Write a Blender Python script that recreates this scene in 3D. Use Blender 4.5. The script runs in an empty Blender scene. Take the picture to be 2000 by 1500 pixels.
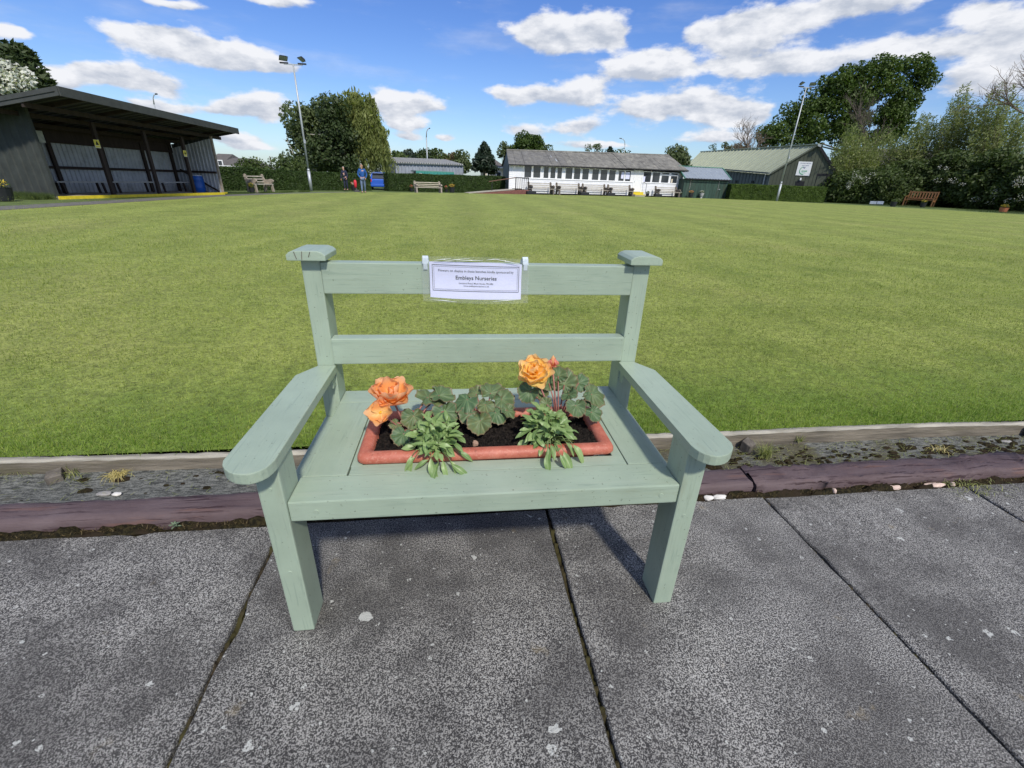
import bpy, bmesh, math, random
import numpy as np
from mathutils import Vector, Matrix
random.seed(7); RNG = np.random.default_rng(7)
PI = math.pi
scene = bpy.context.scene
COL = scene.collection

# ------------------------------------------------------------------ camera
CAM = np.array([0.44879, -0.85807, 1.11955])
CR = np.array([0.9922237976844301, -0.12016057993252921, 0.032455667285779956])
CU = np.array([0.021300793828176116, 0.4208424121264935, 0.9068836421161448])
CF = np.array([0.12263038567572283, 0.8991401999609587, -0.42012937212624235])
FPX = 865.308
cam_d = bpy.data.cameras.new("camera"); cam = bpy.data.objects.new("camera", cam_d); COL.objects.link(cam)
cam.matrix_world = Matrix(((CR[0], CU[0], -CF[0], CAM[0]), (CR[1], CU[1], -CF[1], CAM[1]), (CR[2], CU[2], -CF[2], CAM[2]), (0, 0, 0, 1)))
cam_d.sensor_width = 36; cam_d.lens = 36 * FPX / 2000; cam_d.clip_start = 0.02; cam_d.clip_end = 3000
scene.camera = cam
scene.render.resolution_x = 1024; scene.render.resolution_y = 768

SUN_DIR = np.array([0.28, -0.95, 1.08]); SUN_DIR = SUN_DIR / np.linalg.norm(SUN_DIR)     # towards the sun
SUN_EL = math.asin(SUN_DIR[2]); SUN_AZ = math.atan2(SUN_DIR[0], SUN_DIR[1])
sun_d = bpy.data.lights.new("sun", 'SUN'); sun = bpy.data.objects.new("sun", sun_d); COL.objects.link(sun)
sun_d.energy = 3.2; sun_d.angle = math.radians(4.0); sun_d.color = (1.0, 0.94, 0.83)
sun.rotation_euler = Vector(SUN_DIR).to_track_quat('Z', 'Y').to_euler()
scene.view_settings.view_transform = 'Standard'; scene.view_settings.look = 'None'
scene.view_settings.exposure = 0.28; scene.view_settings.gamma = 1.0

def ray(x, y): return CF + (x - 1000) / FPX * CR - (y - 750) / FPX * CU
def azel(x, y):
    v = ray(x, y); v = v / np.linalg.norm(v)
    return math.atan2(v[0], v[1]), math.asin(v[2])

class NT:
    def __init__(s, tree): s.t = tree; s.n = tree.nodes; s.l = tree.links
    def add(s, typ, **kw):
        n = s.n.new(typ)
        for k, v in kw.items():
            if k.startswith('i_'):
                key = k[2:]; key = int(key) if key.isdigit() else key.replace('_', ' ')
                s.set(n.inputs[key], v)
            else: setattr(n, k, v)
        return n
    def set(s, inp, v):
        if isinstance(v, bpy.types.NodeSocket): s.l.new(v, inp)
        else: inp.default_value = v
    def math(s, op, a, b=None, c=None, clamp=False):
        n = s.n.new('ShaderNodeMath'); n.operation = op; n.use_clamp = clamp
        s.set(n.inputs[0], a)
        if b is not None: s.set(n.inputs[1], b)
        if c is not None: s.set(n.inputs[2], c)
        return n.outputs[0]
    def vmath(s, op, a, b=None, scale=None):
        n = s.n.new('ShaderNodeVectorMath'); n.operation = op
        s.set(n.inputs[0], a)
        if b is not None: s.set(n.inputs[1], b)
        if scale is not None: s.set(n.inputs['Scale'], scale)
        return n.outputs[1] if op in ('DOT_PRODUCT', 'LENGTH', 'DISTANCE') else n.outputs[0]
    def mix(s, f, a, b, blend='MIX'):
        n = s.n.new('ShaderNodeMix'); n.data_type = 'RGBA'; n.blend_type = blend
        s.set(n.inputs[0], f); s.set(n.inputs[6], a); s.set(n.inputs[7], b)
        return n.outputs[2]
    def smooth(s, x, a, b, to0=0.0, to1=1.0):
        n = s.n.new('ShaderNodeMapRange'); n.interpolation_type = 'SMOOTHSTEP'
        s.set(n.inputs[0], x); n.inputs[1].default_value = a; n.inputs[2].default_value = b
        n.inputs[3].default_value = to0; n.inputs[4].default_value = to1
        return n.outputs[0]
    def lin(s, x, a, b, to0=0.0, to1=1.0):
        n = s.n.new('ShaderNodeMapRange')
        s.set(n.inputs[0], x); n.inputs[1].default_value = a; n.inputs[2].default_value = b
        n.inputs[3].default_value = to0; n.inputs[4].default_value = to1
        return n.outputs[0]
    def noise(s, vec, scale, detail=4, rough=0.55, dist=0.0):
        n = s.n.new('ShaderNodeTexNoise'); s.set(n.inputs['Vector'], vec)
        n.inputs['Scale'].default_value = scale; n.inputs['Detail'].default_value = detail
        n.inputs['Roughness'].default_value = rough; n.inputs['Distortion'].default_value = dist
        return n.outputs[0]

# ------------------------------------------------------------------ sky with fair-weather clouds
world = bpy.data.worlds.new("World"); scene.world = world; world.use_nodes = True
world.cycles.sampling_method = "MANUAL"; world.cycles.sample_map_resolution = 256
w = NT(world.node_tree); w.n.clear()
sky = w.add('ShaderNodeTexSky', sky_type='NISHITA', sun_disc=False)
sky.sun_elevation = SUN_EL; sky.sun_rotation = SUN_AZ; sky.air_density = 1.0; sky.dust_density = 0.6; sky.ozone_density = 2.4; sky.altitude = 10
tc = w.add('ShaderNodeTexCoord')
dirv = w.vmath('NORMALIZE', tc.outputs['Generated'])
sep = w.add('ShaderNodeSeparateXYZ', i_0=dirv)
AZ = w.math('ARCTAN2', sep.outputs[0], sep.outputs[1]); EL = w.math('ARCSINE', sep.outputs[2])
# cumulus (pixel centre, half width, half height in the photograph's sky -> azimuth / elevation)
clouds = [(262, 62, 62, 24), (335, 82, 62, 26), (415, 98, 62, 28), (490, 112, 62, 24), (548, 130, 40, 12),
          (165, 140, 58, 18), (240, 142, 58, 24), (310, 160, 60, 22), (110, 160, 50, 18),
          (330, 206, 50, 13), (270, 200, 30, 9), (430, 212, 40, 15), (482, 205, 44, 22), (535, 210, 40, 20),
          (765, 200, 44, 30), (825, 204, 46, 22), (795, 243, 34, 13), (792, 268, 28, 9), (868, 266, 26, 6),
          (1030, 60, 52, 34), (1090, 62, 55, 36), (1155, 62, 52, 36), (1195, 68, 36, 26),
          (985, 180, 40, 13), (1060, 187, 62, 20), (1140, 172, 46, 30), (1240, 132, 52, 32), (1300, 122, 46, 32),
          (1030, 252, 38, 15), (1130, 250, 56, 17), (1260, 212, 70, 20), (1340, 205, 80, 30), (1420, 215, 70, 24), (1470, 225, 50, 16), (1160, 285, 80, 8),
          (1400, 62, 44, 24), (1440, 92, 54, 20), (1405, 130, 46, 16), (1480, 40, 70, 30), (1590, 30, 95, 36), (1700, 8, 100, 22), (1490, 130, 84, 26), (1600, 118, 90, 30),
          (1760, 75, 64, 22), (1865, 95, 86, 24), (1960, 90, 80, 40), (1940, 20, 70, 30), (1900, 160, 90, 24), (1400, 265, 60, 14),
          (330, 4, 60, 8), (520, 2, 90, 10), (60, 150, 60, 22), (30, 60, 50, 12), (450, 268, 60, 10), (495, 285, 50, 8),
          (2120, 60, 160, 60), (2150, 180, 160, 40), (-150, 60, 130, 40), (-200, 170, 130, 30), (300, -130, 160, 40), (900, -110, 160, 36), (1500, -140, 200, 50)]
cen = []
for (px, py, hw, hh) in clouds:
    a0, e0 = azel(px, py); a1, e1 = azel(px + hw, py); a2, e2 = azel(px, py - hh)
    cen.append((a0, e0, max(abs(a1 - a0), 0.012), max(abs(e2 - e0), 0.006)))
# distort the lookup so that outlines billow
P2 = w.add('ShaderNodeCombineXYZ', i_0=w.math('MULTIPLY', AZ, 1.0), i_1=w.math('MULTIPLY', EL, 2.2), i_2=0.0).outputs[0]
wn = w.add('ShaderNodeTexNoise'); w.set(wn.inputs['Vector'], P2); wn.inputs['Scale'].default_value = 11; wn.inputs['Detail'].default_value = 4
warp = w.vmath('SUBTRACT', wn.outputs['Color'], (0.5, 0.5, 0.5))
base = w.add('ShaderNodeCombineXYZ', i_0=AZ, i_1=EL, i_2=0.0).outputs[0]
v = w.vmath('ADD', base, w.vmath('MULTIPLY', warp, (0.075, 0.032, 0.0)))
tot = None; ver = None
for (a, e, sa, se) in cen:                  # sum of soft blobs, and their height-weighted sum for the grey undersides
    q = w.vmath('MULTIPLY', w.vmath('SUBTRACT', v, (a, e, 0)), (1 / sa, 1 / se, 0))
    g = w.math('POWER', 0.42, w.vmath('DOT_PRODUCT', q, q))
    h = w.math('MULTIPLY', g, w.vmath('DOT_PRODUCT', q, (0, 1, 0)))
    tot = g if tot is None else w.math('ADD', tot, g); ver = h if ver is None else w.math('ADD', ver, h)
zz = w.math('MAXIMUM', w.math('ADD', sep.outputs[2], 0.12), 0.05)
pl = w.add('ShaderNodeCombineXYZ', i_0=w.math('DIVIDE', sep.outputs[0], zz), i_1=w.math('DIVIDE', sep.outputs[1], zz), i_2=0.0).outputs[0]
gen = w.smooth(w.noise(pl, 1.1, 5, 0.55), 0.44, 0.60)
outside = w.math('MAXIMUM', w.smooth(w.math('ABSOLUTE', w.math('SUBTRACT', AZ, 0.13)), 1.0, 1.3), w.smooth(EL, 0.36, 0.52))
tot = w.math('ADD', tot, w.math('MULTIPLY', gen, outside))
fb = w.noise(P2, 13, 8, 0.58); fb_up = w.noise(w.vmath('ADD', P2, (0.010, 0.035, 0)), 13, 6, 0.58)
D0 = w.math('ADD', tot, w.math('MULTIPLY', w.math('SUBTRACT', fb, 0.5), 2.0))
alpha = w.smooth(D0, 0.30, 0.82)
wisp = w.math('MULTIPLY', w.smooth(w.noise(w.add('ShaderNodeCombineXYZ', i_0=w.math('MULTIPLY', AZ, 2.0), i_1=w.math('MULTIPLY', EL, 9.0), i_2=1.0).outputs[0], 2.2, 5, 0.6), 0.5, 0.8), 0.22)
alpha = w.math('MAXIMUM', alpha, wisp)
vert = w.math('DIVIDE', ver, w.math('MAXIMUM', tot, 0.25))
relief = w.math('SUBTRACT', fb, fb_up)
shade = w.math('ADD', w.math('ADD', 0.64, w.math('MULTIPLY', vert, 0.40)), w.math('MULTIPLY', relief, 3.4))
shade = w.math('SUBTRACT', shade, w.math('MULTIPLY', w.smooth(D0, 1.1, 2.6), 0.22), clamp=True)
ccol = w.mix(shade, (5.0, 5.5, 6.5, 1), (8.7, 8.85, 9.3, 1))
tint = w.mix(w.smooth(EL, 0.0, 0.30), (1.00, 1.16, 1.42, 1), (0.66, 0.90, 1.42, 1))
skyc = w.mix(1.0, sky.outputs[0], tint, 'MULTIPLY')
allc = w.mix(alpha, skyc, ccol)
below = w.smooth(sep.outputs[2], -0.02, 0.0)
allc = w.mix(below, (1.2, 1.5, 0.9, 1), allc)
bg = w.add('ShaderNodeBackground', i_0=allc, i_1=0.085)
wo = w.add('ShaderNodeOutputWorld'); w.l.new(bg.outputs[0], wo.inputs[0])

# ------------------------------------------------------------------ projection helpers: pixel of the photograph -> point of the place
SL = 0.004                                  # the ground falls very gently away from the bench
def gz(y): return -SL * (y - 0.8) if y > 0.8 else 0.0
def G(x, y, h=0.0):
    v = ray(x, y); t = (-SL * (CAM[1] - 0.8) + h - CAM[2]) / (v[2] + SL * v[1]); return CAM + v * t
def D(x, y, Y):
    v = ray(x, y); return CAM + v * (Y - CAM[1]) / v[1]
def ZP(x, y, z):
    v = ray(x, y); return CAM + v * (z - CAM[2]) / v[2]
def PJ(P):
    v = np.array(P, float) - CAM; return 1000 + FPX * (v @ CR) / (v @ CF), 750 - FPX * (v @ CU) / (v @ CF)
def topz(P, y):
    lo, hi = P[2] - 1, P[2] + 60
    for _ in range(50):
        m = (lo + hi) / 2
        if PJ((P[0], P[1], m))[1] > y: lo = m
        else: hi = m
    return m
def ppm(P): return FPX / ((np.array(P, float) - CAM) @ CF)
def onwall(P0, e, px, py):                  # pixel -> (s, z) on the vertical plane through P0 along e
    v = ray(px, py); n = np.array([-e[1], e[0]])
    t = ((P0[:2] - CAM[:2]) @ n) / (v[:2] @ n); q = CAM + v * t
    return (q[:2] - P0[:2]) @ e[:2], q[2]

# ------------------------------------------------------------------ mesh helpers
class MB:
    def __init__(s): s.v = []; s.f = []; s.m = []; s.c = []
    def add(s, vs, fs, mi=0):
        o = len(s.v); s.v += [tuple(float(c) for c in v) for v in vs]; s.f += [tuple(o + i for i in f) for f in fs]; s.m += [mi] * len(fs); return s
    def box(s, x0, x1, y0, y1, z0, z1, mi=0, M=None):
        vs = [(x, y, z) for z in (z0, z1) for y in (y0, y1) for x in (x0, x1)]
        if M is not None: vs = [tuple(M @ Vector(v)) for v in vs]
        return s.add(vs, [(0, 2, 3, 1), (4, 5, 7, 6), (0, 1, 5, 4), (2, 6, 7, 3), (0, 4, 6, 2), (1, 3, 7, 5)], mi)
    def quad(s, a, b, c, d, mi=0): return s.add([a, b, c, d], [(0, 1, 2, 3)], mi)
    def obox(s, o, ex, ey, ez, mi=0):       # origin corner and three edge vectors
        o, ex, ey, ez = map(np.array, (o, ex, ey, ez)); vs = [o + ex * i + ey * j + ez * k for k in (0, 1) for j in (0, 1) for i in (0, 1)]
        return s.add(vs, [(0, 2, 3, 1), (4, 5, 7, 6), (0, 1, 5, 4), (2, 6, 7, 3), (0, 4, 6, 2), (1, 3, 7, 5)], mi)
    def bar(s, a, b, wd, ht, up=(0, 0, 1), mi=0):
        a = np.array(a, float); b = np.array(b, float); d = b - a; up = np.array(up, float)
        sd = np.cross(d, up); sd /= np.linalg.norm(sd); u2 = np.cross(sd, d); u2 /= np.linalg.norm(u2)
        return s.obox(a - sd * wd / 2 - u2 * ht / 2, d, sd * wd, u2 * ht, mi)
    def tube(s, pts, rad, n=8, mi=0, cap=True):
        pts = [np.array(p, float) for p in pts]; rad = rad if hasattr(rad, '__len__') else [rad] * len(pts)
        o = len(s.v); 
        prev = None
        for i, p in enumerate(pts):
            d = pts[min(i + 1, len(pts) - 1)] - pts[max(i - 1, 0)]; d = d / (np.linalg.norm(d) + 1e-9)
            if prev is None:
                a = np.array([0, 0, 1.0]) if abs(d[2]) < 0.9 else np.array([1.0, 0, 0]); x = np.cross(a, d)
            else: x = prev - d * (prev @ d)
            x /= np.linalg.norm(x); prev = x; y = np.cross(d, x)
            for k in range(n):
                t = 2 * PI * k / n; s.v.append(tuple(p + (x * math.cos(t) + y * math.sin(t)) * rad[i]))
        for i in range(len(pts) - 1):
            for k in range(n):
                s.f.append((o + i * n + k, o + i * n + (k + 1) % n, o + (i + 1) * n + (k + 1) % n, o + (i + 1) * n + k)); s.m.append(mi)
        if cap:
            s.f.append(tuple(o + k for k in range(n))[::-1]); s.f.append(tuple(o + (len(pts) - 1) * n + k for k in range(n))); s.m += [mi, mi]
        return s
    def lathe(s, prof, n=20, c=(0, 0, 0), mi=0, sx=1, sy=1):
        o = len(s.v)
        for r, z in prof:
            for k in range(n): t = 2 * PI * k / n; s.v.append((c[0] + r * math.cos(t) * sx, c[1] + r * math.sin(t) * sy, c[2] + z))
        for i in range(len(prof) - 1):
            for k in range(n): s.f.append((o + i * n + k, o + i * n + (k + 1) % n, o + (i + 1) * n + (k + 1) % n, o + (i + 1) * n + k)); s.m.append(mi)
        return s
    def prism(s, outline, z0, z1, mi=0, M=None):
        n = len(outline); vs = [(x, y, z0) for x, y in outline] + [(x, y, z1) for x, y in outline]
        if M is not None: vs = [tuple(M @ Vector(v)) for v in vs]
        return s.add(vs, [tuple(range(n))[::-1], tuple(range(n, 2 * n))] + [(i, (i + 1) % n, n + (i + 1) % n, n + i) for i in range(n)], mi)
    def mesh(s, name, off=None):
        me = bpy.data.meshes.new(name); v = s.v
        if off is not None: v = [(a - off[0], b - off[1], c - off[2]) for a, b, c in v]
        me.from_pydata(v, [], s.f); me.update(); return me
    def build(s, name, mats, parent=None, smooth=False, bevel=0.0, seg=2, local=False):
        off = None
        if parent is not None and not local: off = root_of(parent).location
        me = s.mesh(name, off)
        mats = mats if isinstance(mats, (list, tuple)) else [mats]
        for m in mats: me.materials.append(m)
        if len(mats) > 1: me.polygons.foreach_set('material_index', s.m)
        if bevel > 0:
            bm = bmesh.new(); bm.from_mesh(me); bmesh.ops.recalc_face_normals(bm, faces=bm.faces)
            es = [e for e in bm.edges if len(e.link_faces) == 2 and e.calc_face_angle(0) > 0.5]
            bmesh.ops.bevel(bm, geom=es, offset=bevel, segments=seg, affect='EDGES', profile=0.6)
            bm.to_mesh(me); bm.free()
        if smooth: me.polygons.foreach_set('use_smooth', [True] * len(me.polygons))
        me.update(); return link(name, me, parent)
def root_of(o):
    while o.parent: o = o.parent
    return o
def link(name, me, parent=None):
    o = bpy.data.objects.new(name, me); COL.objects.link(o)
    if parent is not None: o.parent = parent
    return o
def tag(o, label, cat, group=None, kind=None):
    if label: o['label'] = label
    if cat: o['category'] = cat
    if group: o['group'] = group
    if kind: o['kind'] = kind
    return o
def thing(name, label, cat, loc=(0, 0, 0), rz=0.0, group=None):
    o = bpy.data.objects.new(name, None); COL.objects.link(o); o.location = tuple(float(c) for c in loc); o.rotation_euler = (0, 0, rz); o.empty_display_size = 0.2
    return tag(o, label, cat, group)
def struct(o): o['kind'] = 'structure'; return o
def dup(root, loc, rz=None, label=None, scale=None):
    def rec(o, par):
        c = o.copy(); COL.objects.link(c); c.parent = par
        for ch in o.children: rec(ch, c)
        return c
    r = rec(root, None); r.location = tuple(float(c) for c in loc)
    if rz is not None: r.rotation_euler = (0, 0, rz)
    if scale is not None: r.scale = (scale, scale, scale)
    if label: r['label'] = label
    return r
def bulk(name, V, F, mat, parent=None, attr=None, smooth=False):
    """numpy mesh: V (n,3), F (m,k) with equal k"""
    V = np.asarray(V, np.float32); F = np.asarray(F, np.int32)
    if parent is not None: V = V - np.array(root_of(parent).location, np.float32)
    me = bpy.data.meshes.new(name); me.vertices.add(len(V)); me.vertices.foreach_set('co', V.ravel())
    m, k = F.shape; me.loops.add(m * k); me.loops.foreach_set('vertex_index', F.ravel())
    me.polygons.add(m); me.polygons.foreach_set('loop_start', np.arange(0, m * k, k, dtype=np.int32)); me.polygons.foreach_set('loop_total', np.full(m, k, np.int32))
    if smooth: me.polygons.foreach_set('use_smooth', np.ones(m, bool))
    if attr is not None:
        a = me.attributes.new('var', 'FLOAT', 'FACE'); a.data.foreach_set('value', np.asarray(attr, np.float32))
    me.materials.append(mat); me.update(calc_edges=True); return link(name, me, parent)

# ------------------------------------------------------------------ materials
def new_mat(name):
    m = bpy.data.materials.new(name); m.use_nodes = True; t = NT(m.node_tree)
    b = [n for n in t.n if n.type == 'BSDF_PRINCIPLED'][0]; return m, t, b
def rgba(c): return (c[0], c[1], c[2], 1.0)
def obj_coord(t): return t.add('ShaderNodeTexCoord').outputs['Object']
def simple(name, col, rough=0.7, var=0.25, scale=8.0, metal=0.0, bump=0.15, bscale=60.0, spec=0.4, stretch=(1, 1, 1), dirt=None):
    m, t, b = new_mat(name); v = t.vmath('MULTIPLY', obj_coord(t), stretch)
    n = t.noise(v, scale, 5, 0.6); k = t.lin(n, 0.25, 0.75)
    c0 = tuple(c * (1 - var) for c in col); c1 = tuple(min(1, c * (1 + var)) for c in col)
    c = t.mix(k, rgba(c0), rgba(c1))
    if dirt: c = t.mix(t.math('MULTIPLY', t.smooth(t.noise(v, scale * 0.6, 6, 0.7), 0.5, 0.7), dirt[3]), c, rgba(dirt[:3]))
    t.set(b.inputs['Base Color'], c); b.inputs['Roughness'].default_value = rough; b.inputs['Metallic'].default_value = metal
    b.inputs['Specular IOR Level'].default_value = spec
    if bump:
        bp = t.add('ShaderNodeBump'); bp.inputs['Strength'].default_value = bump; bp.inputs['Distance'].default_value = 0.01
        t.set(bp.inputs['Height'], t.noise(v, bscale, 4, 0.6)); t.l.new(bp.outputs[0], b.inputs['Normal'])
    return m
def leafmat(name, ca, cb, trans=0.25, rough=0.55, nscale=0.6, cc=None):
    m, t, b = new_mat(name); a = t.add('ShaderNodeAttribute', attribute_name='var')
    n = t.noise(obj_coord(t), nscale, 3, 0.6)
    k = t.math('ADD', t.math('MULTIPLY', a.outputs['Fac'], 0.65), t.math('MULTIPLY', t.lin(n, 0.3, 0.7), 0.45), clamp=True)
    c = t.mix(k, rgba(ca), rgba(cb))
    if cc: c = t.mix(t.smooth(a.outputs['Fac'], 0.93, 0.95), c, rgba(cc))
    t.set(b.inputs['Base Color'], c); b.inputs['Roughness'].default_value = rough; b.inputs['Specular IOR Level'].default_value = 0.3
    tr = t.add('ShaderNodeBsdfTranslucent'); t.set(tr.inputs[0], t.mix(1.0, c, (1.3, 1.5, 0.6, 1), 'MULTIPLY'))
    ms = t.add('ShaderNodeMixShader', i_0=trans); t.l.new(b.outputs[0], ms.inputs[1]); t.l.new(tr.outputs[0], ms.inputs[2])
    out = [x for x in t.n if x.type == 'OUTPUT_MATERIAL'][0]; t.l.new(ms.outputs[0], out.inputs[0]); return m
def paintwood(name, axis, col=(0.315, 0.392, 0.302)):
    m, t, b = new_mat(name); oc = t.add('ShaderNodeTexCoord').outputs['Object']
    oi = t.add('ShaderNodeObjectInfo'); off = t.add('ShaderNodeCombineXYZ', i_0=t.math('MULTIPLY', oi.outputs['Random'], 7.0), i_1=t.math('MULTIPLY', oi.outputs['Random'], 3.0), i_2=0.0).outputs[0]
    oc2 = t.vmath('ADD', oc, off); st = [1.0, 1.0, 1.0]; st[axis] = 0.055
    g = t.noise(t.vmath('MULTIPLY', oc2, tuple(st)), 160, 4, 0.6, 0.4); g2 = t.noise(t.vmath('MULTIPLY', oc2, tuple(st)), 45, 3, 0.6, 1.2)
    blot = t.noise(oc2, 6, 4, 0.6)
    c = t.mix(t.lin(blot, 0.3, 0.7), rgba(tuple(x * 0.90 for x in col)), rgba(tuple(x * 1.08 for x in col)))
    c = t.mix(t.math('MULTIPLY', t.smooth(g2, 0.52, 0.72), 0.38), c, rgba((0.36, 0.42, 0.33)))
    c = t.mix(t.math('MULTIPLY', t.smooth(g, 0.56, 0.70), 0.34), c, rgba((0.15, 0.21, 0.17)))
    # knots showing through the paint and dirt specks
    vo = t.add('ShaderNodeTexVoronoi'); t.set(vo.inputs['Vector'], t.vmath('MULTIPLY', oc2, tuple(0.5 if i == axis else 1.0 for i in range(3)))); vo.inputs['Scale'].default_value = 4.5
    ring = t.math('SINE', t.math('MULTIPLY', vo.outputs['Distance'], 260))
    kn = t.math('MULTIPLY', t.smooth(vo.outputs['Distance'], 0.085, 0.05), t.lin(ring, -1, 1, 0.2, 0.55))
    c = t.mix(t.math('MULTIPLY', kn, 0.6), c, rgba((0.22, 0.23, 0.18)))
    sp = t.smooth(t.noise(oc2, 120, 2, 0.5), 0.70, 0.73)
    c = t.mix(t.math('MULTIPLY', sp, 0.7), c, rgba((0.10, 0.11, 0.08)))
    stn = t.smooth(t.noise(t.vmath('MULTIPLY', oc2, tuple(0.35 if i == axis else 1.5 for i in range(3))), 9, 5, 0.7), 0.58, 0.72)
    c = t.mix(t.math('MULTIPLY', stn, 0.38), c, rgba((0.24, 0.27, 0.18)))
    t.set(b.inputs['Base Color'], c); b.inputs['Roughness'].default_value = 0.40; b.inputs['Specular IOR Level'].default_value = 0.6
    h = t.math('ADD', t.math('MULTIPLY', g, 0.7), t.math('SUBTRACT', t.math('MULTIPLY', g2, 0.6), t.math('MULTIPLY', kn, 0.6)))
    bp = t.add('ShaderNodeBump'); bp.inputs['Strength'].default_value = 0.45; bp.inputs['Distance'].default_value = 0.0016
    t.set(bp.inputs['Height'], h); t.l.new(bp.outputs[0], b.inputs['Normal']); return m
PW = [paintwood('sage_paint_x', 0), paintwood('sage_paint_y', 1), paintwood('sage_paint_z', 2)]

def m_slab():
    m, t, b = new_mat('concrete_slab'); oc = t.add('ShaderNodeTexCoord').outputs['Object']
    rnd = t.add('ShaderNodeObjectInfo').outputs['Random']; ag = t.noise(oc, 330, 2, 0.6); ag2 = t.noise(oc, 165, 3, 0.65); big = t.noise(oc, 2.6, 5, 0.62); mid = t.noise(oc, 11, 5, 0.6)
    k = t.smooth(t.math('ADD', t.math('MULTIPLY', ag, 0.62), t.math('MULTIPLY', ag2, 0.38)), 0.458, 0.580)
    dark = t.mix(t.lin(mid, 0.35, 0.65), rgba((0.033, 0.032, 0.033)), rgba((0.066, 0.064, 0.062)))
    light = t.mix(t.lin(big, 0.3, 0.7), rgba((0.205, 0.200, 0.190)), rgba((0.43, 0.42, 0.395)))
    c = t.mix(k, dark, light)
    st = t.smooth(t.math('ADD', t.math('MULTIPLY', big, 0.7), t.math('MULTIPLY', mid, 0.3)), 0.42, 0.56)
    c = t.mix(t.math('MULTIPLY', t.math('SUBTRACT', 1.0, st), 0.40), c, rgba((0.060, 0.057, 0.055)))
    c = t.vmath('SCALE', c, scale=t.lin(rnd, 0, 1, 0.80, 1.20))
    # yellow-brown lichen film
    ly = t.math('MULTIPLY', t.smooth(t.noise(t.vmath('ADD', oc, (5, 2, 0)), 7, 4, 0.6), 0.66, 0.74), 0.35)
    c = t.mix(ly, c, rgba((0.30, 0.24, 0.14)))
    # white lichen spots
    for sc, r0, off in ((6.0, 0.075, (0.3, 0.1, 0)), (14.0, 0.085, (1.7, 0.4, 0)), (27.0, 0.09, (3.7, 1.4, 0)), (60, 0.10, (0.2, 2.4, 0))):
        vo = t.add('ShaderNodeTexVoronoi'); wv = t.vmath('ADD', t.vmath('ADD', oc, off), t.vmath('MULTIPLY', t.vmath('SUBTRACT', t.add('ShaderNodeTexNoise', i_Vector=oc, i_Scale=sc * 5).outputs['Color'], (0.5, 0.5, 0.5)), (0.35 / sc, 0.35 / sc, 0)))
        t.set(vo.inputs['Vector'], wv); vo.inputs['Scale'].default_value = sc
        sepc = t.add('ShaderNodeSeparateColor', i_0=vo.outputs['Color'])
        pick = t.smooth(sepc.outputs[0], 0.56, 0.58); rr = t.math('MULTIPLY', sepc.outputs[1], r0 * 1.9)
        sp = t.math('MULTIPLY', pick, t.math('LESS_THAN', vo.outputs['Distance'], rr))
        sp = t.math('MULTIPLY', sp, t.smooth(t.noise(oc, sc * 9, 3, 0.6), 0.38, 0.5))
        c = t.mix(t.math('MULTIPLY', sp, 0.85), c, rgba((0.52, 0.53, 0.50)))
    t.set(b.inputs['Base Color'], c); b.inputs['Roughness'].default_value = 0.9; b.inputs['Specular IOR Level'].default_value = 0.25
    bp = t.add('ShaderNodeBump'); bp.inputs['Strength'].default_value = 0.8; bp.inputs['Distance'].default_value = 0.0025
    t.set(bp.inputs['Height'], t.math('ADD', ag, t.math('MULTIPLY', ag2, 1.2))); t.l.new(bp.outputs[0], b.inputs['Normal']); return m
M = {}
M['slab'] = m_slab()
def m_soil(name, a, b_, moss=None, sc=60, bump=1.0):
    m, t, b = new_mat(name); oc = obj_coord(t); n = t.noise(oc, sc, 5, 0.7); n2 = t.noise(oc, sc * 0.12, 4, 0.6)
    c = t.mix(t.smooth(n, 0.4, 0.65), rgba(a), rgba(b_))
    if moss: c = t.mix(t.smooth(n2, 0.45, 0.62), c, rgba(moss))
    t.set(b.inputs['Base Color'], c); b.inputs['Roughness'].default_value = 0.95; b.inputs['Specular IOR Level'].default_value = 0.15
    bp = t.add('ShaderNodeBump'); bp.inputs['Strength'].default_value = bump; bp.inputs['Distance'].default_value = 0.006
    t.set(bp.inputs['Height'], n); t.l.new(bp.outputs[0], b.inputs['Normal']); return m
M['joint'] = m_soil('joint_soil', (0.018, 0.015, 0.010), (0.07, 0.055, 0.035), (0.055, 0.05, 0.02))
M['moss'] = m_soil('moss', (0.010, 0.009, 0.005), (0.042, 0.034, 0.014), (0.028, 0.020, 0.012), 90)
M['compost'] = m_soil('compost', (0.006, 0.005, 0.005), (0.030, 0.024, 0.020), None, 150, 1.0)
def m_gutter():
    m, t, b = new_mat('ribbed_gutter'); oc = obj_coord(t)
    s1 = t.noise(t.vmath('MULTIPLY', oc, (0.22, 1, 1)), 110, 4, 0.65, 0.3); gr = t.noise(oc, 170, 3, 0.7); big = t.noise(oc, 3.5, 5, 0.65)
    k = t.smooth(t.math('ADD', t.math('MULTIPLY', s1, 0.6), t.math('MULTIPLY', gr, 0.4)), 0.40, 0.62)
    c = t.mix(k, rgba((0.035, 0.038, 0.036)), rgba((0.185, 0.190, 0.175)))
    # more moss and dirt towards the right-hand stretch of the gutter
    sx = t.add('ShaderNodeSeparateXYZ', i_0=oc).outputs[0]
    c = t.mix(t.math('MULTIPLY', t.smooth(t.math('ADD', big, t.lin(sx, 0.2, 2.0, -0.12, 0.06)), 0.48, 0.64), 0.8), c, rgba((0.070, 0.062, 0.030)))
    t.set(b.inputs['Base Color'], c); b.inputs['Roughness'].default_value = 0.92
    bp = t.add('ShaderNodeBump'); bp.inputs['Strength'].default_value = 0.8; bp.inputs['Distance'].default_value = 0.004
    t.set(bp.inputs['Height'], t.math('ADD', s1, gr)); t.l.new(bp.outputs[0], b.inputs['Normal']); return m
M['gutter'] = m_gutter()
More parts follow.
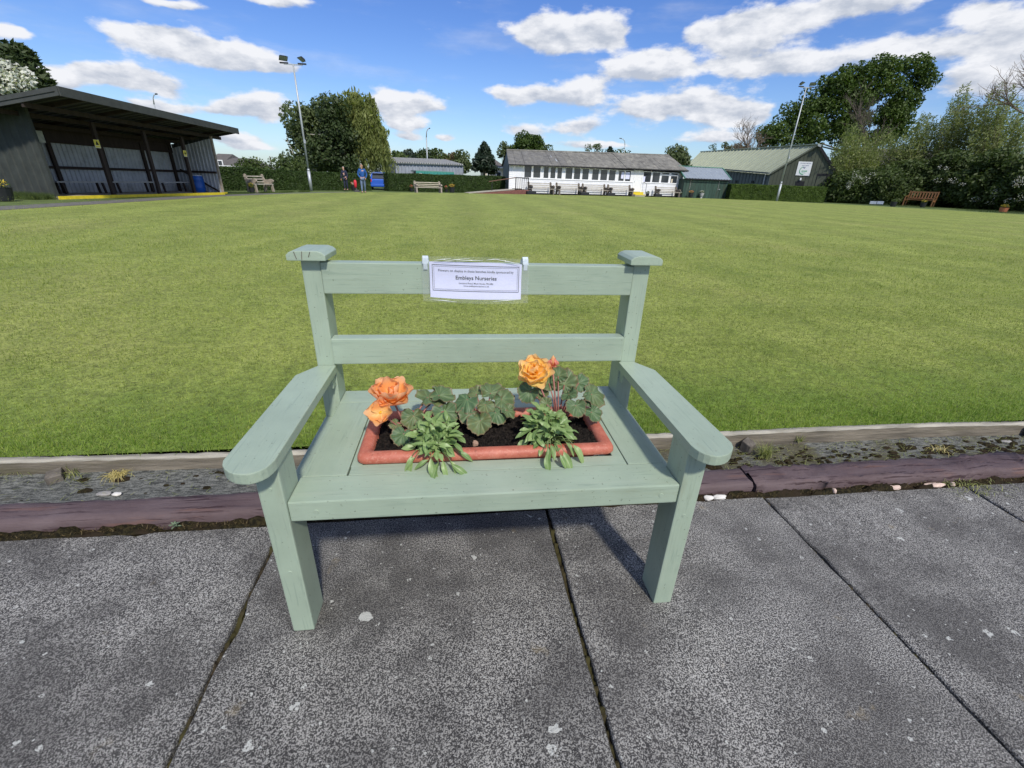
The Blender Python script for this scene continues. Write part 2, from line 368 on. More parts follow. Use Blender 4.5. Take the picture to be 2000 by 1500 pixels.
def m_purple():
    m, t, b = new_mat('plum_painted_timber'); oc = obj_coord(t)
    s1 = t.noise(t.vmath('MULTIPLY', oc, (0.06, 1, 1)), 70, 5, 0.65, 0.4); big = t.noise(t.vmath('MULTIPLY', oc, (0.5, 1, 1)), 9, 5, 0.65)
    c = t.mix(t.lin(big, 0.3, 0.7), rgba((0.078, 0.050, 0.052)), rgba((0.128, 0.095, 0.099)))
    c = t.mix(t.math('MULTIPLY', t.smooth(t.noise(t.vmath('MULTIPLY', oc, (0.12, 1, 1)), 22, 4, 0.6), 0.58, 0.70), 0.35), c, rgba((0.20, 0.095, 0.06)))
    c = t.mix(t.math('MULTIPLY', t.smooth(s1, 0.56, 0.64), 0.85), c, rgba((0.030, 0.014, 0.016)))
    t.set(b.inputs['Base Color'], c); b.inputs['Roughness'].default_value = 0.72; b.inputs['Specular IOR Level'].default_value = 0.3
    bp = t.add('ShaderNodeBump'); bp.inputs['Strength'].default_value = 0.9; bp.inputs['Distance'].default_value = 0.004; bp.invert = True
    t.set(bp.inputs['Height'], t.math('ADD', s1, t.math('MULTIPLY', t.noise(oc, 60, 4, 0.6), 0.5))); t.l.new(bp.outputs[0], b.inputs['Normal']); return m
M['purple'] = m_purple()
M['greywood'] = simple('weathered_board', (0.150, 0.130, 0.100), 0.85, 0.6, 30, bump=0.6, bscale=90, stretch=(0.12, 1, 1), dirt=(0.10, 0.09, 0.05, 0.7))
M['greywood_top'] = simple('bleached_board_top', (0.34, 0.32, 0.27), 0.85, 0.6, 25, bump=0.6, bscale=90, stretch=(0.12, 1, 1), dirt=(0.12, 0.11, 0.07, 0.6))
M['peg'] = simple('dark_peg_wood', (0.125, 0.110, 0.092), 0.9, 0.5, 30, bump=0.8, bscale=70, stretch=(1, 1, 0.2))
def m_turf():
    m, t, b = new_mat('bowling_turf'); oc = obj_coord(t)
    dist = t.vmath('LENGTH', t.vmath('SUBTRACT', oc, (0.45, -0.86, 0)))
    fine = t.noise(oc, 130, 3, 0.75); fine2 = t.noise(oc, 38, 4, 0.7); mid = t.noise(oc, 3.2, 5, 0.62); big = t.noise(t.vmath('MULTIPLY', oc, (1.0, 0.6, 1)), 0.33, 5, 0.6)
    st = t.noise(t.vmath('MULTIPLY', oc, (1.0, 0.8, 1)), 1.6, 6, 0.68)
    y_ = t.add('ShaderNodeSeparateXYZ', i_0=oc).outputs[1]
    edge = t.smooth(t.math('ADD', y_, t.math('MULTIPLY', t.math('SUBTRACT', mid, 0.5), 0.9)), 1.9, 0.95)     # lush uncut rim next to the board
    base = t.mix(t.lin(st, 0.30, 0.70), rgba((0.138, 0.186, 0.028)), rgba((0.275, 0.322, 0.072)))
    base = t.mix(t.math('MULTIPLY', t.lin(mid, 0.3, 0.7), 0.45), base, rgba((0.290, 0.310, 0.080)))
    base = t.mix(t.math('MULTIPLY', t.smooth(big, 0.50, 0.72), 0.30), base, rgba((0.33, 0.30, 0.115)))
    base = t.mix(t.math('MULTIPLY', t.smooth(t.noise(t.vmath('ADD', oc, (3, 9, 0)), 0.9, 4, 0.6), 0.55, 0.72), 0.35), base, rgba((0.080, 0.140, 0.014)))
    base = t.mix(t.math('MULTIPLY', edge, 0.7), base, rgba((0.090, 0.165, 0.016)))
    f3 = t.noise(oc, 13, 4, 0.75); f = t.math('ADD', t.math('MULTIPLY', t.lin(fine, 0.3, 0.7), 0.45), t.math('ADD', t.math('MULTIPLY', t.lin(fine2, 0.33, 0.67), 0.42), t.math('MULTIPLY', t.lin(f3, 0.33, 0.67), 0.33)))
    f = t.lin(f, 0.18, 1.02, 0.22, 1.72)
    c = t.vmath('SCALE', base, scale=f)
    # pale mowing lanes and faint streaks seen at a low angle
    x_ = t.add('ShaderNodeSeparateXYZ', i_0=oc).outputs[0]
    lane = t.math('SINE', t.math('ADD', t.math('MULTIPLY', x_, 2.6), t.math('MULTIPLY', t.noise(oc, 0.25, 2, 0.5), 5.0)))
    lk = t.math('MULTIPLY', t.lin(lane, -1, 1, -0.08, 0.08), t.smooth(dist, 4, 14))
    c = t.vmath('SCALE', c, scale=t.math('ADD', 1.0, lk))
    t.set(b.inputs['Base Color'], c); b.inputs['Roughness'].default_value = 0.85; b.inputs['Specular IOR Level'].default_value = 0.2
    b.inputs['Sheen Weight'].default_value = 0.08; b.inputs['Sheen Roughness'].default_value = 0.5; b.inputs['Sheen Tint'].default_value = (0.75, 0.85, 0.45, 1)
    bp = t.add('ShaderNodeBump'); bp.inputs['Strength'].default_value = 0.7; bp.inputs['Distance'].default_value = 0.012
    t.set(bp.inputs['Height'], t.math('ADD', fine, t.math('MULTIPLY', fine2, 1.5))); t.l.new(bp.outputs[0], b.inputs['Normal']); return m
M['turf'] = m_turf()
M['blade'] = leafmat('grass_blade', (0.065, 0.120, 0.012), (0.390, 0.430, 0.110), 0.35, 0.5, 3.0)
M['rimblade'] = leafmat('rim_grass_blade', (0.050, 0.130, 0.012), (0.310, 0.400, 0.075), 0.35, 0.5, 3.0)
M['straw'] = leafmat('dry_grass', (0.40, 0.33, 0.12), (0.62, 0.53, 0.25), 0.3, 0.6)
M['verge'] = simple('rough_verge_grass', (0.095, 0.135, 0.035), 0.9, 0.4, 2.0, bump=0.5, bscale=30)
M['asphalt'] = simple('worn_asphalt', (0.14, 0.135, 0.125), 0.9, 0.35, 6, bump=0.3, bscale=80, dirt=(0.07, 0.065, 0.055, 0.5))
M['concpath'] = simple('pale_concrete_path', (0.38, 0.35, 0.29), 0.9, 0.25, 4, bump=0.3)

# ------------------------------------------------------------------ ground, paving
mb = MB(); xs = [-900, -60, -12, 60, 900]; ys = [-60, 0.8, 6, 60, 1400]
gv = [(x, y, -0.09 if y < 1 else gz(y) - 0.02) for y in ys for x in xs]
mb.add(gv, [(j * 5 + i, j * 5 + i + 1, (j + 1) * 5 + i + 1, (j + 1) * 5 + i) for j in range(4) for i in range(4)])
struct(mb.build('ground', M['verge']))
mb = MB().box(-14, 16, -4, 0.455, -0.08, -0.022); struct(mb.build('bedding_soil', M['joint']))
# moss and soil standing in the joints: lumpy strips
def lumpy(name, x0, x1, y0, y1, zfun, nx, ny, mat, amp, seed, kind='stuff', label=None, cat=None, parent=None):
    r = np.random.default_rng(seed); X = np.linspace(x0, x1, nx); Y = np.linspace(y0, y1, ny); A = r.normal(0, amp, (nx, ny)); B = r.normal(0, amp * 1.6, (nx // 3 + 2, ny // 2 + 2))
    V = []; 
    for i in range(nx):
        for j in range(ny):
            ed = 1.0 if 0 < j < ny - 1 else 0.2
            V.append((X[i] + r.normal(0, (x1 - x0) / nx * 0.2), Y[j] + r.normal(0, (y1 - y0) / ny * 0.15), zfun(X[i], Y[j]) + (abs(A[i, j]) + B[i // 3, j // 2]) * ed))
    F = [(i * ny + j, (i + 1) * ny + j, (i + 1) * ny + j + 1, i * ny + j + 1) for i in range(nx - 1) for j in range(ny - 1)]
    o = bulk(name, V, F, mat, parent, smooth=True)
    if label: tag(o, label, cat)
    if kind: o['kind'] = kind
    return o
pav = thing('pavement', None, None, (0, 0, 0)); pav['kind'] = 'structure'
jx = [-3.86, -2.93, -2.0, -1.085, -0.165, 0.772, 1.655, 2.585, 3.51, 4.43, 5.35]
def slab(xa, xb, ya, yb, seed):
    r = random.Random(seed); g = 0.006; n = 18
    def side(a, b_, fix, ax, sgn):
        pts = []; off = 0.0
        for i in range(n):
            t = i / n; off = 0.75 * off + r.gauss(0, 0.0011); chip = -abs(r.gauss(0, 0.009)) if r.random() < 0.06 else 0
            if i == 0: p = (a + (b_ - a) * t, fix)
            else: p = (a + (b_ - a) * t, fix + sgn * (off + chip))
            pts.append(p if ax == 0 else (p[1], p[0]))
        return pts
    xa += g; xb -= g; ya += g; yb -= g
    pts = side(xa, xb, ya, 0, -1) + side(ya, yb, xb, 1, 1) + side(xb, xa, yb, 0, 1) + side(yb, ya, xa, 1, -1)
    cx, cy = (xa + xb) / 2, (ya + yb) / 2; h = r.uniform(-0.003, 0.002); tx, ty = r.uniform(-0.002, 0.002), r.uniform(-0.002, 0.002)
    z = lambda x, y: h + tx * (x - cx) + ty * (y - cy)
    inn = [(cx + (x - cx) * 0.992, cy + (y - cy) * 0.992) for x, y in pts]; N = len(pts)
    vs = [(x, y, z(x, y)) for x, y in inn] + [(x, y, z(x, y) - 0.005) for x, y in pts] + [(x, y, -0.05) for x, y in pts]
    fs = [tuple(range(N))] + [(i, N + i, N + (i + 1) % N, (i + 1) % N) for i in range(N)] + [(N + i, 2 * N + i, 2 * N + (i + 1) % N, N + (i + 1) % N) for i in range(N)]
    m_ = MB().add(vs, fs); return m_.build('slab', M['slab'], pav)
k = 0
for row, (ya, yb) in enumerate(((-0.507, 0.428), (-1.43, -0.515), (-2.35, -1.438))):
    for i in range(len(jx) - 1):
        o_ = [0, 0.0, 0.0][row]; slab(jx[i] + o_, jx[i + 1] + o_, ya, yb, 100 + k); k += 1
for i in (3, 4, 5, 6, 7, 8):
    lumpy('joint_moss', jx[i] - 0.007, jx[i] + 0.007, -0.5, 0.41, lambda x, y: -0.019, 3, 120, M['joint'], 0.0035, 40 + i, parent=pav)
lumpy('joint_moss', -4, 6, 0.418, 0.462, lambda x, y: -0.006, 500, 6, M['moss'], 0.006, 60, parent=pav)

# timber edging painted plum: a smooth length on the left, a worn one on the right
def sleeper(xa, xb, y0, y1, zt, seed, rough, label):
    r = np.random.default_rng(seed); nx = max(int((xb - xa) * 45), 12); prof = [(y0 + 0.004, -0.03), (y0, zt - 0.012), (y0 + 0.010, zt), (y0 + 0.030, zt), (y0 + 0.055, zt), (y0 + 0.08, zt), (y1 - 0.008, zt), (y1, zt - 0.012), (y1, -0.03)]
    V = []; n = len(prof); low = r.normal(0, 1, (nx // 5 + 3, n)); fn = r.normal(0, 1, (nx, n))
    for i in range(nx):
        x = xa + (xb - xa) * i / (nx - 1); t = i / 5; a = int(t); u = t - a
        for j, (y, z) in enumerate(prof):
            lo = low[a, j] * (1 - u) + low[a + 1, j] * u
            V.append((x, y + 0.0016 * rough * fn[i, j] + lo * 0.0026 * rough, z + (0.0010 * fn[i, j] + 0.0030 * lo) * rough * (1 if 0 < j < n - 1 else 0)))
    F = [(i * n + j, (i + 1) * n + j, (i + 1) * n + j + 1, i * n + j + 1) for i in range(nx - 1) for j in range(n - 1)]
    t_ = thing('timber_edging', label, 'edging', ((xa + xb) / 2, y0, 0), group='plum painted edging timbers'); 
    o = bulk('beam', V, F, M['purple'], t_, smooth=False)
    [MB().box(q, q + .004, y0 + 0.004, y1 - 0.002, -0.03, zt - 0.006).build('end_grain', M['purple'], t_) for q in (xa, xb - .004)]
    return t_
sleeper(-4.2, 1.62, 0.452, 0.562, 0.042, 5, 0.6, 'smooth plum painted edging timber running behind the bench to the left edge')
sleeper(1.635, 6.2, 0.452, 0.575, 0.040, 9, 1.9, 'worn cracked plum painted edging timber right of the bench')
# gutter between edging and green
nx, ny = 420, 9; V = []
for i in range(nx):
    for j in range(ny):
        x = -4.5 + 12 * i / (nx - 1); y = 0.556 + 0.215 * j / (ny - 1)
        z = 0.014 - 0.012 * math.sin(PI * j / (ny - 1)) + 0.003 * math.sin(3 * x + 1.3 * math.sin(2.1 * x)) + RNG.normal(0, 0.0012); V.append((x, y, z))
F = [(i * ny + j, (i + 1) * ny + j, (i + 1) * ny + j + 1, i * ny + j + 1) for i in range(nx - 1) for j in range(ny - 1)]
struct(bulk('gutter', V, F, M['gutter'], smooth=True))
# moss cushions in the gutter
def cushions(name, spots, mat, label, cat, seed=1):
    r = np.random.default_rng(seed); V = []; F = []
    for (cx, cy, cz, sx, sy, h) in spots:
        n = 9; o = len(V)
        for i in range(n):
            for j in range(n):
                u, v = -1 + 2 * i / (n - 1), -1 + 2 * j / (n - 1); d = math.sqrt(u * u + v * v)
                V.append((cx + u * sx + r.normal(0, sx * 0.07), cy + v * sy + r.normal(0, sy * 0.07), cz + h * max(0, 1 - d * d) + abs(r.normal(0, h * 0.22)) * (d < 1) - 0.006 * (d >= 1)))
        F += [(o + i * n + j, o + (i + 1) * n + j, o + (i + 1) * n + j + 1, o + i * n + j + 1) for i in range(n - 1) for j in range(n - 1)]
    o = bulk(name, V, F, mat); tag(o, label, cat, kind='stuff'); return o
r_ = random.Random(3); sp = []
for i in range(420):
    x = r_.uniform(1.1, 4.2) if i < 330 else r_.uniform(-2.2, 1.1); y = r_.uniform(0.585, 0.75)
    if i >= 330 and r_.random() < 0.8: y = r_.uniform(0.72, 0.755)
    x += .05 * math.sin(9 * y * 7); s_ = r_.uniform(0.005, 0.020) * (1.3 if math.sin(5 * x) + math.sin(2.3 * x + 1) > 0 else .6); sp.append((x, y, 0.006, s_ * 1.5, s_ * 0.8, s_ * 0.30))
cushions('moss_patch', sp, M['moss'], 'dark olive moss cushions growing along the gutter behind the edging timber', 'moss')

# low board holding back the turf, its pegs
bd = thing('edging_board', 'thin weathered board with bleached top edge holding the turf of the green', 'edging', (0, 0.77, 0))
V = []; nx = 300; prof = [(0.767, -0.02), (0.766, 0.070), (0.769, 0.078), (0.792, 0.079), (0.797, 0.072), (0.797, -0.02)]
low = RNG.normal(0, 1, nx // 12 + 3)
for i in range(nx):
    x = -5 + 13 * i / (nx - 1); t = i / 12; a = int(t); lo = low[a] * (1 - (t - a)) + low[a + 1] * (t - a)
    for (y, z) in prof: V.append((x, y + 0.0025 * lo, z + (0.0060 * lo + RNG.normal(0, 0.0016)) * (z > 0)))
n = 6; F = [(i * n + j, (i + 1) * n + j, (i + 1) * n + j + 1, i * n + j + 1) for i in range(nx - 1) for j in range(n - 1)]
mi = np.array([1 if j in (1, 2, 3) else 0 for i in range(nx - 1) for j in range(n - 1)], np.int32)
o = bulk('board', V, F, M['greywood'], bd); o.data.materials.append(M['greywood_top']); o.data.polygons.foreach_set('material_index', mi)
def peg(x, y, h, label, lean=0.1):
    t_ = thing('wooden_peg', label, 'peg', (x, y, 0), group='wooden pegs bracing the edging board')
    Mx = Matrix.Translation((x, y, 0)) @ Matrix.Rotation(lean, 4, 'X') @ Matrix.Rotation(0.5, 4, 'Z')
    m_ = MB(); vs = [(-.024, -.022, -.05), (.026, -.024, -.05), (.024, .024, -.05), (-.022, .022, -.05), (-.024, -.022, h * .82), (.026, -.024, h * .88), (.024, .024, h), (-.022, .022, h * .95)]
    m_.add([tuple(Mx @ Vector(v)) for v in vs], [(3, 2, 1, 0), (4, 5, 6, 7), (0, 1, 5, 4), (1, 2, 6, 5), (2, 3, 7, 6), (3, 0, 4, 7)])
    m_.build('stake', M['peg'], t_, bevel=0.002, seg=1); return t_
p = ZP(1463, 884, 0.01); peg(p[0], 0.738, 0.062, 'square weathered peg beside the grass tuft right of the bench')
p = ZP(118, 930, 0.01); peg(p[0], 0.738, 0.045, 'low rotten wooden peg in the gutter at far left')
p = ZP(1995, 850, 0.01); peg(p[0] + .02, 0.74, 0.08, 'dark wooden peg at the right edge of the picture')

# the green: a crown bowling green
BND = [(-10.4, .80), (-10.35, 11.9), (-10.1, 16), (-9.75, 21.5), (-8.7, 27), (-6.05, 33.3), (-0.4, 37.4), (5.5, 40.5), (14, 44.2), (22.6, 47.2), (28, 47.6), (33.3, 46.0), (38.6, 38.9), (41.6, 28.9), (44, 15), (45.5, .80)]
bp_ = []
for i in range(len(BND)):
    a = np.array(BND[i]); b_ = np.array(BND[(i + 1) % len(BND)]); L = np.linalg.norm(b_ - a); m_ = max(2, int(L / 1.2))
    for k in range(m_): bp_.append(a + (b_ - a) * k / m_)
bp_ = np.array(bp_); cc = np.array([16.0, 22.0]); NR = 26; V = []
def green_z(t, y): return -SL * (y - 0.8) + 0.083 + 0.07 * (1 - t) ** 1.0 * min(1, 1)
for ri in range(NR + 1):
    t = (ri + 0.0001) / NR
    for q in bp_:
        x, y = cc + (q - cc) * t; V.append((x, y, -SL * (y - 0.8) + 0.078 + 0.06 * (1 - t * t)))
NB = len(bp_); F = [(ri * NB + k, (ri + 1) * NB + k, (ri + 1) * NB + (k + 1) % NB, ri * NB + (k + 1) % NB) for ri in range(NR) for k in range(NB)]
struct(bulk('bowling_green', V, F, M['turf'], smooth=True))
for q in bp_: pass
m_ = MB(); 
for k in range(NB):
    a, b_ = bp_[k], bp_[(k + 1) % NB]
    if a[1] > .81 or b_[1] > .81: m_.quad((a[0], a[1], gz(a[1]) - .05), (b_[0], b_[1], gz(b_[1]) - .05), (b_[0], b_[1], gz(b_[1]) + .078), (a[0], a[1], gz(a[1]) + .078))
struct(m_.build('turf_edge', M['joint']))
def turf_h(x, y):
    # same surface as the mesh near the front edge
    d = max(0.0, y - 0.8); return -SL * d + 0.078 + 0.0027 * d * 2 * 0.9

# grass blades standing on the near part of the green
def blades(name, x, y, z, L, wd, mat, lean, label=None, seed=0, wind=(0, 0)):
    r = np.random.default_rng(seed); n = len(x); az = r.uniform(0, 2 * PI, n); tl = np.abs(r.normal(0, lean, n)); la = r.uniform(0, 2 * PI, n)
    dx, dy = np.cos(az) * wd / 2, np.sin(az) * wd / 2
    tip = np.stack([x + np.cos(la) * np.sin(tl) * L + wind[0] * L, y + np.sin(la) * np.sin(tl) * L + wind[1] * L, z + np.cos(tl) * L], 1)
    A = np.stack([x - dx, y - dy, z - 0.002], 1); B = np.stack([x + dx, y + dy, z - 0.002], 1)
    V = np.empty((n * 3, 3)); V[0::3] = A; V[1::3] = B; V[2::3] = tip
    o = bulk(name, V, np.arange(n * 3).reshape(n, 3), mat, attr=r.uniform(0, 1, n))
    if label: tag(o, label, 'grass', kind='stuff')
    return o
r = np.random.default_rng(11)
def fov_x(y): return 0.449 - 1.02 * (y + 1.0) - 0.2, 0.449 + 1.55 * (y + 1.0) + 0.2
X = []; Y = []
for (ya, yb, dens) in ((0.80, 1.3, 6500), (1.3, 2.0, 5000), (2.0, 3.0, 3000), (3.0, 4.0, 1700), (4.0, 5.0, 1050), (5.0, 6.5, 620), (6.5, 8.0, 340), (8.0, 10.0, 170), (10.0, 13.0, 70), (13, 17, 25)):
    x0, _ = fov_x(ya); _, x1 = fov_x(yb); x0 = fov_x(yb)[0]; nn = int((x1 - x0) * (yb - ya) * dens)
    xx = r.uniform(x0, x1, nn); yy = r.uniform(ya, yb, nn); ok = (xx > 0.449 - 1.02 * (yy + 1.0) - .25) & (xx < 0.449 + 1.55 * (yy + 1.0) + .25); X.append(xx[ok]); Y.append(yy[ok])
X = np.concatenate(X); Y = np.concatenate(Y); tt_ = 1 - (Y - .8) / 21.2; Z = -SL * (Y - 0.8) + 0.078 + 0.06 * (1 - tt_ ** 2)
scl = 1 + np.minimum(Y - 0.8, 6) * 0.20
blades('mown_grass', X, Y, Z, r.uniform(0.008, 0.019, len(X)) * scl, 0.0034 * scl, M['blade'], 0.75, 'short mown grass of the bowling green near the bench', 5)
nn = 26000; X = r.uniform(-2.6, 5.2, nn); Y = 0.788 + np.abs(r.normal(0, 0.20, nn)); Z = np.full(nn, 0.078)
blades('rim_grass', X, Y, Z, r.uniform(0.010, 0.030, nn) * np.clip(1.15 - (Y - .8) * 1.2, .4, 1.2), np.full(nn, 0.0034), M['rimblade'], 0.7, 'lush uncut grass along the edging board of the green', 6)

# path and edging round the far sides of the green
def offset_pts(idx, d):
    out = []
    for i in idx:
        a = np.array(BND[(i - 1) % len(BND)]); b_ = np.array(BND[(i + 1) % len(BND)]); t = (b_ - a) / np.linalg.norm(b_ - a); nrm = np.array([-t[1], t[0]])
        if (np.array(BND[i]) - cc) @ nrm < 0: nrm = -nrm
        out.append(np.array(BND[i]) + nrm * d)
    return out
def strip(name, idx, d0, d1, h, mat, th=0.0, kind=True, label=None):
    A = offset_pts(idx, d0); B = offset_pts(idx, d1); m_ = MB()
    for k in range(len(A) - 1):
        if th:
            for (P, Q, R_, S_, hh0, hh1) in ((A[k], A[k + 1], B[k + 1], B[k], h, h),): m_.quad((*P, gz(P[1]) + h), (*Q, gz(Q[1]) + h), (*R_, gz(R_[1]) + h), (*S_, gz(S_[1]) + h))
            m_.quad((*A[k], gz(A[k][1]) - .03), (*A[k + 1], gz(A[k + 1][1]) - .03), (*A[k + 1], gz(A[k + 1][1]) + h), (*A[k], gz(A[k][1]) + h))
            m_.quad((*B[k], gz(B[k][1]) - .03), (*B[k + 1], gz(B[k + 1][1]) - .03), (*B[k + 1], gz(B[k + 1][1]) + h), (*B[k], gz(B[k][1]) + h))
        else: m_.quad((*A[k], gz(A[k][1]) + h), (*A[k + 1], gz(A[k + 1][1]) + h), (*B[k + 1], gz(B[k + 1][1]) + h), (*B[k], gz(B[k][1]) + h))
    o = m_.build(name, mat); 
    if kind: struct(o)
    return o
strip('path', [0, 1, 2, 3, 4, 5, 6, 7, 8], 0.05, 1.9, 0.012, M['asphalt'])
o = strip('timber_edging', [0, 1, 2, 3, 4, 5], 0.28, 0.40, 0.055, M['purple'], 0.05, False); tag(o, 'plum painted edging timber running past the open shelter', 'edging', 'plum painted edging timbers')
strip('footpath', [8, 9, 10, 11], 0.1, 1.6, 0.012, M['concpath'])
o = strip('kerb', [11, 12, 13, 14], 0.25, 0.42, 0.07, M['concpath'], 0.05, True)

# ------------------------------------------------------------------ the sage green bench
bench = thing('garden_bench', 'sage green painted wooden bench with a planter sunk in its seat, in the foreground', 'bench', (0, 0, 0), math.radians(-0.54))
def bb(name, x0, x1, y0, y1, z0, z1, ax, bevel=0.003, jit=True):
    m_ = MB().box(x0, x1, y0, y1, z0, z1)
    return m_.build(name, PW[ax], bench, bevel=bevel, seg=2, local=True)
WB = 1.06
bb('front_leg', 0, .054, 0, .090, 0.001, .5305, 2, .004); bb('front_leg', WB - .054, WB, 0, .090, 0.001, .5305, 2, .004)
def backpost(x0):
    m_ = MB().box(x0, x0 + .054, .520, .606, -0.045, .889); return m_.build('back_post', PW[2], bench, bevel=.004, seg=2, local=True)
backpost(0); backpost(WB - .054)
def cap(x0, x1):
    prof = [(x0, .889), (x1, .889), (x1 + .001, .904), (x1 - .008, .912), (x1 - .022, .9165), (x0 + .022, .9165), (x0 + .008, .912), (x0 - .001, .904)]
    m_ = MB(); n = len(prof); vs = [(x, .490, z) for x, z in prof] + [(x, .620, z) for x, z in prof]
    m_.add(vs, [tuple(range(n)), tuple(range(n, 2 * n))[::-1]] + [(i, n + i, n + (i + 1) % n, (i + 1) % n) for i in range(n)])
    return m_.build('post_cap', PW[1], bench, bevel=.0025, seg=2, local=True)
cap(-.027, .079); cap(WB - .077, WB + .025)
bb('back_rail', .0545, WB - .0545, .517, .559, .789, .881, 0, .003); bb('back_rail', .0545, WB - .0545, .512, .556, .562, .648, 0, .004)
def arm(mirror):
    o = [(.058, .518), (.058, -.010), (.0555, -.024), (.051, -.038), (.043, -.049), (.032, -.057), (.020, -.061), (.006, -.060), (-.008, -.056), (-.021, -.048), (-.033, -.037), (-.043, -.023), (-.049, -.006), (-.043, .443), (.003, .518)]
    if mirror: o = [(1.057 - x, y) for x, y in o][::-1]; o = [(x, y) for x, y in o]
    m_ = MB().prism(o, .531, .557); return m_.build('armrest', PW[1], bench, bevel=.0022, seg=2, local=True)
arm(False); arm(True)
for xa in (.0, WB - .050): bb('cleat', xa, xa + .050, .487, .5195, .488, .5305, 0, .002)
ST, SB = .428, .372
bb('seat_board', .055, WB - .055, .004, .1015, SB, ST, 0, .0035)
bb('seat_board', .0, WB, .508, .592, SB + .02, ST - .0005, 0, .003) if False else bb('seat_board', .055, WB - .055, .507, .598, SB + .01, ST - .0008, 0, .003)
bb('seat_board', .0575, .1655, .1030, .5055, SB + .01, ST - .0004, 1, .0025); bb('seat_board', WB - .156, WB - .056, .1030, .5055, SB + .01, ST - .0010, 1, .0025)
bb('seat_strip', .170, WB - .159, .1032, .1470, SB + .02, ST - .0012, 0, .002); bb('seat_strip', .170, WB - .159, .395, .5050, SB + .02, ST - .0012, 0, .002)
bb('seat_strip', .168, .196, .1385, .393, SB + .02, ST - .0010, 1, .002); bb('seat_strip', WB - .188, WB - .1585, .1385, .393, SB + .02, ST - .0014, 1, .002)
bb('under_rail', .0, .046, .092, .519, .30, .371, 1, .003); bb('under_rail', WB - .046, WB, .092, .519, .30, .371, 1, .003)
# screw heads filled over with paint
for x, z in ((.115, .398), (WB - .10, .398)):
    MB().tube([(x, .0042, z), (x, .0026, z)], [.0065, .0060], 10).build('screw', PW[0], bench, local=True)
for (x, y, z) in ((.027, -.0002, .470), (WB - .027, -.0002, .33), (.027, -.0002, .215)):
    MB().tube([(x, y + .0006, z), (x, y - .001, z)], [.006, .005], 10).build('screw', PW[2], bench, local=True)

for (xa, za, xb, zb) in ((-.004, .914, .001, .894), (.018, .915, .015, .893), (.040, .914, .034, .900)):
    MB().bar((xa, .4893, za), (xb, .4893, zb), .0011, .0016, up=(1, 0, 0)).build('crack', M['peg'], bench, local=True)

# ------------------------------------------------------------------ terracotta trough sunk into the seat
def m_terra():
    m, t, b = new_mat('terracotta_plastic'); oc = obj_coord(t); n = t.noise(oc, 30, 5, 0.65); n2 = t.noise(oc, 160, 4, 0.7)
    c = t.mix(t.lin(n, 0.3, 0.7), rgba((0.36, 0.085, 0.050)), rgba((0.50, 0.160, 0.105)))
    c = t.mix(t.math('MULTIPLY', t.smooth(n2, 0.52, 0.68), 0.4), c, rgba((0.58, 0.30, 0.22)))
    c = t.mix(t.math('MULTIPLY', t.smooth(t.noise(oc, 55, 5, 0.7), 0.60, 0.72), 0.6), c, rgba((0.14, 0.05, 0.03)))
    t.set(b.inputs['Base Color'], c); b.inputs['Roughness'].default_value = 0.55
    bp = t.add('ShaderNodeBump'); bp.inputs['Strength'].default_value = 0.25; bp.inputs['Distance'].default_value = 0.002
    t.set(bp.inputs['Height'], n2); t.l.new(bp.outputs[0], b.inputs['Normal']); return m
M['terra'] = m_terra()
PX0, PX1, PY0, PY1 = .182, .884, .140, .398; PCX, PCY = (PX0 + PX1) / 2, (PY0 + PY1) / 2
trough = thing('planter_trough', 'terracotta coloured rectangular trough sunk into the bench seat', 'planter', (PCX, PCY, .42))
def rrect(inset, r, n=6):
    pts = []; x0, x1, y0, y1 = PX0 + inset, PX1 - inset, PY0 + inset, PY1 - inset
    for cx, cy, a0 in ((x1 - r, y1 - r, 0), (x0 + r, y1 - r, 90), (x0 + r, y0 + r, 180), (x1 - r, y0 + r, 270)):
        for i in range(n): a = math.radians(a0 + 90 * i / (n - 1)); pts.append((cx + r * math.cos(a), cy + r * math.sin(a)))
    return pts
prof = [(.003, .4285, .024), (.000, .434, .024), (.001, .444, .024), (.006, .4515, .022), (.014, .4545, .020), (.026, .4535, .016), (.034, .449, .012), (.038, .440, .010), (.042, .40, .010), (.055, .31, .010)]
V = []; 
for ins, z, rr in prof: V += [(x, y, z) for x, y in rrect(ins, rr)]
N = 24; F = [(i * N + k, i * N + (k + 1) % N, (i + 1) * N + (k + 1) % N, (i + 1) * N + k) for i in range(len(prof) - 1) for k in range(N)]
bulk('rim', V, F, M['terra'], trough, smooth=True)
MB().box(PX0 + .03, PX1 - .03, PY0 + .03, PY1 - .03, .285, .309).build('base', M['terra'], trough)
lumpy('potting_compost', PX0 + .036, PX1 - .036, PY0 + .036, PY1 - .036, lambda x, y: .432 + .006 * math.sin(14 * x) * math.cos(20 * y), 230, 75, M['compost'], .0022, 21, label='near black potting compost filling the trough in the bench seat', cat='compost')
r = np.random.default_rng(5); V = []; F = []
for i in range(420):
    c = np.array([r.uniform(PX0 + .04, PX1 - .04), r.uniform(PY0 + .04, PY1 - .04), .437 + r.uniform(0, .004)]); s_ = r.uniform(.0015, .005); o = len(V)
    for q in ((1, 0, -.6), (-.5, .9, -.6), (-.5, -.9, -.6), (0, 0, .9)): V.append(c + np.array(q) * s_ * r.uniform(.6, 1.3, 3))
    F += [(o, o + 1, o + 3), (o + 1, o + 2, o + 3), (o + 2, o, o + 3)]
o = bulk('compost_crumbs', V, F, M['compost'], attr=r.uniform(0, 1, len(F))); tag(o, 'loose crumbs on top of the compost in the trough', 'compost', kind='stuff')
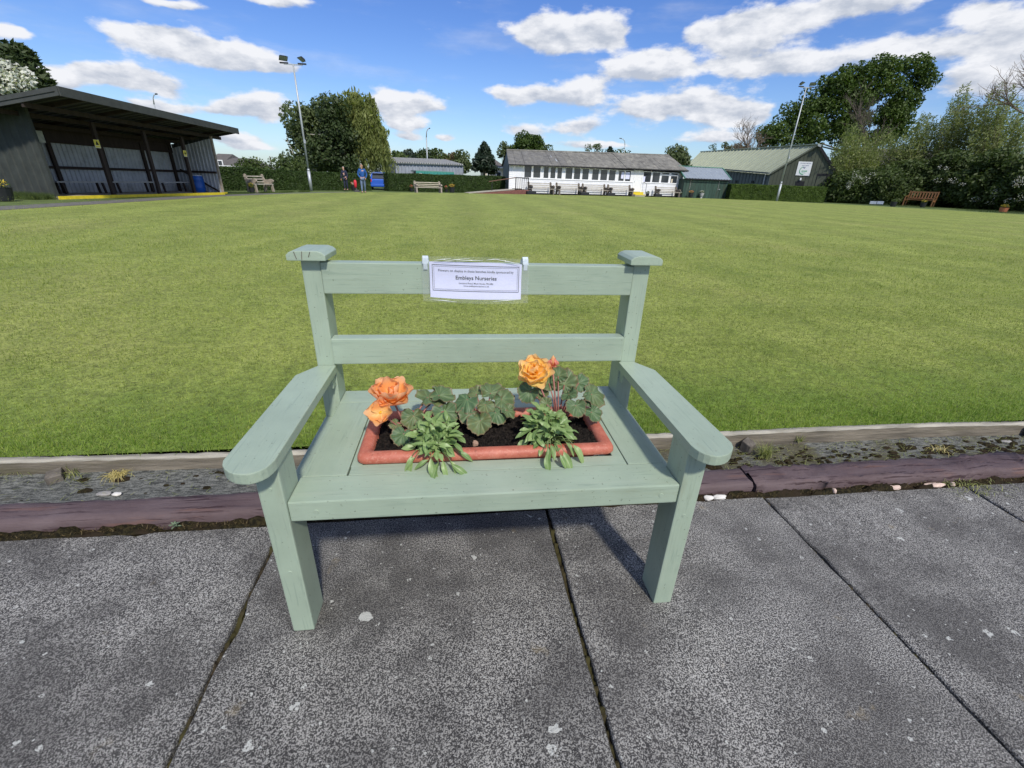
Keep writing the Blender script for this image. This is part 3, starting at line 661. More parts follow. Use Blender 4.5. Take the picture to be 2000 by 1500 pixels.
def rock(name, c, s, mat, label, cat='stone', seed=1, flat=0.6, group=None):
    bm = bmesh.new(); bmesh.ops.create_icosphere(bm, subdivisions=2, radius=1); rr = random.Random(seed)
    for v in bm.verts: f_ = 1 + rr.uniform(-.16, .16); v.co = Vector((v.co.x * s[0] * f_, v.co.y * s[1] * f_, v.co.z * s[2] * f_))
    me = bpy.data.meshes.new(name); bm.to_mesh(me); bm.free(); me.materials.append(mat); o = link(name, me); o.location = tuple(float(q) for q in c); return tag(o, label, cat, group)
M['pebble'] = simple('tan_pebble', (0.34, 0.22, 0.16), 0.8, 0.4, 60, bump=0.4, bscale=120)
M['greystone'] = simple('grey_flat_stone', (0.27, 0.26, 0.25), 0.8, 0.2, 30)
M['whitestone'] = simple('white_flat_stone', (0.62, 0.60, 0.57), 0.8, 0.25, 30)
M['pinkstone'] = simple('pinkish_broken_concrete', (0.56, 0.43, 0.36), 0.85, 0.3, 30, bump=0.5)
p = ZP(928, 866, .445); rock('pebble', (p[0], p[1], .444), (.0085, .006, .010), M['pebble'], 'small tan pebble on the compost near the front rim of the trough')

# ---- foliage of the trough
def leaf_from_grid(name, L, Wd, mat, nu=8, nv=4, curl=0.4, fold=0.25, seed=0, tipw=0.62, wav=0.0):
    """spoon shaped leaf along +Y, base at the origin"""
    rr = random.Random(seed); V = []
    for i in range(nu + 1):
        t = i / nu; wdt = Wd * (math.sin(PI * min(1, t ** (1 / tipw * 0.8)) ) ** 0.75 * 0.95 + 0.10 * (1 - t)) if 0 < t < 1 else Wd * (0.10 if t == 0 else 0.02)
        ang = curl * t; 
        for j in range(-nv // 2, nv // 2 + 1):
            u = j / (nv / 2); x = u * wdt / 2; z = abs(u) * fold * wdt * 0.5 - L * 0.5 * curl * t * t + wav * math.sin(9 * t + 2 * u + seed) * wdt * 0.12
            V.append((x, L * t * (1 - 0.12 * curl * t), z))
    w_ = nv + 1; F = [(i * w_ + j, i * w_ + j + 1, (i + 1) * w_ + j + 1, (i + 1) * w_ + j) for i in range(nu) for j in range(nv)]
    me = bpy.data.meshes.new(name); me.from_pydata(V, [], F); me.materials.append(mat); me.polygons.foreach_set('use_smooth', [True] * len(F)); me.update(); return me
def m_softleaf(name, a, b_, vein):
    m, t, b = new_mat(name); tc_ = t.add('ShaderNodeTexCoord'); oi = t.add('ShaderNodeObjectInfo'); g = t.add('ShaderNodeSeparateXYZ', i_0=tc_.outputs['Generated'])
    mid = t.smooth(t.math('ABSOLUTE', t.math('SUBTRACT', g.outputs[0], 0.5)), 0.07, 0.02)
    c = t.mix(t.math('ADD', t.math('MULTIPLY', oi.outputs['Random'], 0.7), t.math('MULTIPLY', t.noise(tc_.outputs['Object'], 90, 3, 0.6), 0.5), clamp=True), rgba(a), rgba(b_))
    c = t.mix(t.math('MULTIPLY', mid, 0.5), c, rgba(vein))
    t.set(b.inputs['Base Color'], c); b.inputs['Roughness'].default_value = 0.42; b.inputs['Specular IOR Level'].default_value = 0.45
    tr = t.add('ShaderNodeBsdfTranslucent'); t.set(tr.inputs[0], t.mix(1.0, c, (1.2, 1.4, .5, 1), 'MULTIPLY')); ms = t.add('ShaderNodeMixShader', i_0=0.22); t.l.new(b.outputs[0], ms.inputs[1]); t.l.new(tr.outputs[0], ms.inputs[2])
    t.l.new(ms.outputs[0], [x for x in t.n if x.type == 'OUTPUT_MATERIAL'][0].inputs[0]); return m
M['bedleaf'] = m_softleaf('soft_green_leaf', (0.105, 0.195, 0.055), (0.270, 0.380, 0.145), (0.38, 0.46, 0.24))
M['stemg'] = simple('green_stem', (0.16, 0.22, 0.08), 0.6, 0.2, 40, bump=0)
M['stemr'] = simple('reddish_begonia_stem', (0.30, 0.12, 0.10), 0.5, 0.3, 60, bump=0)
bed_templates = [leaf_from_grid('leaf', 1.0, w_, M['bedleaf'], 8, 4, c_, f_, i, tp, .6) for i, (w_, c_, f_, tp) in enumerate(((.46, .5, .35, .75), (.40, .8, .3, .8), (.54, .3, .4, .7), (.34, 1.0, .3, .8)))]
def orient(o, base, direction, up, L, roll=0.0, sx=1.0):
    y = Vector(direction).normalized(); z = Vector(up); x = y.cross(z).normalized(); z = x.cross(y)
    R_ = Matrix((x, y, z)).transposed().to_4x4() @ Matrix.Rotation(roll, 4, 'Y')
    o.matrix_local = Matrix.Translation(Vector(base)) @ R_ @ Matrix.Diagonal((L * sx, L, L, 1))
def bedding(cx, cy, n, rad, label, seed, droopers, hgt=.070):
    t_ = thing('bedding_plant', label, 'plant', (cx, cy, .437)); rr = random.Random(seed); bpnt = Vector((0, 0, 0)); stems = MB()
    for k in range(n):
        ring = rr.random() ** .6; az = rr.uniform(0, 2 * PI); rd = rad * ring
        cxo, cyo = ((0, .008), (-.026, -.012), (.026, -.008), (.004, -.034), (-.012, .024), (.03, .02))[k % 6]; rd *= .62; bx = Vector((cxo + math.cos(az) * rd * .75, cyo + math.sin(az) * rd * .65, (hgt - .35 * abs(cxo) + .3 * cyo) * (1 - .75 * ring ** 2) + .006 + rr.uniform(-.014, .016)))
        out = Vector((math.cos(az), math.sin(az), 0)) * (0.35 + ring) + Vector((rr.gauss(0, .6), rr.gauss(0, .6), 0.9 - 1.05 * ring + rr.gauss(0, .25)))
        o = link('leaf', bed_templates[rr.randrange(4)], t_); L = rr.uniform(.020, .046); orient(o, bx, out, (rr.gauss(0, .3), rr.gauss(0, .3) - .3, 1), L, rr.uniform(-.5, .5), rr.uniform(.8, 1.15))
        if k % 3 == 0: stems.tube([(bx.x * .2, bx.y * .2, 0), (bx.x * .7, bx.y * .7, bx.z * .7), tuple(bx)], [.0014, .0012, .0009], 5)
    for (dx, dy, dz, ox, oy, oz, L) in droopers:
        o = link('leaf', bed_templates[rr.choice((1, 3))], t_); orient(o, (dx, dy, dz), (ox, oy, oz), (0, -.5, 1), L, rr.uniform(-.4, .4), .85)
        stems.tube([(dx * .3, dy * .3, .02), (dx * .8, dy * .8, max(dz + .012, .02)), (dx, dy, dz)], [.0014, .0012, .0009], 5)
    stems.build('stem', M['stemg'], t_, local=True, smooth=True); return t_
# positions come from pixels of the photograph projected onto the compost level
pA = ZP(850, 868, .462); pB = ZP(1066, 846, .462)
bedding(pA[0], pA[1], 170, .072, 'bushy green bedding plant spilling over the front rim, left of the middle', 3,
        [(-.058, -.045, .022, -.35, -.9, -.75, .062), (-.008, -.07, .028, .10, -1, -.85, .075), (.022, -.07, .018, .15, -1, -.6, .05), (.040, -.065, .014, .75, -.9, -.45, .050), (.045, -.078, .012, 1.0, -.75, -.35, .058), (.01, -.075, .016, -.55, -1, -.5, .055), (.06, -.03, .02, .9, -.5, -.2, .05), (-.05, -.05, .02, -.8, -.7, -.3, .045)])
bedding(pB[0], pB[1], 170, .072, 'bushy green bedding plant with round leaves, below the yellow orange flower', 8,
        [(-.016, -.105, .026, -.15, -1, -.85, .055), (-.010, -.085, .03, -.10, -.9, -.7, .045), (.030, -.100, .026, .35, -1, -.7, .058), (.062, -.075, .030, .6, -.9, -.55, .060), (.018, -.110, .024, .45, -.9, -.7, .042), (.0, -.07, .03, .2, -1, -.3, .045), (.045, -.06, .03, .6, -1, -.3, .045), (.058, -.03, .03, 1, -.1, -.1, .035), (.065, -.01, .036, 1, .1, .1, .036)])

# begonia leaves: lopsided hearts with toothed edge and pale veins
def m_begonia():
    m, t, b = new_mat('begonia_leaf'); at = t.add('ShaderNodeAttribute', attribute_name='vein'); ed = t.add('ShaderNodeAttribute', attribute_name='edge'); oi = t.add('ShaderNodeObjectInfo'); oc = t.add('ShaderNodeTexCoord').outputs['Object']
    base = t.mix(oi.outputs['Random'], rgba((0.060, 0.125, 0.050)), rgba((0.150, 0.150, 0.050)))
    base = t.mix(t.lin(t.noise(oc, 4, 4, .6), .3, .7), base, rgba((0.085, 0.150, 0.075)))
    c = t.mix(t.math('MULTIPLY', at.outputs['Fac'], 0.55), base, rgba((0.20, 0.28, 0.13)))
    c = t.mix(t.math('MULTIPLY', t.smooth(ed.outputs['Fac'], 0.86, 1.0), 0.7), c, rgba((0.22, 0.13, 0.08)))
    t.set(b.inputs['Base Color'], c); b.inputs['Roughness'].default_value = 0.5; b.inputs['Specular IOR Level'].default_value = 0.35
    tr = t.add('ShaderNodeBsdfTranslucent'); t.set(tr.inputs[0], c); ms = t.add('ShaderNodeMixShader', i_0=0.15); t.l.new(b.outputs[0], ms.inputs[1]); t.l.new(tr.outputs[0], ms.inputs[2])
    t.l.new(ms.outputs[0], [x for x in t.n if x.type == 'OUTPUT_MATERIAL'][0].inputs[0]); return m
M['begonia'] = m_begonia()
def begonia_leaf(seed, cup=0.25, lop=0.25):
    rr = random.Random(seed); NA, NRr = 72, 9; V = []; ve = []; eg = []
    veins = [-2.3, -1.55, -.95, -.42, .05, .52, 1.05, 1.65, 2.35]
    for i in range(NRr + 1):
        t = i / NRr
        for k in range(NA):
            a = -PI + 2 * PI * (k + .5) / NA                         # 0 = tip direction (+Y)
            R0 = .5 * (1 + .22 * math.cos(a) + lop * .35 * math.sin(a)) * (1 - .55 * math.exp(-((abs(a) - PI) / .38) ** 2))
            R0 *= 1 + (.05 * math.sin(a * 7 + seed) + .035 * math.sin(a * 17) + .025 * math.sin(a * 41 + seed)) * t
            dv = min(abs(a - v) for v in veins); vv = math.exp(-((dv * (t + .12)) / .045) ** 2)
            fine = max(0, math.cos(a * 30)) * max(0, math.sin(t * 26)) * .10
            x = math.sin(a) * R0 * t; y = math.cos(a) * R0 * t + .0
            z = cup * (t * t) * .25 - .045 * vv * t + .045 * math.sin(a * 8.5 + seed) * t * t + .05 * math.sin(t * 5 + a * 2 + seed) * t + .06 * math.sin(a * 3 + seed * 2) * t - .20 * max(0, math.cos(a)) * t * t + .10 * abs(x)
            V.append((x, y, z)); ve.append(min(1, vv + fine)); eg.append(t)
    F = [(i * NA + k, i * NA + (k + 1) % NA, (i + 1) * NA + (k + 1) % NA, (i + 1) * NA + k) for i in range(NRr) for k in range(NA)]
    me = bpy.data.meshes.new('leaf'); me.from_pydata(V, [], F)
    for nm, dat in (('vein', ve), ('edge', eg)): a_ = me.attributes.new(nm, 'FLOAT', 'POINT'); a_.data.foreach_set('value', np.array(dat, np.float32))
    me.materials.append(M['begonia']); me.polygons.foreach_set('use_smooth', [True] * len(F)); me.update(); return me
bl = [begonia_leaf(i, c_, l_) for i, (c_, l_) in enumerate(((.35, .3), (-.3, -.3), (.6, .2), (.1, -.4)))]
def begonia(base_px, label, leaves, seed):
    b0 = ZP(base_px[0], base_px[1], .437); t_ = thing('begonia', label, 'plant', b0); rr = random.Random(seed); st = MB()
    for (px, py, Y, size, dx, dy, dz, nx_, ny_, nz_) in leaves:
        size *= 1.28
        c = Vector(D(px, py, Y)) - Vector(b0); o = link('leaf', bl[rr.randrange(4)], t_)
        d_ = Vector((dx, dy, dz)).normalized(); orient(o, c, d_, (nx_, ny_, nz_), size)
        st.tube([(0, 0, -.004), tuple(c * .55 + Vector((0, 0, .012))), tuple(c)], [.0028, .0024, .0018], 6)
    st.build('stem', M['stemr'], t_, local=True, smooth=True); return t_, Vector(b0)
b1, o1 = begonia((800, 845), 'begonia with orange double flower at the left end of the trough',
    [(868, 803, .315, .060, .35, -.45, -.2, .25, -.55, .8), (808, 812, .285, .052, .1, -.8, -.75, -.05, -.8, .5), (788, 848, .235, .046, -.25, -.8, -.35, -.1, -.5, .85), (800, 862, .225, .040, .5, -.6, -.4, 0, -.45, .9),
     (835, 776, .355, .072, .9, .25, .10, .0, -.12, 1), (858, 772, .37, .062, .9, -.1, -.08, .15, -.25, 1), (828, 828, .27, .040, .2, -.7, -.5, .1, -.6, .7), (775, 826, .27, .028, -.6, -.4, .1, 0, -.5, .8), (850, 832, .28, .034, .4, -.5, -.5, .2, -.5, .8)], 2)
b2, o2 = begonia((948, 835), 'begonia in leaf only, dark scalloped leaves, middle of the trough',
    [(912, 780, .33, .058, -.55, -.5, -.25, -.35, -.45, .8), (938, 822, .255, .056, -.1, -.75, -.45, -.1, -.65, .75), (958, 768, .36, .060, .2, .4, .25, 0, -.5, .85), (980, 780, .33, .058, .65, -.35, -.4, .35, -.5, .7),
     (948, 790, .32, .045, -.1, -.6, -.2, 0, -.6, .8), (968, 806, .29, .048, .55, -.6, -.3, .2, -.5, .8), (918, 808, .29, .044, -.7, -.6, -.4, -.4, -.5, .7), (990, 802, .30, .040, .8, -.35, -.35, .4, -.35, .8), (930, 770, .36, .042, -.3, .3, .1, -.1, -.5, .9)], 4)
b3, o3 = begonia((1090, 830), 'begonia with yellow orange double flower and coral bud, right end of trough',
    [(1035, 764, .335, .050, -.55, -.55, -.55, -.2, -.75, .5), (1102, 752, .36, .066, .3, .2, .55, -.1, -.75, .55), (1072, 748, .35, .045, -.4, -.2, .3, -.2, -.7, .6), (1112, 770, .325, .042, .1, -.7, .2, 0, -.85, .4), (1125, 792, .285, .048, .1, -.8, -.45, 0, -.8, .55),
     (1156, 770, .33, .062, .8, -.35, -.25, .3, -.5, .8), (1148, 780, .32, .040, .9, -.2, -.3, .3, -.6, .6), (1156, 805, .28, .044, .65, -.6, -.5, .3, -.7, .55), (1090, 735, .37, .040, .1, .2, .8, 0, -.9, .3), (1130, 748, .37, .045, .5, .1, .3, .2, -.8, .4), (1060, 768, .34, .035, -.6, -.5, -.2, -.3, -.6, .7), (1068, 790, .30, .03, -.1, .2, 1, 0, -1, .1)], 6)
# ---- petals
def m_petal(name, inner, mid, outer):
    m, t, b = new_mat(name); at = t.add('ShaderNodeAttribute', attribute_name='rad'); oi = t.add('ShaderNodeObjectInfo'); an = t.add('ShaderNodeAttribute', attribute_name='ang')
    k = at.outputs['Fac']; c = t.mix(t.smooth(k, 0.05, 0.5), rgba(inner), rgba(mid)); c = t.mix(t.smooth(k, 0.55, 1.0), c, rgba(outer))
    st = t.noise(t.add('ShaderNodeCombineXYZ', i_0=t.math('MULTIPLY', an.outputs['Fac'], 16), i_1=t.math('MULTIPLY', k, 1.5), i_2=t.math('MULTIPLY', oi.outputs['Random'], 9)).outputs[0], 1.5, 3, .6)
    c = t.mix(t.math('MULTIPLY', t.smooth(st, .5, .7), .35), c, rgba(inner))
    t.set(b.inputs['Base Color'], c); b.inputs['Roughness'].default_value = 0.5
    tr = t.add('ShaderNodeBsdfTranslucent'); t.set(tr.inputs[0], c); ms = t.add('ShaderNodeMixShader', i_0=0.5); t.l.new(b.outputs[0], ms.inputs[1]); t.l.new(tr.outputs[0], ms.inputs[2])
    t.l.new(ms.outputs[0], [x for x in t.n if x.type == 'OUTPUT_MATERIAL'][0].inputs[0]); return m
M['pet_orange'] = m_petal('orange_petal', (0.96, 0.66, 0.24), (0.95, 0.48, 0.16), (0.95, 0.54, 0.30))
M['pet_yellow'] = m_petal('yellow_orange_petal', (0.97, 0.62, 0.06), (1.0, 0.72, 0.20), (0.97, 0.64, 0.30))
M['pet_coral'] = m_petal('coral_petal', (0.90, 0.55, 0.25), (0.90, 0.34, 0.24), (0.90, 0.36, 0.28))
M['stamen'] = simple('stamens', (0.85, 0.42, 0.02), .6, .2, 90)
def petal_mesh(mat, seed, cup, wd=1.2, ruffle=.03):
    nu, nv = 9, 8; V = []; ra = []; an = []
    for i in range(nu + 1):
        t = i / nu; w_ = wd * (math.sin(PI * (0.08 + .80 * t ** .85)) ** .8) * .5
        for j in range(nv + 1):
            u = -1 + 2 * j / nv; x = u * w_; y = t * (1 - .30 * u * u * t) + ruffle * .3 * math.sin(u * 7 + seed) * t
            z = cup * (t - .25) ** 2 + .32 * abs(cup) * u * u * w_ * 1.4 + ruffle * math.sin(u * 5.5 + seed * 2.1) * t * t + ruffle * .5 * math.sin(t * 8 + seed) * u
            V.append((x, y, z)); ra.append(t); an.append(u)
    F = [(i * (nv + 1) + j, i * (nv + 1) + j + 1, (i + 1) * (nv + 1) + j + 1, (i + 1) * (nv + 1) + j) for i in range(nu) for j in range(nv)]
    me = bpy.data.meshes.new('petal'); me.from_pydata(V, [], F)
    for nm, dat in (('rad', ra), ('ang', an)): a_ = me.attributes.new(nm, 'FLOAT', 'POINT'); a_.data.foreach_set('value', np.array(dat, np.float32))
    me.materials.append(mat); me.polygons.foreach_set('use_smooth', [True] * len(F)); me.update(); return me
def flower(parent, org, px, py, Y, size, normal, mat, layers, seed, stamen=0.0):
    """layers: (count, opening angle from the axis in degrees, relative length)"""
    rr = random.Random(seed); c = Vector(D(px, py, Y)) - org; fl = bpy.data.objects.new('flower', None); COL.objects.link(fl); fl.parent = parent; fl.empty_display_size = .02
    n_ = Vector(normal).normalized(); q = n_.to_track_quat('Z', 'Y').to_matrix().to_4x4(); fl.matrix_local = Matrix.Translation(c) @ q
    pm = [petal_mesh(mat, seed + i, cp) for i, cp in enumerate((.55, .35, .75))]
    for li, (cnt, op, ln) in enumerate(layers):
        for k in range(cnt):
            az = 2 * PI * (k + .5 * (li % 2) + rr.uniform(-.15, .15)) / cnt; o_ = math.radians(op + rr.uniform(-9, 9)); L = size * ln * rr.uniform(.88, 1.1)
            d_ = Vector((math.cos(az) * math.sin(o_), math.sin(az) * math.sin(o_), math.cos(o_))); up = Vector((-math.cos(az) * math.cos(o_), -math.sin(az) * math.cos(o_), math.sin(o_)))
            p_ = link('petal', pm[rr.randrange(3)], fl); orient(p_, Vector((math.cos(az), math.sin(az), 0)) * size * .06 + Vector((0, 0, li * size * .03)), d_, up, L, rr.uniform(-.15, .15))
    if stamen:
        m_ = MB()
        for k in range(26): a = rr.uniform(0, 2 * PI); e_ = rr.uniform(0, 1.1); d_ = (math.cos(a) * math.sin(e_) * stamen, math.sin(a) * math.sin(e_) * stamen, math.cos(e_) * stamen); m_.tube([(0, 0, 0), d_], [stamen * .12, stamen * .22], 5)
        m_.build('stamen', M['stamen'], fl, local=True)
    return c
def stalk(parent, c, r=.003, nm='flower_stalk'):
    MB().tube([(0, 0, -.003), tuple(Vector(c) * .5 + Vector((0, 0, -.006))), tuple(c)], [r * 1.2, r, r * .9], 8).build(nm, M['stemr'], parent, local=True, smooth=True)
c = flower(b1, o1, 764, 774, .30, .062, (.10, -.35, 1), M['pet_orange'], ((6, 88, 1.0), (5, 68, .92), (4, 48, .75), (3, 25, .5)), 3); stalk(b1, c)
c = flower(b1, o1, 744, 806, .245, .046, (-.15, -.85, .55), M['pet_orange'], ((4, 80, 1.0), (2, 62, .7)), 9, .0055); stalk(b1, c, .002)
c = flower(b3, o3, 1043, 727, .335, .052, (-.18, -.62, .80), M['pet_yellow'], ((7, 100, 1.0), (6, 80, .95), (5, 60, .80), (4, 38, .58), (3, 18, .38)), 5); stalk(b3, c)
c = flower(b3, o3, 1079, 716, .345, .030, (.05, -.25, 1), M['pet_coral'], ((3, 20, 1.0), (2, 62, .9)), 12); stalk(b3, c, .0025)
c2 = Vector(D(1080, 705, .34)) - o3
m_ = MB().lathe([(0.0005, -.014), (.005, -.010), (.0078, -.002), (.0072, .006), (.004, .013), (.0004, .018)], 12, tuple(c2)); m_.build('bud', M['pet_coral'], b3, local=True, smooth=True)
c3 = Vector(D(1070, 724, .345)) - o3; MB().lathe([(0.0004, -.009), (.004, -.005), (.0045, .002), (.0004, .009)], 10, tuple(c3)).build('bud', simple('dark_bud', (.11, .05, .05), .6), b3, local=True, smooth=True)

# ------------------------------------------------------------------ sponsor notice in a clear sleeve
def flatm(name, col, rough=0.6, spec=0.3):
    m, t, b = new_mat(name); b.inputs['Base Color'].default_value = rgba(col); b.inputs['Roughness'].default_value = rough; b.inputs['Specular IOR Level'].default_value = spec; return m
M['paper'] = simple('printed_paper', (0.68, 0.70, 0.90), 0.6, 0.04, 10, bump=0.0)
M['ink'] = flatm('black_ink', (0.02, 0.02, 0.03)); M['black'] = flatm('matt_black', (0.02, 0.02, 0.022)); M['white'] = simple('white_gloss', (0.80, 0.81, 0.82), 0.4, 0.05, 5, bump=0)
def m_film():
    m, t, b = new_mat('clear_plastic_film'); b.inputs['Base Color'].default_value = (0.9, 0.92, 0.92, 1); b.inputs['Roughness'].default_value = 0.12; b.inputs['IOR'].default_value = 1.45
    oc = obj_coord(t); bp = t.add('ShaderNodeBump'); bp.inputs['Strength'].default_value = 0.6; bp.inputs['Distance'].default_value = 0.006; t.set(bp.inputs['Height'], t.noise(t.vmath('MULTIPLY', oc, (0.6, 1, 1)), 22, 3, .6, .6)); t.l.new(bp.outputs[0], b.inputs['Normal'])
    tr = t.add('ShaderNodeBsdfTransparent'); lw_ = t.add('ShaderNodeLayerWeight', i_Blend=0.25); t.l.new(bp.outputs[0], lw_.inputs['Normal'])
    gl = t.add('ShaderNodeBsdfGlossy', i_Roughness=0.12); t.l.new(bp.outputs[0], gl.inputs['Normal']); df = t.add('ShaderNodeBsdfDiffuse', i_Color=(0.75, 0.78, 0.78, 1))
    m1 = t.add('ShaderNodeMixShader', i_0=0.10); t.l.new(tr.outputs[0], m1.inputs[1]); t.l.new(df.outputs[0], m1.inputs[2])
    m2 = t.add('ShaderNodeMixShader', i_0=t.lin(lw_.outputs['Facing'], 0.0, 1.0, 0.03, 0.45)); t.l.new(m1.outputs[0], m2.inputs[1]); t.l.new(gl.outputs[0], m2.inputs[2])
    t.l.new(m2.outputs[0], [x for x in t.n if x.type == 'OUTPUT_MATERIAL'][0].inputs[0]); return m
M['film'] = m_film()
M['crease_glint'] = flatm('pale_fold_glint', (.70, .74, .72), .15, .8)  # whitish colour stands in for highlights along the wrinkles of the clear sleeve
notice = thing('notice', 'printed sponsor notice in a clear plastic sleeve on the top rail of the green bench', 'notice', (.513, .512, .835))
def bow(u, v):                              # the sheet bulges a little away from the rail, more at the foot
    return -.004 - .006 * (1 - u * u) - .006 * max(0, -v)
def sheet(name, hw, zt, zb, tilt, mat, push, n=16, curve=0.0):
    V = []; 
    for j in range(7):
        v = 1 - 2 * j / 6
        for i in range(n + 1):
            u = -1 + 2 * i / n; z = zb + (zt - zb) * (v + 1) / 2 + tilt * u + curve * (1 - u * u) * v
            V.append((u * hw, bow(u, v) + push, z))
    F = [(j * (n + 1) + i, (j + 1) * (n + 1) + i, (j + 1) * (n + 1) + i + 1, j * (n + 1) + i + 1) for j in range(6) for i in range(n)]
    me = bpy.data.meshes.new(name); me.from_pydata(V, [], F); me.materials.append(mat); me.polygons.foreach_set('use_smooth', [True] * len(F)); me.update(); return link(name, me, notice)
sheet('paper', .1395, .051, -.0545, -.003, M['paper'], 0.0, curve=.003)
sheet('sleeve', .162, .066, -.066, -.003, M['film'], -.0035, curve=.004)
def text_mesh(s, size, mat, bold=0.0, align='CENTER', name='lettering'):
    cu = bpy.data.curves.new(name, 'FONT'); cu.body = s; cu.size = size; cu.align_x = align; cu.align_y = 'CENTER'; cu.offset = bold; cu.resolution_u = 2
    ob = bpy.data.objects.new(name, cu); COL.objects.link(ob); bpy.context.view_layer.update()
    me = bpy.data.meshes.new_from_object(ob.evaluated_get(bpy.context.evaluated_depsgraph_get())); bpy.data.objects.remove(ob); bpy.data.curves.remove(cu)
    me.materials.clear(); me.materials.append(mat); return me
def fit_text(me, width):
    xs_ = [v.co.x for v in me.vertices]; w0 = max(xs_) - min(xs_); return width / w0
def on_sheet(me, x, z, sc, parent, hw=.1395):
    for v in me.vertices:
        X_ = x + v.co.x * sc; Z_ = z + v.co.y * sc - .003 * (X_ / hw); u = X_ / hw; vv = Z_ / .053; v.co = Vector((X_, bow(u, vv) - .0012, Z_))
    me.update(); return link('lettering', me, parent)
for s_, wd_, z_, bo in (("Flowers on display in these benches kindly sponsored by", .228, .0265, 0.0), ("Embleys Nurseries", .124, .0065, .009), ("Liverpool Road, Much Hoole, PR4 4RL", .105, -.0095, 0.004), ("www.embleysnurseries.co.uk", .078, -.0172, 0.004)):
    me = text_mesh(s_, 1.0, M['ink'], bo); on_sheet(me, 0, z_, fit_text(me, wd_), notice)
def frame_line(hw, ht, hb, th):
    m_ = MB()
    for (xa, za, xb, zb) in ((-hw, ht, hw, ht), (-hw, hb, hw, hb)):
        for i in range(14):
            x0 = xa + (xb - xa) * i / 14; x1 = xa + (xb - xa) * (i + 1) / 14; q = lambda x, z: (x, bow(x / .1395, z / .053) - .0011, z - .003 * x / .1395)
            m_.quad(q(x0, za - th / 2), q(x1, za - th / 2), q(x1, za + th / 2), q(x0, za + th / 2))
    for xa in (-hw, hw):
        for i in range(6):
            z0 = hb + (ht - hb) * i / 6; z1 = hb + (ht - hb) * (i + 1) / 6; q = lambda x, z: (x, bow(x / .1395, z / .053) - .0011, z - .003 * x / .1395)
            m_.quad(q(xa - th / 2, z0), q(xa + th / 2, z0), q(xa + th / 2, z1), q(xa - th / 2, z1))
    m_.build('border', M['ink'], notice, local=True)
frame_line(.131, .043, -.033, .0013); frame_line(.1265, .0385, -.0285, .0006)
for (x0_, z0_, x1_, z1_) in ((-.125, .058, -.075, .064), (-.10, .056, -.02, .0655), (-.06, .0585, .02, .060), (.05, .065, .135, .050), (.03, .062, .07, .0645), (-.14, -.058, -.06, -.064), (.05, -.063, .14, -.057)):
    a = np.array((x0_, bow(x0_ / .162, z0_ / .066) - .0055, z0_)); b_ = np.array((x1_, bow(x1_ / .162, z1_ / .066) - .0055, z1_)); MB().tube([a, (a + b_) / 2 + np.array([0, -.001, .001]), b_], [.0004, .0011, .0004], 6).build('crease_glint', M['crease_glint'], notice, local=True, smooth=True)
M['tape'] = simple('pale_tape', (0.62, 0.70, 0.76), 0.4, 0.15, 30, bump=0.2)
for sx in (-1, 1):
    m_ = MB(); x = sx * .151
    pth = [(x, -.003, .030), (x, -.006, .048), (x + sx * -.001, -.004, .064), (x, .012, .068), (x, .050, .052), (x, .052, .0)]
    for i in range(len(pth) - 1):
        a, b_ = np.array(pth[i]), np.array(pth[i + 1]); h = np.array((.0085 if i else .006, 0, 0)); m_.quad(a - h, a + h, b_ + h, b_ - h)
    m_.build('tape', M['tape'], notice, local=True, smooth=True)

# ------------------------------------------------------------------ small things in the gutter and joints
p = ZP(700 * .3, 963, .012)
def flatstone(px, py, hw, hd, mat, label, seed, z=.012):
    q = ZP(px, py, z); rock('flat_stone', (q[0], q[1], z), (hw, hd, .006), mat, label, 'stone', seed, group='flat stones lying in the gutter')
flatstone(203, 964, .026, .014, M['greystone'], 'round grey flat stone against the plum timber at left', 2)
flatstone(228, 965, .016, .010, M['whitestone'], 'small white flat stone beside the round grey one', 3)
flatstone(1965, 862, .030, .012, M['greystone'], 'pale grey flat stone in the mossy gutter at far right', 4)
for i, (px, py, hw) in enumerate(((1706, 952, .030), (1745, 951, .036), (1820, 945, .050), (1835, 949, .02), (1862, 947, .012), (1620, 951, .008), (1405, 970, .03), (1385, 974, .02))):
    q = ZP(px, py, .002); rock('broken_concrete', (q[0], .433, .002), (hw, .012, .010), M['pinkstone'] if i < 6 else M['whitestone'], ['flat pinkish concrete fragment left end of the broken row by the slabs', 'larger pinkish concrete fragment second in the broken row', 'long pale concrete fragment in the middle of the broken row', 'short concrete fragment tucked beside the long pale one', 'tiny concrete crumb at the right end of the broken row', 'small isolated concrete crumb left of the broken row', 'white fragment close to the right front leg of the bench', 'thin white fragment behind the right front leg of the bench'][i], 'rubble', 20 + i, group='broken concrete along the plum timber')
def tuft(name, px, py, z, n, L, mat, label, cat, seed, spread=.02, lean=.6, yfix=None, flat=False):
    q = ZP(px, py, z); r = np.random.default_rng(seed); t_ = thing(name, label, cat, (q[0], q[1] if yfix is None else yfix, z)); V = []; F = []
    for i in range(n):
        b0 = np.array([r.normal(0, spread), r.normal(0, spread * .6), 0]); az = r.uniform(0, 2 * PI); ln = abs(r.normal(lean, .3)); l_ = L * r.uniform(.5, 1.1); wd_ = .0016
        side = np.array([-math.sin(az), math.cos(az), 0]) * wd_; o = len(V)
        for k in range(4):
            t = k / 3; a_ = ln * (.3 + t); pos = b0 + np.array([math.cos(az) * math.sin(a_), math.sin(az) * math.sin(a_), max(math.cos(a_), -.2 if flat else 0.02)]) * l_ * t
            V += [pos - side * (1 - t * .85), pos + side * (1 - t * .85)]
        F += [(o + 2 * k, o + 2 * k + 1, o + 2 * k + 3, o + 2 * k + 2) for k in range(3)]
    V = np.array(V) + np.array(t_.location); bulk('blade', V, F, mat, t_, attr=r.uniform(0, 1, len(F)))['kind'] = 'stuff'; return t_
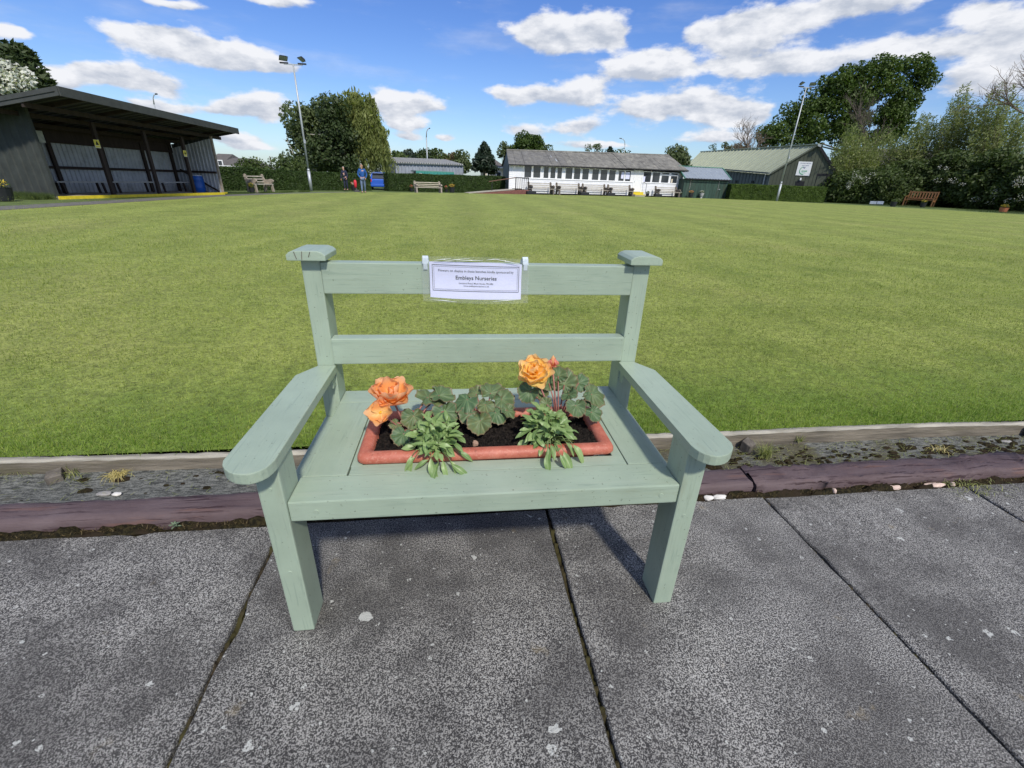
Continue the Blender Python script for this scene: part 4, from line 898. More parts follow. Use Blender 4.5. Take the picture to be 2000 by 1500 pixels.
M['tuft'] = leafmat('tuft_blade', (0.12, 0.17, 0.04), (0.36, 0.36, 0.14), 0.3, 0.5, 3)
tuft('grass_tuft', 1492, 893, .01, 110, .085, M['tuft'], 'yellowish grass tuft beside the dark wooden peg', 'grass tuft', 1, .012, .55)
tuft('grass_tuft', 1560, 862, .03, 30, .045, M['tuft'], 'small thin grass tuft against the edging board', 'grass tuft', 2, .012, .6)
tuft('grass_tuft', 145, 930, .01, 45, .06, M['tuft'], 'loose grass blades round the rotten peg at left', 'grass tuft', 3, .03, .8)
tuft('grass_tuft', 20, 925, .01, 45, .06, M['tuft'], 'dry grass blades at the left edge of the picture', 'grass tuft', 4, .03, 1.0)
tuft('grass_tuft', 1890, 948, .0, 150, .045, M['tuft'], 'dry grass growing in the joint at far right', 'grass tuft', 5, .07, 1.1, .435)
tuft('dried_grass_clump', 232, 928, .012, 120, .05, M['straw'], 'pale yellow clump of dried grass lying in the gutter', 'dried grass', 6, .016, 1.4, None, True)
tuft('dried_grass_clump', 1832, 878, .012, 30, .05, M['straw'], 'pale withered leaf scraps in the mossy gutter at right', 'dried grass', 7, .02, 1.4, None, True)
q = ZP(337, 1037, 0.004); wd = thing('weed', 'small grey green weed in the joint at left', 'weed', (q[0], .432, .004))
M['weedleaf'] = m_softleaf('weed_leaf', (0.13, 0.19, 0.11), (0.20, 0.27, 0.17), (.28, .33, .25)); wl = leaf_from_grid('leaf', 1, .34, M['weedleaf'], 6, 4, .5, .3, 3, .7)
for k in range(11):
    a = k * 2.4; o = link('leaf', wl, wd); orient(o, (0, 0, .004 + .001 * k), (math.cos(a), math.sin(a), .35 + .06 * k), (0, 0, 1), .022 - .0008 * k)

# ================================================================== BACKGROUND
M['blackclad'] = simple('black_green_cladding', (0.040, 0.046, 0.042), 0.75, 0.3, 3, bump=0.1, dirt=(0.07, 0.075, 0.06, 0.4))
M['blackroof'] = simple('dark_roof_felt', (0.055, 0.060, 0.058), 0.8, 0.25, 4, bump=0.2)
M['darktimber'] = simple('dark_brown_timber', (0.035, 0.024, 0.020), 0.8, 0.4, 10, stretch=(1, 1, .2), bump=.3)
M['greysheet'] = simple('grey_sheet_metal', (0.42, 0.44, 0.47), 0.6, 0.18, 3, bump=0.1, dirt=(.14, .14, .13, .4))
M['yellow'] = simple('yellow_paint', (0.72, 0.56, 0.03), 0.6, 0.2, 8)
M['benchplank'] = simple('pale_bench_plank', (0.40, 0.40, 0.38), 0.7, 0.25, 6)
M['blueplastic'] = simple('blue_plastic', (0.015, 0.10, 0.42), 0.35, 0.15, 5, bump=0)
M['galv'] = simple('galvanised_steel', (0.42, 0.45, 0.47), 0.45, 0.15, 3, metal=0.3, bump=0)
M['whitewall'] = simple('white_painted_boards', (0.78, 0.79, 0.82), 0.55, 0.07, 2, bump=0.1)
M['asbestos'] = simple('grey_lichened_roof_sheet', (0.165, 0.16, 0.145), 0.9, 0.45, 2.2, bump=0.4, bscale=14, dirt=(.30, .29, .25, .7))
M['asbestos2'] = simple('dull_grey_roof_sheet', (0.145, 0.142, 0.135), 0.9, 0.4, 2.2, bump=0.4, bscale=14, dirt=(.25, .24, .20, .5))
M['concrete'] = simple('bench_concrete', (0.30, 0.26, 0.21), 0.85, 0.3, 8, bump=0.2)
M['slat'] = simple('weathered_slat', (0.40, 0.37, 0.31), 0.7, 0.3, 8)
M['teak'] = simple('brown_varnished_timber', (0.26, 0.13, 0.055), 0.55, 0.3, 10)
M['potblack'] = simple('black_plastic_pot', (0.02, 0.022, 0.025), 0.5, 0.2, 5, bump=0)
M['potterra'] = simple('terracotta_pot', (0.45, 0.16, 0.08), 0.7, 0.2, 5, bump=0)
M['potgrey'] = simple('pale_grey_pot', (0.42, 0.42, 0.42), 0.7, 0.2, 5, bump=0)
M['brick'] = simple('red_brown_brick', (0.22, 0.095, 0.075), 0.85, 0.4, 12, bump=.3)
M['hallroof'] = simple('sage_green_roof_sheet', (0.375, 0.405, 0.300), 0.6, 0.10, 1.0, bump=0)
M['hallwall'] = simple('dark_olive_cladding', (0.075, 0.085, 0.060), 0.7, 0.15, 1.0, bump=0)
M['halltrim'] = simple('dark_grey_trim', (0.10, 0.12, 0.125), 0.6, 0.15, 2, bump=0)
M['greenshed'] = simple('dark_green_boards', (0.030, 0.062, 0.048), 0.7, 0.5, 4, stretch=(1, 1, .15), bump=.2, dirt=(.055, .05, .035, .5))
M['tealtrim'] = simple('teal_green_trim', (0.10, 0.26, 0.20), 0.6, 0.1, 5, bump=0)
M['blueroof'] = simple('blue_grey_metal_roof', (0.23, 0.265, 0.31), 0.5, 0.12, 2, bump=0)
M['greycont'] = simple('grey_painted_steel', (0.28, 0.31, 0.36), 0.6, 0.15, 2, bump=0, dirt=(.18, .18, .17, .4))
M['tealcont'] = simple('teal_painted_steel', (0.05, 0.27, 0.23), 0.6, 0.15, 2, bump=0)
M['cream'] = simple('cream_render', (0.60, 0.54, 0.44), 0.8, 0.1, 2)
M['rooftile'] = simple('brown_roof_tile', (0.115, 0.105, 0.095), 0.85, 0.3, 3, bump=.3)
M['bark'] = simple('grey_brown_bark', (0.12, 0.10, 0.08), 0.9, 0.35, 6, stretch=(1, 1, .3), bump=.5)
M['palebark'] = simple('pale_dead_branch', (0.42, 0.39, 0.34), 0.85, 0.3, 6)
M['twig'] = simple('brown_twig', (0.20, 0.155, 0.12), 0.9, 0.3, 5)
M['rail'] = simple('dark_railing_paint', (0.03, 0.03, 0.032), 0.5, 0.2, 5, bump=0); M['railwood'] = simple('handrail_wood', (0.14, 0.07, 0.045), 0.6, 0.2, 5)
def m_glass():
    m, t, b = new_mat('window_glass'); b.inputs['Base Color'].default_value = (0.035, 0.042, 0.05, 1); b.inputs['Roughness'].default_value = 0.06; b.inputs['Specular IOR Level'].default_value = 0.7
    oc = obj_coord(t); bp = t.add('ShaderNodeBump'); bp.inputs['Strength'].default_value = 0.12; bp.inputs['Distance'].default_value = 0.05; t.set(bp.inputs['Height'], t.noise(oc, 0.9, 2, .5)); t.l.new(bp.outputs[0], b.inputs['Normal']); return m
M['glass'] = m_glass()

# ---------------------------------------------------------------- foliage builders
def leaves(name, clumps, n, size, mat, parent, seed, aspect=1.0, shell=0.55, upbias=0.2, droop=0.0, wind=None, kind=None):
    """clumps: list of (centre, radii); quads scattered through the clumps, denser near their outer shell"""
    r = np.random.default_rng(seed); C_ = np.array([c for c, _ in clumps], float); R_ = np.array([q if hasattr(q, '__len__') else (q, q, q) for _, q in clumps], float)
    wt = (R_.prod(1)) ** (2 / 3); wt /= wt.sum(); idx = r.choice(len(C_), n, p=wt); d = r.normal(size=(n, 3)); d /= np.linalg.norm(d, axis=1, keepdims=True)
    rad = r.uniform(0, 1, n) ** (1 / 3); rad = rad * (1 - shell) + (0.82 + 0.25 * r.uniform(0, 1, n)) * shell
    P = C_[idx] + d * R_[idx] * rad[:, None]
    nr = d * 0.9 + r.normal(size=(n, 3)) * 0.75 + np.array([0, 0, upbias]); nr /= np.linalg.norm(nr, axis=1, keepdims=True)
    a = r.normal(size=(n, 3))
    if wind is not None: a = a * 0.45 + np.array(wind)
    if droop: a = a * (1 - droop) + np.array([0, 0, -1.6]) * droop
    t1 = np.cross(nr, a); t1 /= np.linalg.norm(t1, axis=1, keepdims=True) + 1e-9; t2 = np.cross(t1, nr)
    if wind is not None or droop: t2 = a / (np.linalg.norm(a, axis=1, keepdims=True) + 1e-9)
    s = size * r.uniform(0.55, 1.35, n)[:, None]; h = s * .5; l = h * aspect
    V = np.empty((n * 4, 3)); V[0::4] = P - t2 * l; V[1::4] = P + t1 * h * .62 - t2 * l * .1; V[2::4] = P + t2 * l; V[3::4] = P - t1 * h * .62 + t2 * l * .1
    V[:, 2] = np.maximum(V[:, 2], gz(60) - .3)
    o = bulk(name, V, np.arange(n * 4).reshape(n, 4), mat, parent, attr=np.clip(r.normal(.45, .22, n) + d[:, 2] * .1, 0, 1))
    if kind: o['kind'] = kind
    return o
def subclumps(blobs, m, rr, seed):
    r = np.random.default_rng(seed); out = []
    vol = np.array([np.prod(b[1]) ** (2 / 3) for b in blobs]); vol /= vol.sum()
    for i in range(m):
        b = blobs[r.choice(len(blobs), p=vol)]; d = r.normal(size=3); d /= np.linalg.norm(d); q = np.array(b[0]) + d * np.array(b[1]) * r.uniform(.45, .95)
        s_ = rr * r.uniform(.6, 1.4); out.append((q, (s_ * 1.15, s_ * 1.15, s_ * .85)))
    return out
def pb(px, py, hw, hh, Y, dy=None):        # blob given in photo pixels at world depth Y
    c = D(px, py, Y); s = 1 / ppm(c); rx = hw * s * .95; rz = hh * s * .95; return (c, (rx, dy if dy else (rx + rz) * .5, rz))
def crown_tree(name, label, cat, base_px, Y, blobs, n, size, mat, seed, sub=60, subr=.8, aspect=1.0, trunk=.22, group=None, bark='bark', limbs=14, droop=0, wind=None, shell=.55):
    B = D(base_px[0], base_px[1], Y); B[2] = gz(Y) - .02
    t_ = thing(name, label, cat, B, group=group); bl_ = [pb(*b[:4], b[4] if len(b) > 4 else Y) for b in blobs]
    cl = subclumps(bl_, sub, subr, seed); leaves('crown', cl + [(c, tuple(x * .7 for x in q)) for c, q in bl_], n, size, mat, t_, seed, aspect, shell, droop=droop, wind=wind)
    rr = random.Random(seed); m_ = MB(); cen_ = np.mean([c for c, _ in bl_], axis=0); fork = np.array([B[0] * .7 + cen_[0] * .3, B[1] * .7 + cen_[1] * .3, B[2] + (cen_[2] - B[2]) * .5])
    m_.tube([B, B + (fork - B) * .5 + np.array([rr.uniform(-.1, .1), 0, 0]), fork], [trunk, trunk * .8, trunk * .65], 9); m_.build('trunk', M[bark], t_, smooth=True); m2 = MB()
    for k in range(min(limbs, len(cl))):
        q = cl[rr.randrange(len(cl))][0]; mid = fork * .45 + q * .55 + np.array([rr.uniform(-.3, .3), rr.uniform(-.3, .3), rr.uniform(.0, .5)]); m2.tube([fork, mid, q], [trunk * .42, trunk * .22, .02], 6)
    if limbs: m2.build('limb', M[bark], t_, smooth=True)['kind'] = 'stuff'
    return t_
LF = dict(
    dark=leafmat('dark_leaf', (0.018, 0.034, 0.012), (0.065, 0.095, 0.030), .2),
    mid=leafmat('mid_leaf', (0.030, 0.055, 0.014), (0.105, 0.145, 0.040), .25),
    olive=leafmat('olive_willow_leaf', (0.095, 0.125, 0.028), (0.270, 0.300, 0.100), .35),
    grey=leafmat('grey_green_leaf', (0.045, 0.070, 0.026), (0.135, 0.170, 0.070), .25),
    syc=leafmat('sycamore_leaf', (0.022, 0.048, 0.008), (0.090, 0.140, 0.024), .25, nscale=.25),
    fir=leafmat('fir_needles', (0.010, 0.022, 0.014), (0.035, 0.055, 0.030), .1),
    hedge=leafmat('hedge_leaf', (0.016, 0.036, 0.008), (0.062, 0.105, 0.022), .2, nscale=1.2),
    hedgeb=leafmat('bright_hedge_leaf', (0.030, 0.062, 0.008), (0.110, 0.175, 0.028), .25, nscale=1.2),
    blossom=leafmat('white_blossom', (0.50, 0.50, 0.44), (0.80, 0.80, 0.76), .2),
    bush=leafmat('bush_leaf', (0.022, 0.042, 0.010), (0.085, 0.122, 0.032), .25, nscale=.8),
    will=leafmat('wind_blown_willow_leaf', (0.085, 0.115, 0.035), (0.285, 0.320, 0.130), .4),
    brown=leafmat('brownish_leaf', (0.07, 0.055, 0.025), (0.17, 0.14, 0.07), .2))
# ---- hedges
def hedge(name, label, A, B, wd, h0, h1, n, mat, seed, group=None, endtaper=0.0, top_j=.05, leaf=.085):
    A = np.array(A, float); B = np.array(B, float); L = np.linalg.norm(B[:2] - A[:2]); e = (B[:2] - A[:2]) / L; nn = np.array([-e[1], e[0]])
    if nn[1] < 0: nn = -nn
    t_ = thing(name, label, 'hedge', (A[0], A[1], gz(A[1])), group=group); r = np.random.default_rng(seed)
    def P(s, w_, z): q = A[:2] + e * s + nn * w_; return (q[0], q[1], gz(q[1]) + z)
    m_ = MB(); K = max(4, int(L / .6)); ring = []
    for i in range(K + 1):
        s = L * i / K; h = h0 + (h1 - h0) * i / K; i0 = .10
        ring.append([P(s, i0, -.05), P(s, i0, h - .14), P(s, i0 + .12, h - .07), P(s, wd - i0 - .1, h - .07), P(s, wd - i0, h - .15), P(s, wd - i0, -.05)])
    for i in range(K):
        for k in range(5): m_.quad(ring[i][k], ring[i + 1][k], ring[i + 1][k + 1], ring[i][k + 1])
    m_.add(ring[0], [tuple(range(6))]); m_.add(ring[-1], [tuple(range(6))[::-1]]); m_.build('branches', M['hedgecore'], t_)
    fr = h0 * L; tp = wd * L; en = wd * h0; tot = fr * 2 + tp + 2 * en; cnt = [int(n * q / tot) for q in (fr * 1.5, fr * .3, tp * 1.1, en, en)]
    PP = []; NN = []
    for which, c_ in enumerate(cnt):
        s = r.uniform(0, L, c_); u = r.uniform(0, 1, c_); hh = h0 + (h1 - h0) * s / L; hh = hh + top_j * np.sin(s * 1.7 + seed) * .5 + r.normal(0, top_j * .35, c_); q = np.abs(r.normal(0, .035, c_)) - .01 + .035 * np.sin(s * 5.1) * np.sin(u * 9 + s)
        if which == 0: w_ = q; z = u * hh; nv = -nn; nz = .25
        elif which == 1: w_ = wd - q; z = u * hh; nv = nn; nz = .1
        elif which == 2: w_ = u * wd; z = hh - q * .6; nv = nn * 0; nz = 1.0
        elif which == 3: w_ = u * wd; z = r.uniform(0, 1, c_) * hh; s = q; nv = -e; nz = .1
        else: w_ = u * wd; z = r.uniform(0, 1, c_) * hh; s = L - q; nv = e; nz = .1
        xy = A[:2] + np.outer(s, e) + np.outer(w_, nn); gzz = np.where(xy[:, 1] > .8, -SL * (xy[:, 1] - .8), 0)
        PP.append(np.column_stack([xy, z + gzz])); NN.append(np.tile(np.array([nv[0], nv[1], nz]), (c_, 1)))
    Pn = np.concatenate(PP); Nn = np.concatenate(NN) * .8 + r.normal(size=(len(Pn), 3)) * .6; Nn /= np.linalg.norm(Nn, axis=1, keepdims=True)
    a = r.normal(size=Nn.shape); t1 = np.cross(Nn, a); t1 /= np.linalg.norm(t1, axis=1, keepdims=True); t2 = np.cross(t1, Nn); s_ = leaf * r.uniform(.5, 1.3, len(Pn))[:, None]; V = np.empty((len(Pn) * 4, 3))
    V[0::4] = Pn - t2 * s_ * .6; V[1::4] = Pn + t1 * s_ * .4; V[2::4] = Pn + t2 * s_ * .6; V[3::4] = Pn - t1 * s_ * .4
    bulk('foliage', V, np.arange(len(V)).reshape(-1, 4), mat, t_, attr=r.uniform(0, 1, len(Pn))); return t_
M['hedgecore'] = simple('dark_hedge_twigs', (0.012, 0.018, 0.008), .95, .4, 6)

def hgt(P, py): return topz(P, py) - P[2]
# left hedge in two runs, divided by the gap with the car, then the run up to the clubhouse
hA = G(425, 376); hA = np.array([hA[0] - 3.5, hA[1] - 1.5, 0]); hB = G(560, 371.5); hC = G(722, 372.5); hD = G(757, 373.5); hE = G(990, 378)
hB[1] += .6; hC[1] += .8; hD[1] += .8; hE[1] += 1.5
hedge('clipped_hedge', 'tall clipped dark hedge behind the scrolled concrete bench, left end', hA, hB, 1.0, 1.45, 1.25, 26000, LF['hedge'], 1, 'clipped hedges round the green')
hedge('clipped_hedge', 'clipped hedge behind the two men and the left floodlight', hB + np.array([.03, 0, 0]), hC, 1.0, 1.22, 1.22, 26000, LF['hedge'], 2, 'clipped hedges round the green')
hedge('clipped_hedge', 'clipped hedge behind the pale slatted bench, ending at the clubhouse ramp', hD, hE, 1.1, 1.35, 1.45, 34000, LF['hedge'], 3, 'clipped hedges round the green')
rA = G(1424, 388); rB = G(1610, 393.5); rA = D(1424, 388, 50.0); rB = D(1609, 393, 48.5)
hedge('clipped_hedge', 'bright green clipped hedge in front of the olive green hall', rA, rB, 1.4, hgt(rA, 358), hgt(rB, 363), 34000, LF['hedgeb'], 4, 'clipped hedges round the green')

# ---------------------------------------------------------------- open fronted shelter
SA = np.array([-13.77, 18.43]); SBp = np.array([-11.52, 26.1]); e_ = (SBp - SA) / np.linalg.norm(SBp - SA); n_ = np.array([-e_[1], e_[0]]); SLn = float(np.linalg.norm(SBp - SA))
def S(s, d, z): q = SA + e_ * s + n_ * d; return np.array([q[0], q[1], gz(q[1]) + z])
shelter = thing('open_shelter', 'long black open-fronted shelter with sloping roof and benches inside, at left', 'shelter', S(0, 0, 0))
zl, zr = 2.98, 2.66; DEP = 2.45
fl_ = lambda s: zl + (zr - zl) * s / SLn
MB().obox(S(-.1, -.12, -.10), S(SLn + .1, -.12, -.10) - S(-.1, -.12, -.10), S(-.1, DEP + .1, 0) - S(-.1, -.12, 0), (0, 0, .17)).build('floor_slab', M['concrete'], shelter)
MB().obox(S(-.1, -.17, -.06), S(SLn + .1, -.17, -.06) - S(-.1, -.17, -.06), S(-.1, -.122, 0) - S(-.1, -.17, 0), (0, 0, .15)).build('step_edge', M['yellow'], shelter)
def corr(name, P, Q, zb0, zb1, zt0, zt1, depth, pitch, mat, nrm, parent, gap=0):
    """profiled sheeting between ground points P and Q as separate full-height sheets"""
    P = np.array(P, float); Q = np.array(Q, float); L = np.linalg.norm(Q - P); e = (Q - P) / L; sheets = max(1, int(round(L / (pitch * 4)))); out = []
    for k in range(sheets):
        m_ = MB(); s0 = L * k / sheets; s1 = L * (k + 1) / sheets - gap; cols = []
        nr_ = max(1, int(round((s1 - s0) / pitch)))
        for i in range(nr_):
            for f_, dd in ((0, 0), (.55, 0), (.65, depth), (.9, depth), (.999, 0)): cols.append((s0 + (s1 - s0) * (i + f_) / nr_, dd))
        V = []
        for s, dd in cols:
            q = P + e * s - nrm * dd; t = s / L; V += [(q[0], q[1], zb0 + (zb1 - zb0) * t), (q[0], q[1], zt0 + (zt1 - zt0) * t)]
        m_.add(V, [(2 * i, 2 * i + 2, 2 * i + 3, 2 * i + 1) for i in range(len(cols) - 1)]); out.append(m_.build(name, mat, parent))
    return out
g0 = lambda s, d: S(s, d, 0)
b0_, b1_ = S(0, DEP, .07), S(SLn, DEP, .07)
corr('back_sheet', b0_[:2], b1_[:2], b0_[2], b1_[2], b0_[2] + 2.45, b1_[2] + 2.35, .035, .19, M['greysheet'], n_, shelter)
a0, a1 = S(SLn, 0, .07), S(SLn, DEP, .07)
corr('side_sheet', a0[:2], a1[:2], a0[2], a1[2], a0[2] + 2.5, a1[2] + 2.0, .03, .19, M['greysheet'], e_, shelter)
a0, a1 = S(-.06, .02, .0), S(-.06, DEP + .6, .0)
corr('side_cladding', a0[:2], a1[:2], a0[2], a1[2], a0[2] + zl - .02, a1[2] + zl - .42, -.03, .30, M['blackclad'], -e_, shelter)
a0, a1 = S(SLn + .06, .02, .0), S(SLn + .06, DEP, .0)
corr('side_cladding', a0[:2], a1[:2], a0[2], a1[2], a0[2] + zr, a1[2] + zr - .4, .03, .30, M['blackclad'], e_, shelter)
MB().bar(S(-.03, -.01, 0), S(-.03, -.01, zl), .10, .06, up=(n_[0], n_[1], 0)).build('corner_post', M['blackclad'], shelter)
MB().bar(S(SLn + .02, .03, 0), S(SLn + .02, .03, zr), .09, .09, up=(n_[0], n_[1], 0)).build('corner_post', M['concrete'], shelter)
def s_at(px, py, d=0.0): P0 = S(0, d, 0); return onwall(P0, e_, px, py)
for (xb, yb) in ((222, 379), (312, 378), (380, 376)):
    s_, z_ = s_at(xb, yb, .12); MB().bar(S(s_, .12, .06), S(s_, .12, fl_(s_) - .25), .12, .12, up=(n_[0], n_[1], 0)).build('post', M['darktimber'], shelter)
for (xb, yb) in ((128, 376), (225, 376), (300, 375), (352, 373)):
    s_, z_ = s_at(xb, yb, DEP - .1); MB().bar(S(s_, DEP - .1, .06), S(s_, DEP - .1, 2.2), .13, .1, up=(n_[0], n_[1], 0)).build('wall_stud', M['darktimber'], shelter)
MB().bar(S(.05, DEP - .07, 1.02), S(SLn - .05, DEP - .07, 1.02), .06, .10).build('mid_rail', M['darktimber'], shelter)
MB().bar(S(.05, DEP - .07, 2.20), S(SLn - .05, DEP - .07, 2.14), .06, .55).build('top_rail', M['darktimber'], shelter)
MB().bar(S(SLn - .06, .1, 1.02), S(SLn - .06, DEP - .1, 1.02), .06, .10).build('mid_rail', M['darktimber'], shelter)
MB().bar(S(SLn - .08, .15, .12), S(SLn - .08, DEP - .3, 1.1), .05, .08).build('brace', M['darktimber'], shelter)
# roof: four corners found from the photograph
RL = ZP(111, 168, 3.28); RR = ZP(464, 251, 3.02)
nb = np.array([n_[0], n_[1]]); back = 5.0
RLb = np.array([RL[0] + n_[0] * back - e_[0] * .4, RL[1] + n_[1] * back - e_[1] * .4, 2.50]); RRb = np.array([RR[0] + n_[0] * 4.0, RR[1] + n_[1] * 4.0, 2.40])
def slabq(name, q, th, mat, parent):
    q = [np.array(v, float) for v in q]; m_ = MB(); lo = [v - np.array([0, 0, th]) for v in q]
    m_.add(q + lo, [(0, 1, 2, 3), (7, 6, 5, 4), (0, 4, 5, 1), (1, 5, 6, 2), (2, 6, 7, 3), (3, 7, 4, 0)]); return m_.build(name, mat, parent)
dn = np.array([0, 0, -.05]); slabq('roof', [RL + dn, RR + dn, RRb + dn, RLb + dn], .05, M['blackroof'], shelter)
def fascia(a, b_, h, th, parent, mat=M['blackroof'], name='fascia'):
    d = b_ - a; pn = np.array([d[1], -d[0], 0]); pn = pn / np.linalg.norm(pn) * th; m_ = MB(); m_.obox(a - np.array([0, 0, h]), d, pn, (0, 0, h + .004)); return m_.build(name, mat, parent)
fh = (168 - 185); fascia(RL, RR, .26, .035, shelter); fascia(RLb, RL, .25, .035, shelter); fascia(RR, RRb, .20, .035, shelter)
MB().quad(RL + dn * 2.2, RR + dn * 2.2, RRb + dn * 2.2, RLb + dn * 2.2).build('ceiling', M['black'], shelter)
for i in range(5):                          # rafters under the roof
    t = (i + .5) / 5; a = RL * (1 - t) + RR * t; b_ = RLb * (1 - t) + RRb * t; a = a + (b_ - a) * .03
    MB().bar(a - np.array([0, 0, .17]), b_ - np.array([0, 0, .17]), .06, .13).build('rafter', M['darktimber'], shelter)
for f_ in (.28, .5, .75):
    MB().bar(RL * (1 - f_) + RLb * f_ - np.array([0, 0, .30]), RR * (1 - f_) + RRb * f_ - np.array([0, 0, .30]), .08, .14).build('beam', M['darktimber'], shelter)
for i in range(28):
    t0 = i / 28; a = RL * (1 - t0) + RR * t0; b_ = RLb * (1 - t0) + RRb * t0; a = a + (b_ - a) * .02
    if i == 0: ribs = MB()
    ribs.bar(a - np.array([0, 0, .115]), b_ - np.array([0, 0, .115]), .12, .03)
ribs.build('roof_ribs', M['blackroof'], shelter)['kind'] = 'stuff'
# slatted benches inside, barrel, bin
def sbench(s0, s1, label):
    P = S((s0 + s1) / 2, DEP - .75, .07); t_ = thing('plank_bench', label, 'bench', P, group='plank benches inside the shelter'); q = lambda s, d, z: S(s, d, z + .07)
    for dd in (0.0, .17): m_ = MB().bar(q(s0, DEP - .92 + dd, .44), q(s1, DEP - .92 + dd, .44), .14, .045); m_.build('seat_plank', M['benchplank'], t_)
    for ss in (s0 + .25, s1 - .25):
        for dd in (-.95, -.65): MB().bar(q(ss, DEP + dd, 0), q(ss, DEP + dd * .93, .42), .06, .08, up=(n_[0], n_[1], 0)).build('leg', M['darktimber'], t_)
sb = [s_at(118, 356, DEP - .9)[0], s_at(208, 354, DEP - .9)[0], s_at(302, 354, DEP - .9)[0], s_at(362, 353, DEP - .9)[0]]
sbench(sb[0] - .2, sb[1] + .05, 'pale plank bench at the left end inside the black shelter'); sbench(sb[1] + .2, sb[2], 'pale plank bench in the middle of the black shelter'); sbench(sb[2] + .15, sb[3] + .1, 'pale plank bench nearest the blue barrel inside the shelter')
q_ = s_at(391, 375, 1.1)[0]; p = S(q_, 1.1, 0)
t_ = thing('barrel', 'blue plastic barrel at the right end inside the shelter', 'barrel', (p[0], p[1], gz(p[1]) + .05))
MB().lathe([(0, 0), (.24, 0), (.27, .03), (.285, .2), (.29, .22), (.29, .26), (.283, .28), (.29, .42), (.283, .58), (.29, .6), (.29, .64), (.27, .70), (.25, .76), (.235, .79)], 20).build('drum', M['blueplastic'], t_, local=True, smooth=True)
MB().lathe([(.24, .775), (.25, .78), (.25, .81), (.235, .815), (0, .815)], 20).build('lid', simple('pale_lid', (.5, .55, .62), .5), t_, local=True, smooth=False)
q_ = s_at(402, 374, 1.5)[0]; p2 = S(q_, 1.5, 0); t_ = MB().lathe([(0, 0), (.15, 0), (.19, .42), (.20, .42), (.20, .45), (.18, .45), (.14, .05), (0, .05)], 16, (p2[0], p2[1], gz(p2[1]) + .07)).build('bucket', M['potblack'], None, smooth=False); tag(t_, 'dark plastic bucket beside the blue barrel', 'bucket')
def wallsign(name, px, py, hw, hh, d, label, cat, cols, sym=True):
    s_, z_ = s_at(px, py, d); P = S(s_, d, 0); P[2] = z_; sc = 1 / ppm(P); w_ = hw * sc; h_ = hh * sc; t_ = thing(name, label, cat, P); e3 = np.array([e_[0], e_[1], 0]); n3 = np.array([n_[0], n_[1], 0])
    w_ = max(w_, .09)
    def pl(nm, x0, x1, z0, z1, off, mat): a = P + e3 * x0 - n3 * off + np.array([0, 0, z0]); MB().obox(a, e3 * (x1 - x0), -n3 * .004, (0, 0, z1 - z0)).build(nm, mat, t_)
    pl('board', -w_, w_, -h_, h_, 0, cols[0])
    if sym:
        pl('caption', -w_ * .8, w_ * .8, -h_ * .85, -h_ * .45, .0045, cols[1])
        a = P - n3 * .0085; MB().add([a + e3 * (-w_ * .6) + np.array([0, 0, -h_ * .25]), a + e3 * (w_ * .6) + np.array([0, 0, -h_ * .25]), a + np.array([0, 0, h_ * .75])], [(0, 1, 2)]).build('warning_triangle', M['black'], t_)
        pl('caption', -w_, w_, -h_ * .35, h_ * .95, .002, cols[2])
    return t_
cre = simple('cream_plate', (.72, .70, .52), .5, .1); yel = simple('yellow_plate', (.70, .60, .08), .5, .1)
wallsign('warning_sign', 189.5, 281, 5.4, 7.3, .04, 'yellow and white warning sign on the second post of the shelter', 'sign', (cre, yel, yel)); wallsign('warning_sign', 361.5, 300, 3.4, 5.5, .04, 'small yellow warning sign on the post near the blue barrel', 'sign', (cre, yel, yel))
wallsign('notice', 77, 267, 8, 10.5, DEP - .25, 'pale paper notice on the inside left of the shelter', 'notice', (simple('grey_paper', (.5, .52, .5), .7), None, None), False)

